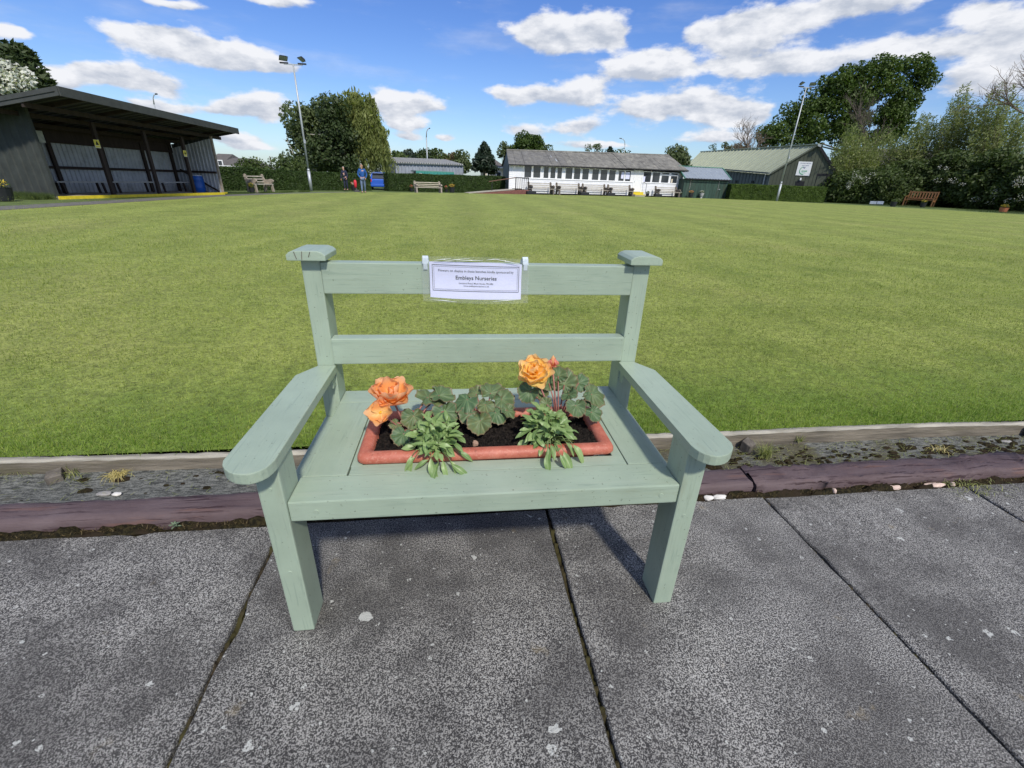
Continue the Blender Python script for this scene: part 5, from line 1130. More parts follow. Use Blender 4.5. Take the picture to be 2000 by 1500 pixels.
# ---------------------------------------------------------------- floodlight masts and street lights
def mast(px, py, ptop, Y, label, hd):
    B = D(px, py, Y); B[2] = gz(Y); t_ = thing('floodlight_mast', label, 'floodlight', B, group='floodlight masts at the corners of the green'); zt = topz(B, ptop) - .0; H = zt - B[2]
    MB().tube([B, B + np.array([0, 0, H * .17])], [.105, .10], 14).tube([B + np.array([0, 0, H * .17]), B + np.array([0, 0, H * .19])], [.10, .07], 14).build('mast_base', M['galv'], t_, smooth=True)
    MB().tube([B + np.array([0, 0, H * .185]), B + np.array([0, 0, H])], [.07, .05], 14).build('pole', M['galv'], t_, smooth=True)
    T = B + np.array([0, 0, H]); MB().bar(T + np.array([-.58, 0, 0]), T + np.array([.58, 0, 0]), .07, .06).build('crossarm', M['galv'], t_)
    for sx, yaw in ((-.56, hd[0]), (.56, hd[1])):
        Mx = Matrix.Translation(tuple(T + np.array([sx, 0, .32]))) @ Matrix.Rotation(yaw, 4, 'Z') @ Matrix.Rotation(math.radians(-32), 4, 'X')
        vs = [(-.26, -.20, -.03), (.26, -.20, -.03), (.26, .20, -.03), (-.26, .20, -.03), (-.17, -.11, .09), (.17, -.11, .09), (.17, .12, .09), (-.17, .12, .09)]
        m_ = MB().add([tuple(Mx @ Vector(v)) for v in vs], [(4, 5, 6, 7), (0, 1, 5, 4), (1, 2, 6, 5), (2, 3, 7, 6), (3, 0, 4, 7)]); o = m_.build('lamp_housing', M['potblack'], t_)
        g_ = MB().add([tuple(Mx @ Vector(v)) for v in ((-.24, -.18, -.034), (.24, -.18, -.034), (.24, .18, -.034), (-.24, .18, -.034))], [(3, 2, 1, 0)]).build('lamp_glass', M['galv'], o)
        MB().box(-.26, .26, -.05, .05, -.10, -.02, M=Matrix.Translation(tuple(T + np.array([sx, 0, .12])))).bar(T + np.array([sx, 0, 0]), T + np.array([sx, 0, .3]), .05, .05).build('bracket', M['potblack'], t_)
    MB().box(-.06, .06, -.13, -.05, 0, .22, M=Matrix.Translation(tuple(B + np.array([.06, 0, H * .40])))).build('junction_box', M['galv'], t_)
    return t_
mast(608, 371, 126, 35.5, 'tall grey floodlight mast with two lamp heads, left of the trees', (.5, -.9)); mast(1517, 392, 171, 46.5, 'grey floodlight mast with two lamp heads in front of the olive hall', (.6, -.5))
def streetlight(px, pyb, pyt, Y, arm_px, label, col=M['galv']):
    B = D(px, pyb, Y); B[2] = gz(Y); t_ = thing('street_light', label, 'street light', B, group='street lights beyond the hedges'); zt = topz(B, pyt); s = 1 / ppm(B); ax = arm_px * s; T = np.array([B[0], B[1], zt])
    sg = 1 if ax > 0 else -1; MB().tube([B, T - np.array([0, 0, .9])], [.09, .065], 8).tube([T - np.array([0, 0, .9]), T - np.array([0, 0, .3]) + np.array([ax * .12, 0, 0]), T + np.array([ax * .45, 0, 0]), T + np.array([ax * .8, 0, .06])], [.06, .055, .05, .045], 8).build('pole', col, t_, smooth=True)
    if ax: MB().add([tuple(T + np.array(v)) for v in ((ax * .75, -.1, .02), (ax * 1.1, -.1, .06), (ax * 1.1, .1, .06), (ax * .75, .1, .02), (ax * .75, -.1, .14), (ax * 1.1, -.08, .15), (ax * 1.1, .08, .15), (ax * .75, .1, .14))], [(3, 2, 1, 0), (4, 5, 6, 7), (0, 1, 5, 4), (1, 2, 6, 5), (2, 3, 7, 6), (3, 0, 4, 7)]).build('lamp_head', M['potblack'], t_)
streetlight(334, 330, 185, 60, 9, 'street light standing beyond the roof of the black shelter'); streetlight(836, 345, 252, 62, 7, 'curved street light above the grey corrugated store'); streetlight(1213, 345, 272, 82, -11, 'street light with square arm beyond the clubhouse roof')
B = D(766, 340, 50); B[2] = gz(50); t_ = MB().tube([B, (B[0], B[1], topz(B, 290))], [.06, .05], 8).build('slim_pole', M['cream'], None, smooth=True); tag(t_, 'slim pale pole at the right side of the willow', 'pole')
for k, (px, py) in enumerate(((507, 306), (532, 305))):
    B = D(px, 335, 58); B[2] = gz(58); t_ = MB().tube([B, (B[0], B[1], topz(B, py))], [.07, .05], 6).build('telegraph_pole', M['bark'], None, smooth=True); tag(t_, ['thin dark telegraph pole in the gap left of the trees', 'thin dark pole nearest the left edge of the trees'][k], 'pole')

# ---------------------------------------------------------------- clubhouse
CA = G(993, 378.5, .0); CBp = G(1325, 385.5, .0); CA[2] = gz(CA[1]); ce = (CBp - CA)[:2]; CL = np.linalg.norm(ce); ce = ce / CL; cn = np.array([-ce[1], ce[0]]); rz_c = math.atan2(ce[1], ce[0])
club = thing('clubhouse', 'long white timber clubhouse with grey sheet roof and a row of windows', 'building', (CA[0], CA[1], CA[2]), rz_c)
def cw(px, py): s, z = onwall(CA, ce, px, py); return s, z - CA[2]
def zc(X, Y): return 240 + Y / 5
def cp(X, Y): return cw(960 + X / 5, 240 + Y / 5)
EH0 = cw(993, 321)[1]; EH1 = cw(1333, 333)[1]; EH = (EH0 + EH1) / 2; print('club L', CL, 'eaves', EH0, EH1)
def eh(s): return EH0 + (EH1 - EH0) * s / CL
CD_ = 6.2
def cbox(name, x0, x1, y0, y1, z0, z1, mat, parent=None, bevel=0): return MB().box(x0, x1, y0, y1, z0, z1).build(name, mat, parent or club, bevel=bevel, local=True)
def cwallpiece(x0, x1, z0, z1, boards=True):
    return (x0, x1, z0, z1)
RZ = topz(CA + np.array([cn[0], cn[1], 0]) * 3.0, 295) - CA[2]; RZ1 = topz(CBp + np.array([cn[0], cn[1], 0]) * 3.0 - np.array([ce[0], ce[1], 0]) * .5, 306) - CA[2]; print('ridge', RZ, RZ1)
CA3 = CA + np.array([cn[0], cn[1], 0]) * 3.0; sL, zL_ = onwall(CA3, ce, 989, 293.5); sR, zR_ = onwall(CA3, ce, 1306, 303.5); RZ = zL_ - CA[2]; RZ1 = zR_ - CA[2]; print('ridge s', sL, sR, RZ, RZ1)
def rx(x): return sL + (sR - sL) * (x + .25) / (CL + .6)
# openings first
wins = []
for grp in (((315, 390), (402, 478)), ((503, 558), (570, 625), (637, 688)), ((718, 790), (800, 868), (882, 950)), ((978, 1048), (1060, 1132), (1143, 1212)), ((1238, 1298), (1305, 1362))):
    wins.append([(cp(a, 500)[0], cp(b, 500)[0]) for a, b in grp])
wins_r = [(cp(1482, 500)[0], cp(1562, 500)[0]), (cp(1572, 500)[0], cp(1648, 500)[0])]; wins_h = [(cp(1660, 500)[0], cp(1738, 500)[0]), (cp(1752, 500)[0], cp(1822, 500)[0])]
zs0 = cp(315, 540)[1]; zs1 = cp(1362, 567)[1]; zt0 = cp(315, 428)[1]; zt1 = cp(1362, 462)[1]
ZS = (zs0 + zs1) / 2; ZT = (zt0 + zt1) / 2; print('win z', zs0, zs1, zt0, zt1)
d0, d1 = cp(1382, 600)[0], cp(1456, 600)[0]; dz0, dz1 = cp(1420, 672)[1], cp(1420, 462)[1]; w0, w1 = cp(207, 480)[0], cp(297, 480)[0]; wdz0 = cp(250, 640)[1]
SE = CL + .15
# horizontal boarding below the sills, plain bands above and between the windows
def boards(x0, x1, z0, z1, pitch=.15):
    m_ = MB(); k = max(1, int(round((z1 - z0) / pitch))); h = (z1 - z0) / k
    for i in range(k):
        a = z0 + i * h; vs = [(x0, -.034, a), (x1, -.034, a), (x1, -.012, a + h), (x0, -.012, a + h), (x0, .02, a), (x1, .02, a)]
        m_.add(vs, [(0, 1, 2, 3), (4, 5, 1, 0)])
    return m_
m_ = boards(0, w0 - .06, .0, ZT + .12); m_.v += []; mm = MB()
for (x0, x1, z0, z1) in ((0, w0 - .06, .1, eh(0) - .06), (w1 + .06, d0 - .06, .1, ZS - .08), (d1 + .06, SE, .1, ZS - .08)):
    b_ = boards(x0, x1, z0, z1); mm.add(b_.v, b_.f)
mm.build('siding', M['whitewall'], club, local=True)['kind'] = 'stuff'
cbox('plinth', 0.02, SE - .02, -.005, .5, -.3, .098, M['darktimber'])
allw = [w for g in wins for w in g]; edges_ = [w1 + .06]; 
# solid wall pieces between openings
def solid(x0, x1, z0, z1): 
    if x1 - x0 > .02: cbox('wall_panel', x0, x1, -.02, .08, z0, z1, M['whitewall'])
lst = sorted([(a, b) for a, b in allw] + [(d0 - .06, d1 + .06)] + wins_r + wins_h + [(w0 - .06, w1 + .06)]); prev = None
for i, (a, b) in enumerate(lst):
    if i + 1 < len(lst): solid(b, lst[i + 1][0], ZS - .08, ZT + .06)
solid(lst[-1][1], SE, ZS - .08, ZT + .06); solid(0.0, SE, ZT + .062, min(EH0, EH1) - .03)
cbox('sill', w1 + .1, d0 - .08, -.075, -.022, ZS - .09, ZS - .02, M['whitewall']); cbox('sill', d1 + .08, SE - .02, -.075, -.022, ZS - .09, ZS - .02, M['whitewall'])
M['interior'] = simple('dim_interior', (0.10, 0.085, 0.07), .9, .3, 1.2, bump=0)
cbox('back_wall', 2 * sL, 2 * sR - CL, CD_ - .3, CD_ - .2, 0, eh(CL) + .25, M['interior']); cbox('inner_floor', .8, SE - 1.5, .1, CD_ - .32, .05, .25, M['interior'])
MB().add([(SE - .02, .09, 0), (2 * sR - CL, 6, 0), (2 * sR - CL, 6, eh(CL)), (SE - .02, .09, eh(CL))], [(0, 1, 2, 3)]).build('end_wall', M['whitewall'], club, local=True); MB().add([(.01, .09, 0), (2 * sL, 6, 0), (2 * sL, 6, eh(0)), (.01, .09, eh(0))], [(0, 1, 2, 3)]).build('end_wall', M['halltrim'], club, local=True)
M['pane'] = m_glass(); 
def window(x0, x1, z0, z1, dark=True, bar=None):
    f = MB(); th = .045
    f.box(x0, x0 + th, -.045, .03, z0, z1).box(x1 - th, x1, -.045, .03, z0, z1).box(x0 + th, x1 - th, -.045, .03, z0, z0 + th).box(x0 + th, x1 - th, -.045, .03, z1 - th, z1)
    if bar: f.box(x0 + th, x1 - th, -.045, .03, bar - .06, bar + .06)
    o = f.build('window', M['white'], club, local=True); g = MB().box(x0 + th - .01, x1 - th + .01, .0, .008, z0 + .02, z1 - .02).build('pane', M['pane'], o, local=True)
for g in wins:
    for (a, b) in g: window(a, b, ZS - .02, ZT + .05)
for (a, b) in wins_r: window(a, b, ZS - .04, ZT + .04)
for (a, b) in wins_h: window(a, b, ZS - .04, ZT + .04, bar=ZT - .22)
# papers and curtains inside the windows
def inside(nm, x0, x1, z0, z1, mat, y=-.006): cbox(nm, x0, x1, y, y + .004, z0, z1, mat)
g5 = wins[4]; inside('poster', g5[0][0] + .5 * (g5[0][1] - g5[0][0]), g5[0][1] - .07, ZS + .25, ZT - .12, M['paper']); inside('poster', g5[1][0] + .1, g5[1][1] - .14, ZS + .22, ZT - .12, M['paper']); inside('poster', wins_r[0][0] + .06, wins_r[0][0] + .34, ZS + .02, ZS + .55, M['paper']); inside('poster', wins_h[1][0] + .18, wins_h[1][0] + .42, ZS + .02, ZS + .42, M['cream'])
o = cbox('door', d0, d1, -.03, .01, dz0, dz1, M['white']); cbox('handle', d0 + .07, d0 + .11, -.06, -.031, dz0 + .9, dz0 + 1.05, M['galv'], o)
cbox('door_frame', d0 - .06, d0 - .005, -.05, .05, dz0 - .02, dz1 + .05, M['white']); cbox('door_frame', d1 + .005, d1 + .06, -.05, .05, dz0 - .02, dz1 + .05, M['white'])
o = cbox('door', w0, w1, -.03, .01, wdz0, ZT + .05, M['white']); cbox('door_panel', w0 + .12, w1 - .12, -.036, -.031, wdz0 + .95, ZT - .1, M['whitewall'], o)
cbox('door_frame', w0 - .06, w0 - .005, -.05, .05, wdz0 - .02, ZT + .06, M['white']); cbox('door_frame', w1 + .005, w1 + .06, -.05, .05, wdz0 - .02, ZT + .06, M['white'])
for i in range(2): cbox('step', d0 - .1, d1 + .25, -.35 - .32 * i, -.08 if i == 0 else -.352, 0, dz0 - .02 - (dz0 * .5) * i, M['yellow'] if i == 0 else M['concpath'])
cbox('step_nosing', d0 - .1, d1 + .25, -.37, -.351, dz0 - .10, dz0 - .018, M['yellow']); cbox('step_nosing', d0 - .1, d1 + .25, -.69, -.671, dz0 * .5 - .09, dz0 * .5 - .016, M['yellow'])
# roof of sheets, slightly uneven
rr = random.Random(4); seams = [-.25] + [cp(x, 350)[0] for x in (220, 310, 400, 490, 580, 665, 735, 800, 870, 945, 1020, 1090, 1160, 1240, 1310, 1385, 1460, 1520, 1580, 1640, 1700)] + [CL + .35]
for i in range(len(seams) - 1):
    a, b = seams[i] + .012, seams[i + 1] - .012; m_ = MB(); hz = rr.uniform(-.02, .05); nrb = max(2, int((b - a) / .17)); cols = []
    for k in range(nrb + 1): cols.append((a + (b - a) * k / nrb, hz + (.018 if k % 2 else 0)))
    V = []
    for x, dz in cols:
        t = x / CL; V += [(x, -.38, eh(x) + dz + .02), (rx(x), 3.0, RZ + (RZ1 - RZ) * t + dz), (rx(x), 3.0, RZ + (RZ1 - RZ) * t + dz - .03), (x, -.38, eh(x) + dz - .02)]
    n4 = len(cols); F = []
    for k in range(n4 - 1):
        for q in range(3): F.append((4 * k + q, 4 * k + 4 + q, 4 * k + 5 + q, 4 * k + 1 + q))
        F.append((4 * k + 3, 4 * k + 7, 4 * k + 4, 4 * k))
    F += [(0, 1, 2, 3), tuple(4 * (n4 - 1) + q for q in (3, 2, 1, 0))]
    MB().add(V, F).build('roof_sheet', M['asbestos'] if i > 6 else M['asbestos2'], club, local=True)
MB().add([(sL, 3.02, RZ), (sR, 3.02, RZ1), (sR * 2 - CL, 6.5, eh(CL)), (2 * sL, 6.5, eh(0))], [(0, 1, 2, 3)]).build('rear_roof', M['asbestos2'], club, local=True)
MB().tube([(sL, 3.0, RZ + .02), ((sL + sR) / 2, 3.0, (RZ + RZ1) / 2 + .025), (sR, 3.0, RZ1 + .02)], [.09, .09, .09], 8).build('ridge_cap', M['asbestos'], club, local=True)
MB().add([(CL + .1, 0, eh(CL)), (2 * sR - CL, 6, eh(CL)), (sR - .1, 3, RZ1 - .06)], [(0, 1, 2)]).build('gable', M['whitewall'], club, local=True); MB().add([(.0, 0, eh(0)), (2 * sL, 6, eh(0)), (sL + .05, 3, RZ - .06)], [(0, 1, 2)]).build('gable', M['halltrim'], club, local=True)
MB().bar((-.25, -.43, eh(0) - .03), (CL + .4, -.43, eh(CL) - .03), .11, .10).build('gutter', M['black'], club, local=True)
MB().bar((cp(670, 320)[0], 1.2, 0), (cp(690, 320)[0], 1.2, 0), .02, .02) if False else None
sx0 = cp(672, 340)[0]; MB().add([(sx0, .6, eh(sx0) + .05 + (RZ - EH0) * .29), (sx0 + .25, .6, eh(sx0) + .05 + (RZ - EH0) * .29), (sx0 + .25, 2.3, eh(sx0) + .06 + (RZ - EH0) * .79), (sx0, 2.3, eh(sx0) + .06 + (RZ - EH0) * .79)], [(0, 1, 2, 3)]).build('flashing', M['galv'], club, local=True)
# ramp with brick side and railings at the left end
rmp = thing('ramp', 'brick sided access ramp with yellow edge at the left end of the clubhouse', 'ramp', (CA[0], CA[1], CA[2]), rz_c)
xr0 = cp(-480, 700)[0] if False else cw(905, 376)[0]; xr1 = w1 + .15
MB().add([(xr0, -1.25, -.02), (0, -1.25, wdz0 - .12), (xr1, -1.25, wdz0 - .08), (xr1, -1.25, -.05), (xr0, -.1, -.02), (0, -.1, wdz0 - .12), (xr1, -.1, wdz0 - .08), (xr1, -.1, -.05)], [(0, 3, 2, 1), (4, 5, 6, 7), (2, 3, 7, 6)]).build('core', M['brick'], rmp, local=True)
bk = MB()  # brick courses standing proud
nbk = 0
for row in range(int((wdz0 - .12) / .09)):
    z = row * .09 + .01; x = xr1 - .02 - (.11 if row % 2 else 0)
    while x > xr0:
        lim = (wdz0 - .12) * min(1, (x - .21 - xr0) / (0 - xr0))
        if z + .07 < lim: MB().box(x - .205, x, -1.275, -1.252, z, z + .072).build('brick', M['brick'], rmp, local=True); nbk += 1
        x -= .22
print('bricks', nbk)
MB().add([(xr0, -1.28, 0), (0, -1.28, wdz0 - .10), (0, -1.28, wdz0 - .02), (xr0, -1.28, .06), (xr0, -1.16, .06), (0, -1.16, wdz0 - .02)], [(0, 1, 2, 3), (3, 2, 5, 4)]).build('edge_strip', M['concpath'], rmp, local=True)
MB().add([(xr0, -1.16, .05), (0, -1.16, wdz0 - .04), (xr1, -1.16, wdz0 - .04), (xr1, -.1, wdz0 - .04), (0, -.1, wdz0 - .04), (xr0, -.1, .05)], [(0, 1, 4, 5), (1, 2, 3, 4)]).build('deck', M['concpath'], rmp, local=True)
rl = thing('railing', 'dark railing with brown handrail on the clubhouse ramp', 'railing', (CA[0], CA[1], CA[2]), rz_c); xm = cw(950, 372)[0]
MB().tube([(xm, -1.2, .05), (xm, -1.2, 1.0)], [.03, .03], 8).build('post', M['rail'], rl, local=True)
MB().tube([(xm - .3, -1.2, 1.0), (.1, -1.2, wdz0 + .92)], [.035, .035], 8).build('handrail', M['railwood'], rl, local=True)
MB().tube([(.1, -1.2, wdz0 + .92), (xr1 - .05, -1.2, wdz0 + .92)], [.04, .04], 8).build('handrail', M['rail'], rl, local=True)
for i in range(7): x = .12 + (xr1 - .22) * i / 6; MB().tube([(x, -1.2, wdz0 - .05), (x, -1.2, wdz0 + .9)], [.022 if i % 6 else .045] * 2, 6).build('baluster', M['rail'], rl, local=True)
MB().tube([(d1 + .3, -.6, .1), (d1 + .3, -.6, 1.25), (d1 + .3, -.1, 1.45)], [.025, .025, .025], 8).build('handrail', M['rail'], None, smooth=False)
o = bpy.context.scene.collection.objects[-1]; o.location = club.location; o.rotation_euler = (0, 0, rz_c); tag(o, 'single dark handrail right of the clubhouse door steps', 'handrail')

# ---------------------------------------------------------------- park benches
def slat_bench(label, group, L=1.75, ends='concrete', matS=None, nback=3):
    t_ = thing('park_bench', label, 'bench', (0, 0, 0), 0, group)
    ms = matS or M['slat']; me_ = M[ends] if isinstance(ends, str) else ends
    for x in (-L / 2 + .08, L / 2 - .08):
        prof = [(-.34, 0), (-.24, 0), (-.20, .30), (.08, .30), (.16, 0), (.27, 0), (.22, .34), (.27, .62), (.33, .86), (.27, .93), (.20, .88), (.20, .78), (.13, .66), (-.10, .66), (-.22, .70), (-.36, .66), (-.40, .58), (-.33, .50), (-.28, .52), (-.30, .40)]
        n = len(prof); vs = [(x - .045, y, z) for y, z in prof] + [(x + .045, y, z) for y, z in prof]
        MB().add(vs, [tuple(range(n)), tuple(range(n, 2 * n))[::-1]] + [(i, n + i, n + (i + 1) % n, (i + 1) % n) for i in range(n)]).build('end_frame', me_, t_, local=True)
    for i in range(3): MB().box(-L / 2, L / 2, -.30 + .15 * i, -.19 + .15 * i, .40, .435).build('seat_slat', ms, t_, local=True)
    for i in range(nback):
        z = .50 + .14 * i; y = .165 + .03 * i; MB().box(-L / 2, L / 2, y, y + .03, z, z + .058).build('back_slat', ms, t_, local=True)
    return t_
bA = slat_bench('slatted bench in front of the clubhouse, nearest the ramp', 'slatted benches along the clubhouse wall', ends=simple('dark_scrolled_end', (.13, .11, .09), .8))
spots = ((320, 562, 'slatted bench in front of the clubhouse, nearest the ramp'), (592, 835, 'slatted bench second from the ramp along the clubhouse'), (845, 1083, 'slatted bench third from the ramp, below the middle windows'), (1092, 1328, 'slatted bench just left of the clubhouse door steps'), (1555, 1780, 'slatted bench right of the clubhouse door, under the small windows'))
for i, (a, b, lb) in enumerate(spots):
    s0, s1 = cp(a, 660)[0], cp(b, 660)[0]; w_ = (s1 - s0); q = CA[:2] + ce * (s0 + s1) / 2 - cn * .75; o = bA if i == 0 else dup(bA, (0, 0, 0), 0, lb)
    o.location = (q[0], q[1], gz(q[1]) + .02); o.rotation_euler = (0, 0, rz_c); o.scale = (w_ * .97 / 1.75, 1.15, 1.18)
p = G(837, 377); q = G(811, 376); w_ = 54 / ppm(p) * 1.0; lone = slat_bench('pale slatted bench alone in front of the hedge, between flower pots', None, matS=simple('cream_slat', (.50, .45, .36), .7, .2))
lone.location = (p[0], p[1] - .3, gz(p[1]) + .03); lone.scale = (w_ / 1.75, .9, .92); lone.rotation_euler = (0, 0, .38)
p = G(507, 376.0); cb = slat_bench('concrete ended bench with scrolled sides, right of the black shelter', None, L=1.35, nback=3); cb.location = (p[0], p[1] + .2, gz(p[1]) + .02); cb.rotation_euler = (0, 0, math.radians(62)); cb.scale = (1.0, 1.3, 1.05)
# teak bench at the right
def teak_bench():
    p = G(1792, 403); t_ = thing('wooden_bench', 'brown varnished timber bench with upright back slats in front of the tall bushes', 'bench', (p[0], p[1], gz(p[1]))); L = 1.6; W_ = M['teak']
    for x in (-L / 2, L / 2):
        MB().bar((x, -.28, 0), (x, -.28, .62), .06, .06, up=(0, 1, 0)).build('leg', W_, t_, local=True); MB().bar((x, .22, 0), (x, .34, .98), .06, .06, up=(0, 1, 0)).build('leg', W_, t_, local=True)
        MB().box(x - .04, x + .04, -.34, .27, .62, .655).build('armrest', W_, t_, local=True); MB().box(x - .02, x + .02, -.25, .22, .32, .39).build('side_rail', W_, t_, local=True)
    for i in range(4): MB().box(-L / 2, L / 2, -.30 + .135 * i, -.19 + .135 * i, .40, .43).build('seat_slat', W_, t_, local=True)
    MB().bar((-L / 2, .33, .92), (L / 2, .33, .92), .04, .09).build('top_rail', W_, t_, local=True); MB().bar((-L / 2, .265, .52), (L / 2, .265, .52), .04, .07).build('lower_rail', W_, t_, local=True)
    for i in range(9): x = -L / 2 + .14 + (L - .28) * i / 8; MB().bar((x, .27, .54), (x, .325, .90), .07, .02, up=(0, 1, 0)).build('back_slat', W_, t_, local=True)
    return t_
tb = teak_bench(); s_ = 30 / ppm(np.array(tb.location)) / .98; tb.scale = (s_ * .90,) * 3; tb.rotation_euler = (0, 0, math.radians(-62))

# ---------------------------------------------------------------- pots of flowers
def flower_pot(kind, H, Wd, cols, seed, hf=.25):
    t_ = thing('flower_pot', 'x', 'flower pot', (0, 0, 0), 0, 'flower pots around the green'); r1 = Wd / 2
    prof = {'tub': [(0, 0), (r1 * .78, 0), (r1 * .9, H * .5), (r1, H * .96), (r1 * 1.05, H), (r1 * .95, H), (r1 * .9, H * .9), (0, H * .9)], 'urn': [(0, 0), (r1 * .5, 0), (r1 * .4, H * .15), (r1 * .75, H * .5), (r1, H), (r1 * .9, H), (r1 * .85, H * .9), (0, H * .9)]}[kind]
    MB().lathe(prof, 14).build('pot', M[cols[0]], t_, local=True); r = np.random.default_rng(seed)
    leaves('foliage', [((0, 0, H + hf * .35), (r1 * 1.05, r1 * 1.05, hf * .6))], 160, .07, LF['mid'], t_, seed)
    for ci, c in enumerate(cols[1:]): leaves('blooms', [((r1 * .3 * (ci - .5), 0, H + hf * .6), (r1 * .95, r1 * .95, hf * .5))], 70, .065, FL[c], t_, seed + 7 + ci)
    return t_
FL = dict(yellow=leafmat('yellow_bloom', (.65, .45, .03), (.75, .60, .10)), white=leafmat('white_bloom', (.6, .6, .55), (.8, .8, .75)), red=leafmat('red_pink_bloom', (.55, .08, .06), (.75, .30, .20)), orange=leafmat('orange_bloom', (.7, .25, .05), (.8, .45, .12)))
fp_specs = [(769 - 640 + 563, 373, 'tub', .38, .45, ('potblack', 'red', 'white'), 'large dark tub of red and white flowers between the two men'),
    (762, 372.5, 'tub', .22, .34, ('potterra', 'white', 'red'), 'small terracotta pot of white and red flowers just right of the blue car'), (783, 373, 'tub', .26, .28, ('potblack', 'white'), 'small black pot with white flowers right of the terracotta pot'),
    (804, 374, 'tub', .24, .34, ('potblack', 'red'), 'low dark pot of reddish leaves left of the pale bench'), (872, 375.5, 'tub', .26, .32, ('potblack', 'red'), 'small dark pot directly right of the pale slatted bench'), (883, 376.5, 'tub', .42, .50, ('potblack', 'yellow', 'orange'), 'big dark tub of yellow flowers right of the pale bench'),
    (493, 376.5, 'tub', .26, .30, ('potblack', 'yellow'), 'black pot of yellow flowers in front of the scrolled concrete bench'), (8, 392, 'tub', .40, .62, ('potblack', 'yellow'), 'large dark planter with yellow pansies at the left edge beside the shelter'),
    (1079, 380.5, 'tub', .34, .34, ('potblack', 'white'), 'dark pot between the first and second clubhouse benches'), (1231, 384, 'tub', .30, .40, ('potblack',), 'black pot left of the yellow edged door steps'), (1264, 384.5, 'tub', .34, .38, ('potblack',), 'pot of green leaves right of the door steps'),
    (1327, 386, 'tub', .36, .45, ('potblack', 'white'), 'dark pot with white flowers at the corner between clubhouse and green shed'), (1348, 387, 'tub', .50, .55, ('potblack', 'orange', 'red'), 'dark tub with orange flowers in front of the green shed'), (1369, 387.5, 'urn', .55, .52, ('potgrey', 'white'), 'pale grey urn with white flowers in front of the green shed'),
    (1743, 404, 'tub', .45, .55, ('potblack',), 'black tub left of the brown timber bench'), (1801, 405.5, 'tub', .45, .52, ('potblack', 'yellow'), 'black tub with yellowish grass in front of the brown bench'), (1958, 414.5, 'tub', .36, .62, ('potterra', 'yellow'), 'terracotta pot with yellow flowers at the far right verge')]
for i, (px, py, kd, H, Wd, cols, lb) in enumerate(fp_specs):
    o = flower_pot(kd, H, Wd, cols, 50 + i); p = G(px, py); o.location = (p[0], p[1], gz(p[1]) + (.02 if px > 60 else 0)); o['label'] = lb
# black scoreboard stands in front of the clubhouse benches
def scorestand(px, py, lb):
    p = G(px, py); t_ = thing('bowls_scoreboard', lb, 'scoreboard', (p[0], p[1], gz(p[1]) + .02), rz_c, 'black stands in front of the clubhouse benches')
    MB().box(-.48, .48, -.18, .18, .02, .30).build('box', M['potblack'], t_, local=True, bevel=.05, seg=2); MB().tube([(0, 0, .3), (0, 0, .56)], [.04, .04], 8).box(-.16, .16, -.03, .03, .56, .66).build('handle', M['potblack'], t_, local=True, smooth=False)
for px, py, lb in ((1037, 380.3, 'black box stand in front of the clubhouse bench nearest the ramp'), (1141, 382.2, 'black box stand in front of the third clubhouse bench'), (1192, 383.5, 'black box stand in front of the bench left of the door'), (1284, 385.3, 'black box stand in front of the bench right of the door')): scorestand(px, py, lb)
p = G(1711, 400); t_ = thing('white_board', 'pair of low white boards lying at the edge of the green on the right', 'board', (p[0], p[1], gz(p[1])), math.radians(-35)); MB().box(-.62, -.02, -.02, .02, .06, .36).build('panel', M['white'], t_, local=True); MB().box(.02, .60, -.02, .02, .08, .38).build('panel', M['white'], t_, local=True)

# ---------------------------------------------------------------- green shed
SY = 50.5; s0_ = G(1332, 387.3); s1_ = G(1418, 388.8); s0_ = D(1331, 387, SY); s1_ = D(1416, 388.5, SY + .6); shd = thing('green_shed', 'dark green timber shed with blue grey corrugated roof beside the clubhouse', 'shed', (s0_[0], s0_[1], gz(s0_[1])))
s0_[2] = gz(s0_[1]); s1_[2] = gz(s1_[1]); se = (s1_ - s0_)[:2]; SLh = np.linalg.norm(se); se /= SLh; sn = np.array([-se[1], se[0]]); hf_ = topz(s1_, 352) - s1_[2]; hl_ = topz(s0_, 349) - s0_[2]; print('shed', SLh, hf_, hl_)
def SH(s, d, z): q = s0_[:2] + se * s + sn * d; return np.array([q[0], q[1], s0_[2] + z])
nb_ = 18
for i in range(nb_):
    a = SLh * i / nb_; b = SLh * (i + 1) / nb_ - .015; A_ = SH(a, rr.uniform(-.006, .006), 0); MB().obox(A_, SH(b, 0, 0) - SH(a, 0, 0), np.append(sn, 0) * .03, (0, 0, hf_)).build('plank', M['greenshed'], shd)
MB().obox(SH(0, .04, 0), SH(SLh, .04, 0) - SH(0, .04, 0), np.append(sn, 0) * 3, (0, 0, hf_ - .02)).build('shell', M['greenshed'], shd)
rid = [topz(SH(0, 1.8, 0), 325), topz(SH(SLh, 1.8, 0), 329)]; nr_ = 16
cols = []
for i in range(nr_ * 2 + 1): cols.append((-.12 + (SLh + .24) * i / (nr_ * 2), .05 if i % 2 else 0))
for k in range(4):
    V = []; cc_ = cols[k * 8:k * 8 + 9]
    for s, dz in cc_: t = s / SLh; a = SH(s, -.25, 0); b = SH(s, 1.8, 0); V += [(a[0], a[1], s0_[2] + hf_ + .02 + dz), (b[0], b[1], rid[0] + (rid[1] - rid[0]) * t + dz)]
    MB().add(V, [(2 * i, 2 * i + 2, 2 * i + 3, 2 * i + 1) for i in range(len(cc_) - 1)]).build('roof_sheet', M['blueroof'], shd)
for s in (-.14, SLh + .14):
    a = SH(s, -.27, hf_ + .02); b = SH(s, 1.8, 0); b[2] = (rid[0] if s < 0 else rid[1]) + .03; MB().bar(a, b, .06, .14).build('verge_board', M['tealtrim'], shd)
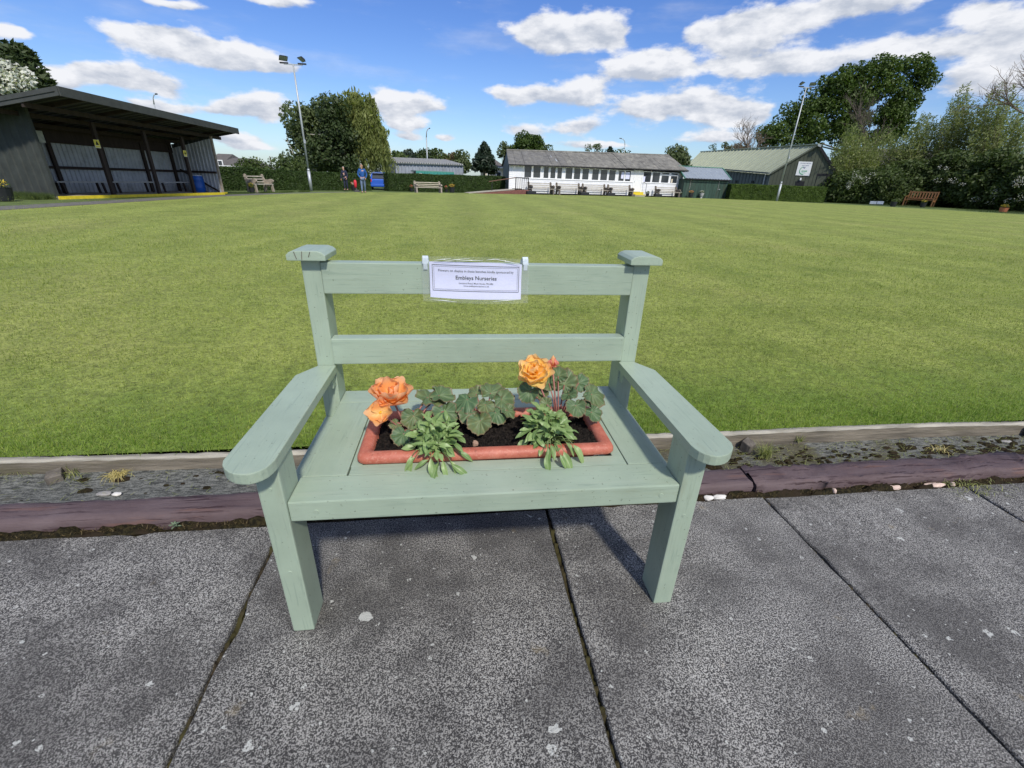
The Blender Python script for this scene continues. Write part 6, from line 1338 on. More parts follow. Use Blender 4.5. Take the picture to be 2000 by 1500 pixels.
a = SH(-.14, 1.8, 0); b = SH(SLh + .14, 1.8, 0); a[2] = rid[0] + .06; b[2] = rid[1] + .06; MB().bar(a, b, .18, .06).build('ridge_cap', M['tealtrim'], shd)
MB().bar(SH(-.1, -.28, hf_ - .03), SH(SLh + .1, -.28, hf_ - .03), .05, .09).build('eaves_board', M['black'], shd)
MB().obox(SH(SLh * .80, -.03, .95), np.append(se, 0) * .18, np.append(sn, 0) * -.02, (0, 0, .07)).build('hinge', M['galv'], shd)
for f_ in (.14, .78): MB().bar(SH(SLh * f_, -.035, .9), SH(SLh * f_, -.035, hf_ - .12), .02, .03, up=(0, 1, 0)).build('cord', M['benchplank'], shd)

# ---------------------------------------------------------------- big olive hall
HC = D(1494, 388, 55.5); HC[2] = gz(55); HR = D(1612, 392, 51.5); HR[2] = gz(52)
hall = thing('hall', 'large olive green metal hall with pale green roof, white sign on its gable', 'building', HC)
zC = topz(HC, 338.5); zR = topz(HR, 332.5); mid_ = (HC + HR) / 2
def gable_pt(px, py):                      # on the gable plane
    e2 = (HR - HC)[:2]; e2 = e2 / np.linalg.norm(e2); s, z = onwall(HC, e2, px, py); return np.array([HC[0] + e2[0] * s, HC[1] + e2[1] * s, z])
AP = gable_pt(1599, 283); HLe = (HR - HC); 
RBk = D(1369, 297, 78.0); EBk = D(1341, 325, 74.0); e2 = HLe[:2] / np.linalg.norm(HLe[:2]); GN = np.array([e2[1], -e2[0], 0.0])
if GN @ (CAM - HC) < 0: GN = -GN
# gable cladding in vertical sheets
Lg = np.linalg.norm(HLe[:2]); sA = (AP - HC)[:2] @ e2
def gtop(s): return zC + (AP[2] - zC) * s / sA if s < sA else AP[2] + (zR - AP[2]) * (s - sA) / (Lg - sA)
ns_ = 17
for i in range(ns_):
    a = Lg * i / ns_; b = Lg * (i + 1) / ns_ - .03; pts = [a] + ([sA] if a < sA < b else []) + [b]; off = GN * 0
    P3 = lambda s, z, o=0: (HC[0] + e2[0] * s + GN[0] * o, HC[1] + e2[1] * s + GN[1] * o, z)
    bt = [P3(s, HC[2] - .2, .03) for s in pts]; tp = [P3(s, gtop(s) - .05, .03) for s in pts]
    m_ = MB().add(bt + tp[::-1], [tuple(range(len(bt) + len(tp)))]); m_.add([P3(b, HC[2] - .2, .03), P3(b, HC[2] - .2, 0), P3(b, gtop(b) - .05, 0), P3(b, gtop(b) - .05, .03)], [(0, 1, 2, 3)]); m_.build('wall_sheet', M['hallwall'], hall)
MB().add([P3(0, HC[2] - .2), P3(Lg, HC[2] - .2), P3(Lg, gtop(Lg) - .06), P3(sA, AP[2] - .06), P3(0, zC - .06)], [(0, 1, 2, 3, 4)]).build('gable', M['black'], hall)
# long wall towards the clubhouse
LW = EBk.copy(); LW[2] = gz(74)
m_ = MB().quad(HC - [0, 0, .2], LW - [0, 0, .2], (LW[0], LW[1], EBk[2]), (HC[0], HC[1], zC)); m_.build('long_wall', M['halltrim'], hall)
ed = LW - HC; ed[2] = 0; Ld = np.linalg.norm(ed); ed /= Ld; en_ = np.array([ed[1], -ed[0], 0]); 
if en_ @ (CAM - HC) < 0: en_ = -en_
for i in range(30): s = Ld * i / 30; a = HC + ed * s + en_ * .02; t = i / 30; MB().obox((a[0], a[1], gz(60)), ed * .06, en_ * .05, (0, 0, (zC + (EBk[2] - zC) * t) - gz(60))).build('rib', M['halltrim'], hall)
a = HC + ed * .8 + en_ * .12; MB().tube([(a[0], a[1], gz(56)), (a[0], a[1], zC - .1)], [.06, .06], 8).build('downpipe', M['galv'], hall)
for s in (2.6, 5.8): a = HC + ed * s + en_ * .08; MB().obox((a[0], a[1], zC - 1.15), ed * .35, en_ * .06, (0, 0, .3)).build('vent', M['black'], hall)
# roof planes in sheets (standing seams)
ex = 0.25; nrf = 30
E0 = HC - np.array([0, 0, 0.]); E0[2] = zC; 
for i in range(nrf):
    t0, t1 = i / nrf, (i + 1) / nrf - .0035; q = lambda t, top: (AP * (1 - t) + RBk * t) if top else (np.array([HC[0], HC[1], zC]) * (1 - t) + EBk * t)
    up_ = np.array([0, 0, .06]); g_ = GN * .25
    a, b, c, d = q(t0, 0) + up_ * (i % 2 * .3), q(t1, 0) + up_ * (i % 2 * .3), q(t1, 1) + up_ * (i % 2 * .3), q(t0, 1) + up_ * (i % 2 * .3)
    if i == 0: a = a + g_; d = d + g_
    a = a + (a - d) * .05; b = b + (b - c) * .05
    m_ = MB().quad(a, b, c, d).quad(b, b - up_ * 1.5, c - up_ * 1.5, c); m_.build('roof_sheet', M['hallroof'], hall)
    m_ = MB().bar(q(t1, 0) + up_, q(t1, 1) + up_, .10, .09); m_.build('seam', M['hallroof'], hall)
RR2 = np.array([HR[0], HR[1], zR]); EB2 = RBk + (RR2 - AP)
MB().quad(AP, RBk, EB2, RR2).build('roof_slope', M['hallroof'], hall)
MB().bar(AP + GN * .2 + [0, 0, .08], RBk + [0, 0, .08], .3, .08).build('ridge_cap', M['hallroof'], hall)
MB().bar(AP + GN * .12, E0 + GN * .12, .14, .22).build('verge_trim', M['hallwall'], hall); MB().bar(AP + GN * .12, RR2 + GN * .12, .18, .26).build('verge_trim', M['black'], hall)
MB().bar(E0 + en_ * .3 + GN * .2, EBk + en_ * .3, .18, .16).build('gutter', M['halltrim'], hall)
def gbox(name, pxs, mat, o0, o1, parent=hall):
    P_ = [gable_pt(*q) + GN * o0 for q in pxs]; Q_ = [gable_pt(*q) + GN * o1 for q in pxs]; return MB().add(P_ + Q_, [(0, 1, 2, 3), (7, 6, 5, 4), (0, 4, 5, 1), (1, 5, 6, 2), (2, 6, 7, 3), (3, 7, 4, 0)]).build(name, mat, parent)
gbox('doorway', [(1554, 354), (1571, 354), (1569, 372), (1552, 372)], M['black'], .035, .06); gbox('doorway', [(1596, 339), (1624, 339), (1620, 366), (1590, 366)], M['black'], .035, .05); gbox('shutter', [(1597, 344), (1614, 344), (1608, 366), (1590, 366)], M['hallwall'], .055, .09)
gbox('lamp', [(1563, 347.5), (1566, 347.5), (1565, 352), (1562, 352)], M['white'], .035, .2); gbox('camera_bracket', [(1598, 282), (1605, 283), (1603, 288), (1597, 286)], M['galv'], .3, .6)
sgn = thing('hall_sign', 'white square sign with a green logo on the gable of the olive hall', 'sign', gable_pt(1570, 343)); gbox('board', [(1560.5, 315.2), (1587.5, 316.3), (1580.5, 343.5), (1553.5, 342.3)], M['white'], .05, .09, sgn)
def on_gable(me, px, py, width_px, parent, colr=None):
    c = gable_pt(px, py) + GN * .097; L_ = np.linalg.norm(gable_pt(px + width_px / 2, py) - gable_pt(px - width_px / 2, py)); sc = fit_text(me, L_); ex3 = np.array([e2[0], e2[1], 0])
    for v in me.vertices: q = c + ex3 * v.co.x * sc + np.array([0, 0, 1]) * v.co.y * sc * 1.0 - np.array(parent.location); v.co = Vector(q)
    me.update(); return link('lettering', me, parent)
M['navy'] = flatm('navy_ink', (.05, .06, .22)); M['logo_green'] = flatm('logo_green', (.05, .38, .16))
on_gable(text_mesh('1ST HOOLE ST MICHAELS', 1, M['navy'], .02), 1574, 319.2, 21, sgn); on_gable(text_mesh('SCOUT GROUP', 1, M['navy'], .02), 1573, 323.6, 14, sgn); on_gable(text_mesh('scouts', 1, M['logo_green'], .04), 1571, 334, 11, sgn); on_gable(text_mesh('lancashire', 1, M['logo_green'], .02), 1569, 337.5, 8, sgn)
c = gable_pt(1570, 333) + GN * .1; R_ = np.linalg.norm(gable_pt(1578, 333) - gable_pt(1570, 333)); m_ = MB(); ex3 = np.array([e2[0], e2[1], 0]); pts = [c + ex3 * math.cos(a) * R_ + np.array([0, 0, math.sin(a) * R_]) for a in np.linspace(math.radians(110), math.radians(280), 12)]
m_.tube(pts, [.03] * 12, 5).build('logo_arc', M['logo_green'], sgn)
c = gable_pt(1571, 328) + GN * .1; m_ = MB()
for dx_, rot in ((0, 0), (-.06, .5), (.06, -.5)): m_.add([c + ex3 * (dx_ - .03), c + ex3 * (dx_ + .03) , c + ex3 * (dx_ - rot * .2) + np.array([0, 0, .18])], [(0, 1, 2)])
m_.add([c + ex3 * -.06 + np.array([0, 0, -.05]), c + ex3 * .06 + np.array([0, 0, -.05]), c + ex3 * .06, c + ex3 * -.06], [(0, 1, 2, 3)]); m_.build('emblem', M['navy'], sgn)

# ---------------------------------------------------------------- grey corrugated store and green container behind the hedge
KY = 47.0; k0 = D(774, 345, KY); k1 = D(905, 345, KY + 3.0); kz = gz(KY); st_ = thing('corrugated_store', 'long grey corrugated steel store behind the hedge', 'shed', (k0[0], k0[1], kz)); zt_0 = topz(k0, 318.5); zt_1 = topz(k1, 323); ke = (k1 - k0)[:2]; KL = np.linalg.norm(ke); ke /= KL; kn = np.array([-ke[1], ke[0]])
corr('wall_sheet', k0[:2], k1[:2], kz, kz, zt_0, zt_1, .06, .34, M['greycont'], kn, st_)
MB().add([(k0[0], k0[1], kz), (k0[0] + kn[0] * 4, k0[1] + kn[1] * 4, kz), (k0[0] + kn[0] * 4, k0[1] + kn[1] * 4, zt_0 + .1), (k0[0], k0[1], zt_0)], [(0, 1, 2, 3)]).build('end_wall', M['greycont'], st_)
for i in range(30):
    t0 = i / 30; a = k0[:2] + ke * KL * t0; z = zt_0 + (zt_1 - zt_0) * t0; MB().obox((a[0] - kn[0] * .2, a[1] - kn[1] * .2, z + .02), np.append(ke, 0) * KL / 60, np.append(kn, 0) * 4.3 + np.array([0, 0, .5]), (0, 0, .09)).build('roof_rib', M['benchplank'], st_)
MB().obox((k0[0] - kn[0] * .18, k0[1] - kn[1] * .18, zt_0 - .05), np.append(ke, 0) * KL + np.array([0, 0, zt_1 - zt_0]), np.append(kn, 0) * 4.3 + np.array([0, 0, .5]), (0, 0, .06)).build('roof', M['halltrim'], st_)
for f_ in (.24, .77): a = k0[:2] + ke * KL * f_ - kn * .08; MB().obox((a[0], a[1], zt_0 - .75), np.append(ke, 0) * .25, np.append(-kn, 0) * .04, (0, 0, .12)).build('vent', M['black'], st_)
c0 = D(813, 345, 44.5); c1 = D(887, 345, 45.5); cz = gz(44); zc0 = topz(c0, 334.5); t_ = thing('green_container', 'teal green container whose top shows above the hedge', 'container', (c0[0], c0[1], cz)); ke2 = (c1 - c0)[:2]; k2L = np.linalg.norm(ke2); ke2 /= k2L; kn2 = np.array([-ke2[1], ke2[0]])
corr('side_sheet', c0[:2], c1[:2], cz, cz, zc0, zc0, .04, .30, M['tealcont'], kn2, t_); MB().obox((c0[0], c0[1], zc0 - .01), np.append(ke2, 0) * k2L, np.append(kn2, 0) * 2.3, (0, 0, .08)).build('roof', M['tealtrim'], t_)
a = c0[:2] - kn2 * .05 + ke2 * .25; MB().obox((a[0], a[1], zc0 - .28), np.append(ke2, 0) * .26, np.append(-kn2, 0) * .03, (0, 0, .14)).build('label_plate', M['white'], t_)

# ---------------------------------------------------------------- houses beyond
def house(name, label, x0, x1, Y, pyeave, pyridge, wallm, roofm, dep=7, win=(), hip=.0, rx=(0, 1)):
    a = D(x0, 345, Y); b = D(x1, 345, Y); z = gz(Y); e0 = topz(a, pyeave); rg = topz(a + np.array([0, dep / 2, 0]), pyridge); t_ = thing(name, label, 'house', (a[0], a[1], z)); xa, xb = a[0], b[0]
    MB().box(xa, xb, Y, Y + dep, z, e0).build('wall', wallm, t_); L_ = xb - xa; r0, r1 = xa + hip * L_, xb - hip * L_; o = .3
    R = MB().add([(xa - o, Y - o, e0 - .05), (xb + o, Y - o, e0 - .05), (xb + o, Y + dep + o, e0 - .05), (xa - o, Y + dep + o, e0 - .05), (r0, Y + dep / 2, rg), (r1, Y + dep / 2, rg)], [(0, 1, 5, 4), (1, 2, 5), (2, 3, 4, 5), (3, 0, 4)]).build('roof', roofm, t_)
    MB().box(xa - o, xb + o, Y - o - .03, Y - o, e0 - .16, e0 - .02).build('fascia', M['white'], t_)
    for (f0, f1, za, zb) in win:
        w_ = MB().box(xa + L_ * f0, xa + L_ * f1, Y - .05, Y - .01, z + za, z + zb).build('window', M['white'], t_); MB().box(xa + L_ * f0 + .08, xa + L_ * f1 - .08, Y - .07, Y - .052, z + za + .08, z + zb - .08).build('pane', M['pane'], w_)
    return t_
house('bungalow', 'cream bungalow with hipped brown roof between the hedge and the clubhouse', 945, 985, 66, 325, 309, M['cream'], M['rooftile'], 8, ((.15, .3, 1.2, 2.2), (.6, .85, 1.2, 2.2)), .4)
house('bungalow', 'white bungalow with low brown roof above the hedge left of the trees', 426, 478, 47, 322, 308, M['whitewall'], M['rooftile'], 7, ((.1, .3, 1.0, 2.0),), .1)
house('house', 'white gabled house rising just behind the right end of the shelter', 404, 434, 52, 320, 300, M['whitewall'], M['rooftile'], 7, (), .0)
house('low_outbuilding', 'low brown roofed outbuilding in the gap left of the trees', 505, 540, 60, 333, 328, M['cream'], M['rooftile'], 6)
a = D(1690, 330, 66); rf = house('house', 'dark tiled roof of a house showing between the bushes at right', 1698, 1880, 62, 318, 287, M['rooftile'], M['rooftile'], 9)
house('lean_to', 'dark slate building wedged behind the left end of the clubhouse', 983, 993, 58, 330, 310, M['halltrim'], M['halltrim'], 5) if False else None

# ---------------------------------------------------------------- blue car in the hedge gap
def car():
    p = D(744, 373, 43.5); t_ = thing('parked_car', 'bright blue hatchback seen from behind through the gap in the hedge', 'car', (p[0], p[1], gz(43.5) - .05), math.radians(8)); W_ = .86
    blue = simple('blue_car_paint', (0.02, 0.10, 0.50), .25, .04, 2, bump=0, spec=.6); st = []
    secs = [(0.0, .34, .78, .86, .62), (.06, .28, .95, .95, .78), (.35, .26, 1.02, 1.38, .70), (1.0, .26, 1.0, 1.50, .66), (2.2, .26, .98, 1.42, .66), (2.9, .26, .95, 1.0, .80), (3.7, .28, .80, .86, .80), (3.95, .35, .6, .66, .62)]
    V = []; n = 10
    for (y, zb, zs, zt, wt) in secs:
        pr = [(-W_ * .9, zb), (-W_, zb + .12), (-W_ * 1.0, zs * .75), (-W_ * .97, zs), (-wt, zt - .06), (-wt * .8, zt), (wt * .8, zt), (wt, zt - .06), (W_ * .97, zs), (W_, zs * .75), (W_, zb + .12), (W_ * .9, zb)]; V += [(x, y, z) for x, z in pr]
    n = 12; F = [(i * n + k, i * n + (k + 1) % n, (i + 1) * n + (k + 1) % n, (i + 1) * n + k) for i in range(len(secs) - 1) for k in range(n)] + [tuple(range(n))[::-1], tuple(range((len(secs) - 1) * n, len(secs) * n))]
    MB().add(V, F).build('body', blue, t_, local=True, smooth=False)
    MB().add([(-.68, .02, .97), (.68, .02, .97), (.60, .31, 1.36), (-.60, .31, 1.36)], [(0, 1, 2, 3)]).build('rear_window', M['glass'], t_, local=True)
    MB().box(-.80, .80, -.06, .05, .32, .52).build('bumper', blue, t_, local=True, bevel=.03); MB().bar((-.62, .25, 1.42), (.62, .25, 1.42), .25, .03).build('spoiler', M['galv'], t_, local=True)
    for sx in (-1, 1):
        MB().box(sx * .84 - .13 * (sx > 0), sx * .84 + .13 * (sx < 0), -.01, .06, .70, .93).build('tail_light', simple('red_lens', (.4, .02, .02), .3), t_, local=True)
        for y in (.75, 3.15):
            w_ = MB().tube([(sx * .86, y, .30), (sx * .66, y, .30)], [.30, .30], 18).build('wheel', M['black'], t_, local=True); MB().tube([(sx * .875, y, .30), (sx * .84, y, .30)], [.19, .19], 12).build('rim', M['galv'], w_, local=True)
    return t_
car()

# ---------------------------------------------------------------- trees
crown_tree('dense_tree', 'dark grey green tree with bare pale branches, left of the willow behind the hedge', 'tree', (625, 345), 47, [(598, 240, 44, 46), (630, 222, 50, 34), (600, 292, 52, 42), (650, 285, 56, 54), (640, 240, 50, 44), (590, 325, 48, 16), (660, 325, 60, 18)], 15000, .30, LF['grey'], 1, sub=110, subr=.9, limbs=10)
crown_tree('dark_tree', 'very dark leafy tree squeezed between the grey green tree and the willow', 'tree', (680, 345), 44.2, [(652, 222, 22, 22), (664, 262, 26, 30), (672, 322, 28, 14), (640, 298, 32, 32)], 9500, .28, LF['dark'], 2, sub=80, subr=.7)
t_ = bpy.data.objects['dense_tree']; m_ = MB(); rr = random.Random(12)
def deadbranch(px, py, ang, L, Y, m_, depth=0, rad=.030):
    p = D(px, py, Y); s = 1 / ppm(p); pts = [p]; a = ang
    for k in range(5): a += rr.uniform(-.5, .5); p = p + np.array([math.cos(a) * L / 5 * s, rr.uniform(-.08, .08), -math.sin(a) * L / 5 * s]); pts.append(p)
    m_.tube(pts, [rad * (1 - k / 6) for k in range(6)], 5)
    if depth < 2:
        for k in (2, 3, 4): q = PJ(pts[k]); deadbranch(q[0], q[1], a + rr.choice((-1, 1)) * rr.uniform(.5, 1.1), L * .5, Y - .1, m_, depth + 1, rad * .55)
for (px, py, a_, L) in ((572, 300, -1.7, 26), (606, 262, -.2, 28), (612, 320, .8, 20), (638, 308, -.3, 28)): deadbranch(px, py, a_, L, 44.3, m_)
m_.build('dead_branch', M['palebark'], t_)['kind'] = 'stuff'
def willow(name, label, base, Y, tops, seed, n_str, mat, size):
    B = D(base[0], base[1], Y); B[2] = gz(Y); t_ = thing(name, label, 'tree', B); r = np.random.default_rng(seed); P = []; AT = []; bl_ = [pb(*b[:4], Y) for b in tops]
    leaves('crown', subclumps(bl_, 90, .55, seed), 2600, size, mat, t_, seed, 1.9, .5, droop=.55)
    V = []; m2 = MB()
    for k in range(n_str):
        rc = np.random.default_rng(seed * 1000 + k // 7); c, q = bl_[rc.integers(len(bl_))]; d = rc.normal(size=3) + r.normal(0, .10, 3); d /= np.linalg.norm(d); d[2] = abs(d[2]) * .6; st = c + d * q * np.array([.95, .95, .9]); ln = r.uniform(.8, 3.6); ln = min(ln, st[2] - gz(Y) - 1.3 + r.uniform(-.3, .5)); 
        if ln < .4: continue
        nn = int(ln / .085); out = d[:2] * .25; sway = r.normal(0, .12, 2)
        t = np.arange(nn) / nn; pts = np.column_stack([st[0] + out[0] * t * 2 + sway[0] * t ** 2 * ln, st[1] + out[1] * t * 2 + sway[1] * t ** 2 * ln, st[2] - ln * t]); pts += r.normal(0, .045, pts.shape); P.append(pts); AT.append(np.clip(rc.uniform(0, 1) + r.normal(0, .12, nn), 0, 1))
    P = np.concatenate(P); n = len(P); a = np.column_stack([r.normal(0, .35, n), r.normal(0, .35, n), -np.ones(n)]); a /= np.linalg.norm(a, axis=1, keepdims=True); h = np.cross(a, r.normal(size=(n, 3))); h /= np.linalg.norm(h, axis=1, keepdims=True); s = size * r.uniform(.6, 1.3, n)[:, None]
    V = np.empty((n * 4, 3)); V[0::4] = P; V[1::4] = P + h * s * .16 + a * s * .45; V[2::4] = P + a * s; V[3::4] = P - h * s * .16 + a * s * .45
    bulk('hanging_shoots', V, np.arange(n * 4).reshape(-1, 4), mat, t_, attr=np.concatenate(AT)); cen_ = np.mean([c for c, _ in bl_], axis=0)
    m2.tube([B, B * .5 + cen_ * .5 + np.array([-.3, 0, 0]), cen_], [.3, .22, .1], 9)
    for c, q in bl_: m2.tube([B * .5 + cen_ * .5 + np.array([-.3, 0, 0]), c * .6 + cen_ * .4 + np.array([0, 0, .4]), c + np.array([0, 0, q[2] * .5])], [.15, .09, .03], 6)
    m2.build('trunk', M['bark'], t_, smooth=True); return t_
willow('weeping_willow', 'yellow green weeping willow with hanging shoots, right of the dark trees', (718, 350), 45.5, [(688, 203, 26, 18), (712, 212, 20, 20), (727, 238, 16, 22), (700, 240, 26, 24), (666, 210, 14, 14), (744, 262, 10, 16), (735, 292, 12, 20), (708, 282, 18, 22), (694, 183, 9, 5), (722, 192, 7, 5)], 5, 1150, LF['olive'], .24)
def bushtree(name, label, px, pyt, hw, Y, seed, mat, n=3500, size=.3, sub=26, group=None, cat='tree', pyb=345, subr=.8, aspect=1.0, wind=None):
    hh = (pyb - pyt) / 2; return crown_tree(name, label, cat, (px, pyb), Y, [(px, pyt + hh * .75, hw * .72, hh * .72), (px - hw * .4, pyt + hh * 1.15, hw * .55, hh * .7), (px + hw * .42, pyt + hh * 1.1, hw * .55, hh * .75)], n, size, mat, seed, sub=sub, subr=subr, trunk=.15, limbs=6, group=group, aspect=aspect, wind=wind)
GF = 'trees along the skyline'
bushtree('bushy_tree', 'light green bushy tree low behind the hedge, just left of the floodlight mast', 568, 316, 22, 40, 21, LF['mid'], 2200, .22)
bushtree('bushy_tree', 'small light green shrub rising behind the hedge beside the white bungalow', 492, 320, 14, 44, 22, LF['mid'], 1800, .22)
for k, (px, pt, hw, Y, mt, lb) in enumerate(((775, 300, 17, 60, 'mid', 'green tree on the skyline directly right of the willow'), (793, 290, 19, 70, 'fir', 'darkest rounded tree on the skyline above the grey store'), (822, 292, 26, 74, 'dark', 'broad green tree on the skyline left of the curved street light'), (852, 293, 24, 76, 'mid', 'green tree on the skyline right of the curved street light'), (878, 297, 22, 76, 'brown', 'brownish green tree on the skyline above the right half of the store'), (903, 300, 12, 70, 'grey', 'small pointed grey green tree at the right end of the store'))):
    bushtree('skyline_tree', lb, px, pt, hw, Y, 30 + k, LF[mt], 2600, .42, 22, GF)
# conifer
def conifer(name, label, px, pyt, pyb, hw, Y, seed, mat, n=7000, lean=0):
    B = D(px, pyb, Y); T = D(px + lean, pyt, Y); s = 1 / ppm(B); R0 = hw * s; H = T[2] - B[2]; cl = []; r = np.random.default_rng(seed)
    for k in range(120): t = r.uniform(0, 1) ** .8; a = r.uniform(0, 2 * PI); rad = R0 * (1 - t) ** .8 * r.uniform(.6, 1.05); cl.append(((B[0] + (T[0] - B[0]) * t + math.cos(a) * rad, Y + math.sin(a) * rad, B[2] + H * (.05 + t * .9)), (.25 + R0 * .28 * (1 - t), .25 + R0 * .28 * (1 - t), .22 + .15 * (1 - t))))
    t_ = thing(name, label, 'tree', (B[0], B[1], gz(Y))); leaves('crown', cl, n, .26, mat, t_, seed, 1.6, .5); MB().tube([(B[0], B[1], gz(Y)), (T[0], T[1], T[2] - .3)], [.2, .03], 7).build('trunk', M['bark'], t_); return t_
conifer('conifer', 'dark pointed conifer left of the clubhouse, above the cream bungalow', 946, 277, 337, 23, 60, 5, LF['fir'])
crown_tree('poplar', 'slim sparse poplar between the dark conifer and the clubhouse roof', 'tree', (984, 335), 64, [(986, 283, 9, 10), (976, 300, 9, 14), (990, 302, 10, 16)], 1500, .25, LF['grey'], 6, sub=16, subr=.4, trunk=.1, limbs=8)
crown_tree('round_tree', 'rounded bright green tree rising behind the left end of the clubhouse roof', 'tree', (1032, 320), 58, [(1022, 278, 26, 14), (1040, 275, 26, 16), (1062, 287, 16, 9), (1035, 292, 34, 14), (1012, 288, 16, 12)], 6500, .26, LF['syc'], 7, sub=60, subr=.55)
crown_tree('shrub_tree', 'sparse twiggy shrub tips above the middle of the clubhouse roof', 'tree', (1160, 320), 66, [(1150, 290, 10, 9), (1168, 288, 9, 12), (1180, 295, 9, 6)], 420, .22, LF['grey'], 8, sub=14, subr=.35, trunk=.08, limbs=14)
conifer('conifer', 'tip of a small dark conifer above the clubhouse roof', 1192, 288, 315, 9, 64, 9, LF['fir'], 900)
bushtree('low_tree', 'low shrub line just above the clubhouse roof, left of its right end', 1215, 295, 22, 66, 10, LF['mid'], 1200, .28, 14, pyb=325)
bushtree('bushy_tree', 'green feathery bush rising behind the right end of the clubhouse', 1318, 288, 27, 60, 11, LF['grey'], 4200, .28, 40, pyb=345, aspect=1.6)
# bare trees
def bare_tree(name, label, base, top, Y, seed, spread, nb, rad=.12, lv=4, lean=0.0, mat='twig', start=None, ln=None):
    B = D(base[0], base[1], Y); T = D(top[0], top[1], Y); t_ = thing(name, label, 'tree', (B[0], B[1], B[2])); m_ = MB(); r3 = random.Random(seed); H = np.linalg.norm(T - B)
    def grow(p, d, L, rd, lev):
        pts = [p]; dd = d.copy()
        for k in range(3): dd = dd + np.array([r3.gauss(0, .13), r3.gauss(0, .13), r3.gauss(0.03, .07)]); dd /= np.linalg.norm(dd); p = p + dd * L / 3; pts.append(p)
        m_.tube(pts, [rd, rd * .85, rd * .7, rd * .5], 6 if lev < 2 else 4, cap=False)
        if lev < lv:
            for k in range(nb if lev else nb + 3):
                q = pts[r3.choice((1, 2, 3)) if lev else r3.choice((1, 1, 2, 3))]; nd = dd + np.array([r3.gauss(0, spread), r3.gauss(0, spread * .7), r3.gauss(.15, spread * .6)]); nd /= np.linalg.norm(nd); grow(q, nd, L * r3.uniform(.55, .8), rd * .55, lev + 1)
    d0_ = (T - B) / H; grow(B, d0_, H * (ln or .42), rad, 0); m_.build('branches', M[mat], t_)['kind'] = 'stuff'; return t_
bare_tree('bare_tree', 'leafless grey tree behind the left end of the olive hall', (1468, 330), (1466, 225), 72, 5, .55, 5, .13, 4)
bushtree('brown_bush', 'brownish bush on the skyline above the olive hall roof', 1442, 279, 22, 76, 13, LF['brown'], 1500, .3, 16, pyb=310); crown_tree('shrub_tree', 'sparse green shoots above the left end of the olive hall roof', 'tree', (1410, 315), 78, [(1395, 285, 8, 7), (1414, 283, 9, 8), (1424, 288, 8, 5)], 400, .25, LF['grey'], 14, sub=10, subr=.35, trunk=.07, limbs=10)
# large wind-shaped sycamore
syc_b = [(1512, 268, 26, 18), (1532, 252, 28, 22), (1552, 225, 28, 24), (1575, 212, 34, 24), (1602, 190, 34, 26), (1632, 165, 32, 22), (1664, 150, 34, 20), (1700, 142, 36, 22), (1735, 135, 34, 20), (1770, 128, 32, 18), (1800, 122, 22, 16), (1815, 145, 14, 18), (1795, 160, 26, 22), (1755, 170, 34, 26), (1710, 180, 34, 26), (1665, 190, 34, 26), (1620, 215, 34, 22), (1580, 245, 30, 18), (1790, 195, 24, 16), (1760, 215, 30, 20), (1725, 230, 28, 20), (1680, 230, 30, 18), (1745, 250, 18, 12), (1540, 275, 24, 8), (1640, 240, 28, 14), (1590, 268, 34, 14), (1640, 268, 40, 20), (1700, 268, 40, 20), (1752, 258, 24, 14), (1672, 225, 40, 24)]
crown_tree('sycamore', 'very large dark green sycamore swept to the right above the olive hall', 'tree', (1668, 345), 82, [tuple(q) for q in syc_b], 46000, .44, LF['syc'], 15, sub=230, subr=1.35, trunk=.40, limbs=7, shell=.7)
bare_tree('bare_tree', 'leafless brown tree in front of the large sycamore', (1690, 345), (1690, 165), 54, 9, .40, 4, .11, 4, mat='bark')
# willow saplings and bush masses on the right boundary
WB_ = (.75, .0, .45)
def bmass(name, label, px, pyb, pyt, hw, Y, seed, mat, n, size, group='tall bushes along the right boundary', aspect=1.0, wind=None, sub=50, subr=.6):
    B = D(px, pyb, Y); hh = (pyb - pyt) / 2; t_ = thing(name, label, 'bush', (B[0], B[1], gz(Y)), group=group)
    bl_ = [pb(px, pyt + hh * .8, hw * .7, hh * .8, Y), pb(px - hw * .45, pyt + hh * 1.25, hw * .6, hh * .75, Y), pb(px + hw * .45, pyt + hh * 1.2, hw * .6, hh * .8, Y), pb(px, pyb - hh * .35, hw * .9, hh * .4, Y)]
    leaves('foliage', subclumps(bl_, sub, subr, seed) + bl_, n, size, mat, t_, seed, aspect, .6, wind=wind)
    m_ = MB(); q = [c for c, _ in bl_]
    for k in range(9): tq = q[k % 3] + np.array([rr.uniform(-1, 1), rr.uniform(-.5, .5), rr.uniform(0, .8)]); m_.tube([B + np.array([rr.uniform(-.6, .6), 0, -.1]), (B + tq) / 2 + np.array([rr.uniform(-.3, .3), 0, 0]), tq], [.07, .045, .015], 5)
    m_.build('stems', M['twig'], t_)['kind'] = 'stuff'; return t_
wl_ = [('tall feathery willow bush beside the olive hall gable, hiding the sycamore trunk', 1668, 385, 235, 40, 49, 21000, .20), ('loose willow bush with sky showing through, second from the olive hall', 1725, 370, 245, 46, 47, 11000, .20), ('wind-blown willow with a ragged crown right of the sycamore', 1800, 350, 215, 42, 46, 13000, .20), ('tallest wind-blown willow leaning right, below the sycamore crown tip', 1872, 350, 160, 42, 44, 15000, .20), ('wind-blown willow at the right edge below the bare branches', 1950, 350, 150, 50, 42, 18000, .20)]
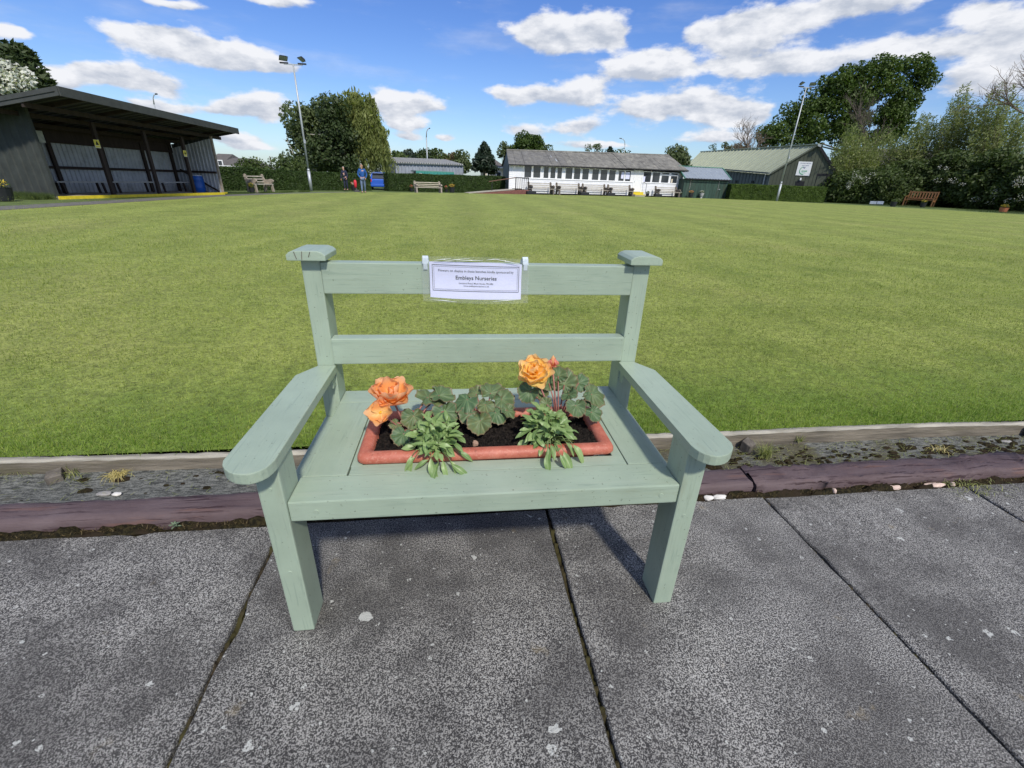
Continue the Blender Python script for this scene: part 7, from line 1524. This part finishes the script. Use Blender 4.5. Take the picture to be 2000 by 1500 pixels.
def shoots(name, label, px, pyb, pyt, hw, Y, seed, mat, ns, size, lean, dens=.055, group='wind-blown willow bushes'):
    r = np.random.default_rng(seed); B = D(px, pyb, Y); sc = 1 / ppm(B); t_ = thing(name, label, 'bush', (B[0], B[1], gz(Y)), group=group); P = []; DR = []; m_ = MB(); hw = hw * 1.25
    for k in range(ns):
        u = r.uniform(-1, 1); tall = (1 - .45 * abs(u) ** 1.5) * r.uniform(.55, 1.0); tp = D(px + u * hw + lean * 18 * tall, pyb + (pyt - pyb) * tall, Y + r.uniform(-1.6, 1.6)); b0 = B + np.array([u * hw * sc * .45, r.uniform(-.8, .8), 0]); b0[2] = gz(Y)
        mid = b0 * .45 + tp * .55 + np.array([-lean * .35, 0, .25]); n = int(np.linalg.norm(tp - b0) / dens); t = r.uniform(.02, 1, n) ** .8; c = ((1 - t) ** 2)[:, None] * b0 + (2 * t * (1 - t))[:, None] * mid + (t ** 2)[:, None] * tp
        sp = (.10 + .42 * np.sin(PI * np.clip(t, 0, 1) ** 1.2))[:, None]; c = c + r.normal(0, 1, (n, 3)) * sp * np.array([.8, .8, .7]); P.append(c); DR.append(np.tile(np.array([lean * .9, .0, .55]), (n, 1)) + r.normal(0, .55, (n, 3)))
        if k % 2 == 0: m_.tube([b0, mid, tp], [.035, .022, .006], 4, cap=False)
    P = np.concatenate(P); a = np.concatenate(DR); a /= np.linalg.norm(a, axis=1, keepdims=True); h = np.cross(a, r.normal(size=a.shape)); h /= np.linalg.norm(h, axis=1, keepdims=True); n = len(P); s_ = size * r.uniform(.5, 1.3, n)[:, None]
    V = np.empty((n * 4, 3)); V[0::4] = P; V[1::4] = P + h * s_ * .17 + a * s_ * .45; V[2::4] = P + a * s_; V[3::4] = P - h * s_ * .17 + a * s_ * .45
    bulk('foliage', V, np.arange(n * 4).reshape(-1, 4), mat, t_, attr=r.uniform(0, 1, n)); m_.build('stems', M['twig'], t_)['kind'] = 'stuff'; return t_
for k, (lb, px, pb_, pt, hw, Y, n, sz) in enumerate(wl_): shoots('willow_bush', lb, px, pb_, pt, hw, (52.5, 54, 53, 52, 49)[k], 60 + k, LF['will'], (130, 95, 105, 110, 125)[k], .28, (.1, .3, .55, .7, .7)[k])
bm_ = [('dark bush next to the olive hall with white blossom at its foot', 1655, 392, 335, 40, 47, 9000), ('dark bush mass behind the white boards', 1712, 398, 330, 46, 44, 12000), ('dark tall bush directly behind the brown timber bench', 1785, 402, 312, 50, 42, 14000), ('dark tall bush right of the brown bench', 1855, 406, 305, 50, 40, 14000), ('dark bush mass behind the terracotta pot', 1930, 410, 300, 52, 38, 15000), ('dark bush filling the right edge of the picture', 2015, 416, 296, 60, 36, 16000), ]
for k, (lb, px, pb_, pt, hw, Y, n) in enumerate(bm_): bmass('boundary_bush', lb, px, pb_, pt, hw, (51, 49.8, 50, 47.5, 43, 39.5)[k], 80 + k, LF['bush'], int(n * 1.9), .27, aspect=1.4, wind=(.5, 0, .2), sub=90, subr=.95)
bmass('boundary_bush', 'dark bush outside the right edge of the picture', 2110, 425, 270, 70, 33, 90, LF['bush'], 9000, .22)
def blossoms(label, spots, Y, seed, n, size=.09):
    cl = [pb(px, py, hw, hh, float(np.interp(px, [1655, 1712, 1785, 1855, 1930, 2015], [51, 49.5, 48.5, 46.5, 43, 39.5])) - 2.4 + Y * .3, .35) for px, py, hw, hh in spots]; c = cl[0][0]; t_ = thing('blossom_spray', label, 'blossom', c, group='white blossom on the bushes'); leaves('flower_heads', cl, n, size, LF['blossom'], t_, seed, 1.0, .3); return t_
blossoms('white elder blossom low on the dark bush beside the olive hall', [(1672, 342, 12, 10), (1690, 352, 14, 8), (1660, 360, 8, 10), (1705, 340, 8, 4)], .6, 1, 260); blossoms('sparse white blossom above the brown timber bench', [(1842, 327, 16, 5), (1832, 352, 10, 5), (1862, 352, 14, 6), (1880, 360, 8, 4)], -.4, 2, 150); blossoms('white blossom low at the right edge behind the terracotta pot', [(1948, 378, 12, 10), (1990, 355, 14, 12), (1935, 395, 12, 6), (1972, 392, 14, 6), (1905, 390, 12, 6), (1995, 385, 12, 10)], -.2, 3, 520)
bare_tree('bare_tree', 'leafless spreading branches reaching in at the upper right edge', (2075, 300), (2035, 120), 36, 21, .60, 5, .14, 4, mat='twig', ln=.55)
# left: hawthorn in blossom and dark conifer behind the shelter
crown_tree('conifer_tree', 'dark green feathery tree rising behind the left end of the shelter', 'tree', (40, 300), 27, [(32, 108, 16, 9), (50, 138, 18, 14), (72, 160, 13, 5), (30, 155, 22, 22), (20, 200, 36, 30)], 7000, .22, LF['dark'], 31, sub=60, subr=.38, aspect=1.9, wind=(.6, 0, .1))
crown_tree('hawthorn', 'hawthorn covered in white blossom at the left edge behind the shelter', 'tree', (0, 300), 25, [(8, 135, 26, 18), (20, 158, 28, 16), (-20, 150, 40, 40), (45, 172, 14, 9), (-60, 160, 50, 50)], 5200, .16, LF['blossom'], 32, sub=60, subr=.4, limbs=6, aspect=1.3, wind=(.6, 0, .1))
hw_ = bpy.data.objects['hawthorn']; leaves('foliage', subclumps([pb(8, 140, 26, 20, 25.4), pb(20, 162, 26, 16, 25.4), pb(-20, 160, 40, 44, 25.4)], 40, .5, 33), 5000, .16, LF['dark'], hw_, 33, 1.3, wind=(.6, 0, .1))
# verge grass beside the shelter and on the right
def verge(label, poly, n, seed, L=.12):
    r = np.random.default_rng(seed); u = r.uniform(0, 1, n); v = r.uniform(0, 1, n); a, b, c, d = [np.array(q, float) for q in poly]
    P = a * ((1 - u) * (1 - v))[:, None] + b * (u * (1 - v))[:, None] + c * (u * v)[:, None] + d * ((1 - u) * v)[:, None]; z = -SL * (P[:, 1] - .8) + .0
    blades('rough_grass', P[:, 0], P[:, 1], z, r.uniform(.4, 1.2, n) * L, np.full(n, .012), LF['mid'], .5, label, seed)
verge('rough grass growing at the foot of the shelter side wall', [tuple(SA + e_ * -.1 - n_ * .1), tuple(SA - e_ * .9 - n_ * .1), tuple(SA - e_ * .9 + n_ * 4), tuple(SA - e_ * .1 + n_ * 4)], 9000, 1, .22)
q1, q2, q3, q4 = G(1640, 395), G(2050, 424), G(2050, 408), G(1640, 390); verge('rough grass verge under the bushes on the right', [q1[:2], q2[:2], q3[:2] + [3, 0], q4[:2] + [3, 1]], 26000, 2, .13)
q1, q2, q3, q4 = G(440, 381), G(606, 375), G(606, 372.5), G(440, 377); verge('grass verge under the scrolled concrete bench', [q1[:2], q2[:2], q3[:2], q4[:2]], 6000, 3, .08)

# ---------------------------------------------------------------- people
def skin_mesh(name, joints, bones, mat, parent, sub=1):
    names = list(joints); me = bpy.data.meshes.new(name); me.from_pydata([joints[k][0] for k in names], [(names.index(a), names.index(b)) for a, b in bones], []); o = bpy.data.objects.new(name, me); COL.objects.link(o)
    o.modifiers.new('skin', 'SKIN'); sv = me.skin_vertices[0].data
    for i, k in enumerate(names): r = joints[k][1]; sv[i].radius = r if hasattr(r, '__len__') else (r, r)
    sv[0].use_root = True; md = o.modifiers.new('sub', 'SUBSURF'); md.levels = sub; md.render_levels = sub
    bpy.context.view_layer.update(); nm = bpy.data.meshes.new_from_object(o.evaluated_get(bpy.context.evaluated_depsgraph_get())); bpy.data.objects.remove(o); bpy.data.meshes.remove(me)
    nm.name = name; nm.materials.clear(); nm.materials.append(mat); nm.polygons.foreach_set('use_smooth', [True] * len(nm.polygons)); return link(name, nm, parent)
def person(label, px, py, H, yaw, top, legs_m, hair, stride, lean, handL, handR, elbL, elbR):
    P = G(px, py, .05); t_ = thing('person', label, 'person', (P[0], P[1], P[2]), yaw); k = H / 1.75; sk = simple('skin', (.52, .30, .22), .6, .1, 8, bump=0); lx = lean
    J = {}
    def j(n, x, y, z, r): J[n] = ((x * k, y * k, z * k), tuple(q * k for q in r) if hasattr(r, '__len__') else r * k)
    # facing -Y. body: head, neck, arms to the hands as one surface
    sh = 1.42; j('pelvis', 0, 0, .95, (.13, .10)); j('chest', lx * .6, 0, 1.25, (.16, .11)); j('neck', lx, 0, 1.47, .052); j('head0', lx * 1.2, -.03, 1.57, (.068, .075)); j('head1', lx * 1.3, -.035, 1.67, (.072, .085)); j('head2', lx * 1.3, -.03, 1.735, (.045, .055))
    for s, hd, eb, n in ((-1, handL, elbL, 'l'), (1, handR, elbR, 'r')):
        j('sh' + n, lx + s * .17, 0, sh, .055); j('el' + n, lx + eb[0], eb[1], eb[2], .042); j('wr' + n, lx + hd[0], hd[1], hd[2], .028); v = Vector(hd) - Vector(eb); v.normalize(); c_ = Vector((lx + hd[0], hd[1], hd[2])); pm = c_ + v * .055; j('pm' + n, *pm, (.030, .018))
        for f_ in range(4): b_ = pm + v * .03 + Vector((0, 1, 0)) * (f_ - 1.5) * .018; j('f%d%s' % (f_, n), *b_, .009); tp = b_ + v * (.04, .05, .046, .035)[f_] + Vector((-s * .012, 0, 0)); j('g%d%s' % (f_, n), *tp, .007)
        th = pm + Vector((0, -.035, 0)) - v * .01; j('t' + n, *th, .010); j('u' + n, *(th + v * .035 + Vector((0, -.01, 0))), .008)
    B = [('pelvis', 'chest'), ('chest', 'neck'), ('neck', 'head0'), ('head0', 'head1'), ('head1', 'head2')]
    for n in 'lr': B += [('chest', 'sh' + n), ('sh' + n, 'el' + n), ('el' + n, 'wr' + n), ('wr' + n, 'pm' + n), ('pm' + n, 't' + n), ('t' + n, 'u' + n)] + [('pm' + n, 'f%d%s' % (f_, n)) for f_ in range(4)] + [('f%d%s' % (f_, n), 'g%d%s' % (f_, n)) for f_ in range(4)]
    ank = {}
    for s, n in ((-1, 'l'), (1, 'r')): st = stride * s; j('hip' + n, s * .09, 0, .88, .085); j('kn' + n, s * .095, -.03 + st * .4, .50, .058); j('an' + n, s * .09, st, .09, .038); j('to' + n, s * .10, st - .16, .035, (.035, .025)); B += [('pelvis', 'hip' + n), ('hip' + n, 'kn' + n), ('kn' + n, 'an' + n), ('an' + n, 'to' + n)]
    skin_mesh('body', J, B, sk, t_)
    C_ = {'a': ((0, 0, .90 * k), (.155 * k, .115 * k)), 'b': ((lx * .3 * k, 0, 1.05 * k), (.155 * k, .12 * k)), 'c': ((lx * .7 * k, 0, 1.28 * k), (.185 * k, .13 * k)), 'd': ((lx * k, 0, 1.45 * k), (.085 * k, .075 * k))}; CB = [('a', 'b'), ('b', 'c'), ('c', 'd')]
    for n in 'lr':
        C_['s' + n] = (J['sh' + n][0], .078 * k); C_['e' + n] = (J['el' + n][0], .062 * k); C_['w' + n] = (J['wr' + n][0], .045 * k); CB += [('c', 's' + n), ('s' + n, 'e' + n), ('e' + n, 'w' + n)]
    skin_mesh('jacket', C_, CB, top, t_)
    L_ = {'p': ((0, 0, .95 * k), (.15 * k, .11 * k))}; LB = []
    for n in 'lr': L_['h' + n] = (J['hip' + n][0], .098 * k); L_['k' + n] = (J['kn' + n][0], .072 * k); q = J['an' + n][0]; L_['a' + n] = ((q[0], q[1], q[2] + .02 * k), .055 * k); LB += [('p', 'h' + n), ('h' + n, 'k' + n), ('k' + n, 'a' + n)]
    skin_mesh('trousers', L_, LB, legs_m, t_)
    for n in 'lr': q = J['an' + n][0]; skin_mesh('shoe', {'a': ((q[0], q[1] + .05 * k, .05 * k), .048 * k), 'b': ((q[0], q[1] - .06 * k, .045 * k), (.05 * k, .04 * k)), 'c': ((q[0], q[1] - .17 * k, .035 * k), (.045 * k, .03 * k))}, [('a', 'b'), ('b', 'c')], M['potblack'], t_)
    h = J['head1'][0]; bm = bmesh.new(); bmesh.ops.create_icosphere(bm, subdivisions=2, radius=1)
    for v in list(bm.verts):
        if v.co.z < -.1 and v.co.y < .2 or v.co.y < -.72 and v.co.z < .45: bm.verts.remove(v)
    for v in bm.verts: v.co = Vector((h[0] + v.co.x * .082 * k, h[1] + .012 * k + v.co.y * .098 * k, h[2] + .018 * k + v.co.z * .088 * k))
    me = bpy.data.meshes.new('hair'); bm.to_mesh(me); bm.free(); me.materials.append(hair); link('hair', me, t_)
    fx, fy, fz = h[0], h[1] - .088 * k, h[2] - .02 * k; m_ = MB().tube([(fx, fy + .01, fz + .025 * k), (fx, fy - .018 * k, fz - .012 * k)], [.008 * k, .014 * k], 6); m_.build('nose', sk, t_, local=True)
    for s in (-1, 1): MB().tube([(fx + s * .028 * k, fy + .004, fz + .03 * k), (fx + s * .028 * k, fy - .002, fz + .03 * k)], [.010 * k, .008 * k], 6).build('eye', M['potblack'], t_, local=True); MB().tube([(fx + s * .072 * k, fy + .085 * k, fz - .015), (fx + s * .080 * k, fy + .085 * k, fz + .03 * k)], [.012 * k, .018 * k], 6).build('ear', sk, t_, local=True)
    MB().box(fx - .022 * k, fx + .022 * k, fy - .002, fy + .01, fz - .048 * k, fz - .040 * k).build('mouth', simple('lips', (.35, .13, .10), .6), t_, local=True); return t_
hairg = simple('grey_hair', (.42, .40, .37), .8, .2, 20); denim = simple('faded_denim', (.12, .17, .27), .8, .45, 5); navyc = simple('navy_cloth', (.022, .026, .055), .85, .3, 6); bluec = simple('royal_blue_jacket', (.015, .085, .30), .7, .25, 6)
pm_ = person('man in a royal blue jacket and faded jeans walking across the green with head bowed', 711, 377.6, 1.74, math.radians(8), bluec, denim, hairg, .17, .0, (-.13, -.12, .93), (.20, -.06, .92), (-.27, .02, 1.14), (.28, .02, 1.14))
pn_ = person('man in dark navy overalls standing by the hedge holding a red garden blower', 677, 372, 1.62, math.radians(-20), navyc, navyc, hairg, .06, -.06, (-.28, -.05, .86), (.24, -.10, .90), (-.27, .0, 1.14), (.27, .02, 1.12))
p = D(694, 360, pn_.location.y - .25); t_ = thing('leaf_blower', 'red garden blower held by the man in dark overalls', 'garden tool', (p[0], p[1], p[2]))
redp = simple('red_plastic', (.62, .03, .05), .4, .1, 6); MB().lathe([(0, -.26), (.07, -.24), (.10, -.1), (.12, .08), (.10, .24), (.05, .30), (0, .31)], 12).build('motor_housing', redp, t_, local=True, smooth=True)
MB().tube([(0, 0, .26), (-.05, 0, .40), (-.16, 0, .36)], [.025, .025, .02], 8).build('handle', M['potblack'], t_, local=True); MB().tube([(.0, 0, -.22), (.10, -.08, -.48)], [.05, .045], 10).add([(-.22, -.2, -.62), (.36, -.2, -.62), (.20, -.08, -.36), (.0, -.08, -.36), (-.22, .05, -.62), (.36, .05, -.62), (.20, 0, -.36), (0, 0, -.36)], [(0, 1, 2, 3), (7, 6, 5, 4), (0, 4, 5, 1), (1, 5, 6, 2), (2, 6, 7, 3), (3, 7, 4, 0)]).build('nozzle', M['potblack'], t_, local=True)
# dead stalks and litter in the mossy stretch of the gutter
r = np.random.default_rng(77); n = 1500; X = np.where(r.uniform(0, 1, n) < .8, r.uniform(1.1, 4.2, n), r.uniform(-2.2, 1.1, n)); Y = r.uniform(.575, .765, n); az = r.uniform(-.6, .6, n) + (r.uniform(0, 1, n) < .3) * 1.3; L = r.uniform(.008, .040, n)
P0 = np.column_stack([X, Y, r.uniform(.010, .018, n)]); dv = np.column_stack([np.cos(az), np.sin(az), r.uniform(-.1, .35, n)]) * L[:, None]; sd = np.column_stack([-np.sin(az), np.cos(az), np.zeros(n)]) * .0011; V = np.empty((n * 3, 3)); V[0::3] = P0 - sd; V[1::3] = P0 + sd; V[2::3] = P0 + dv
tag(bulk('dead_stalks', V, np.arange(n * 3).reshape(n, 3), M['tuft'], attr=r.uniform(0, 1, n)), 'dead grass stalks and litter strewn along the mossy gutter', 'litter', kind='stuff')
n = 2600; X = r.uniform(-2.6, 5.0, n); Y = r.uniform(.426, .452, n); P0 = np.column_stack([X, Y, r.uniform(-.004, .004, n)]); az = r.uniform(0, 2 * PI, n); L = r.uniform(.004, .016, n); dv = np.column_stack([np.cos(az), np.sin(az), r.uniform(.1, 1.2, n)]) * L[:, None]; sd = np.column_stack([-np.sin(az), np.cos(az), np.zeros(n)]) * .0012; V = np.empty((n * 3, 3)); V[0::3] = P0 - sd; V[1::3] = P0 + sd; V[2::3] = P0 + dv
tag(bulk('joint_litter', V, np.arange(n * 3).reshape(n, 3), leafmat('mossy_litter', (.03, .025, .010), (.19, .14, .065), .2), attr=r.uniform(0, 1, n)), 'moss sprigs and dry litter between the slabs and the plum timber', 'litter', kind='stuff')
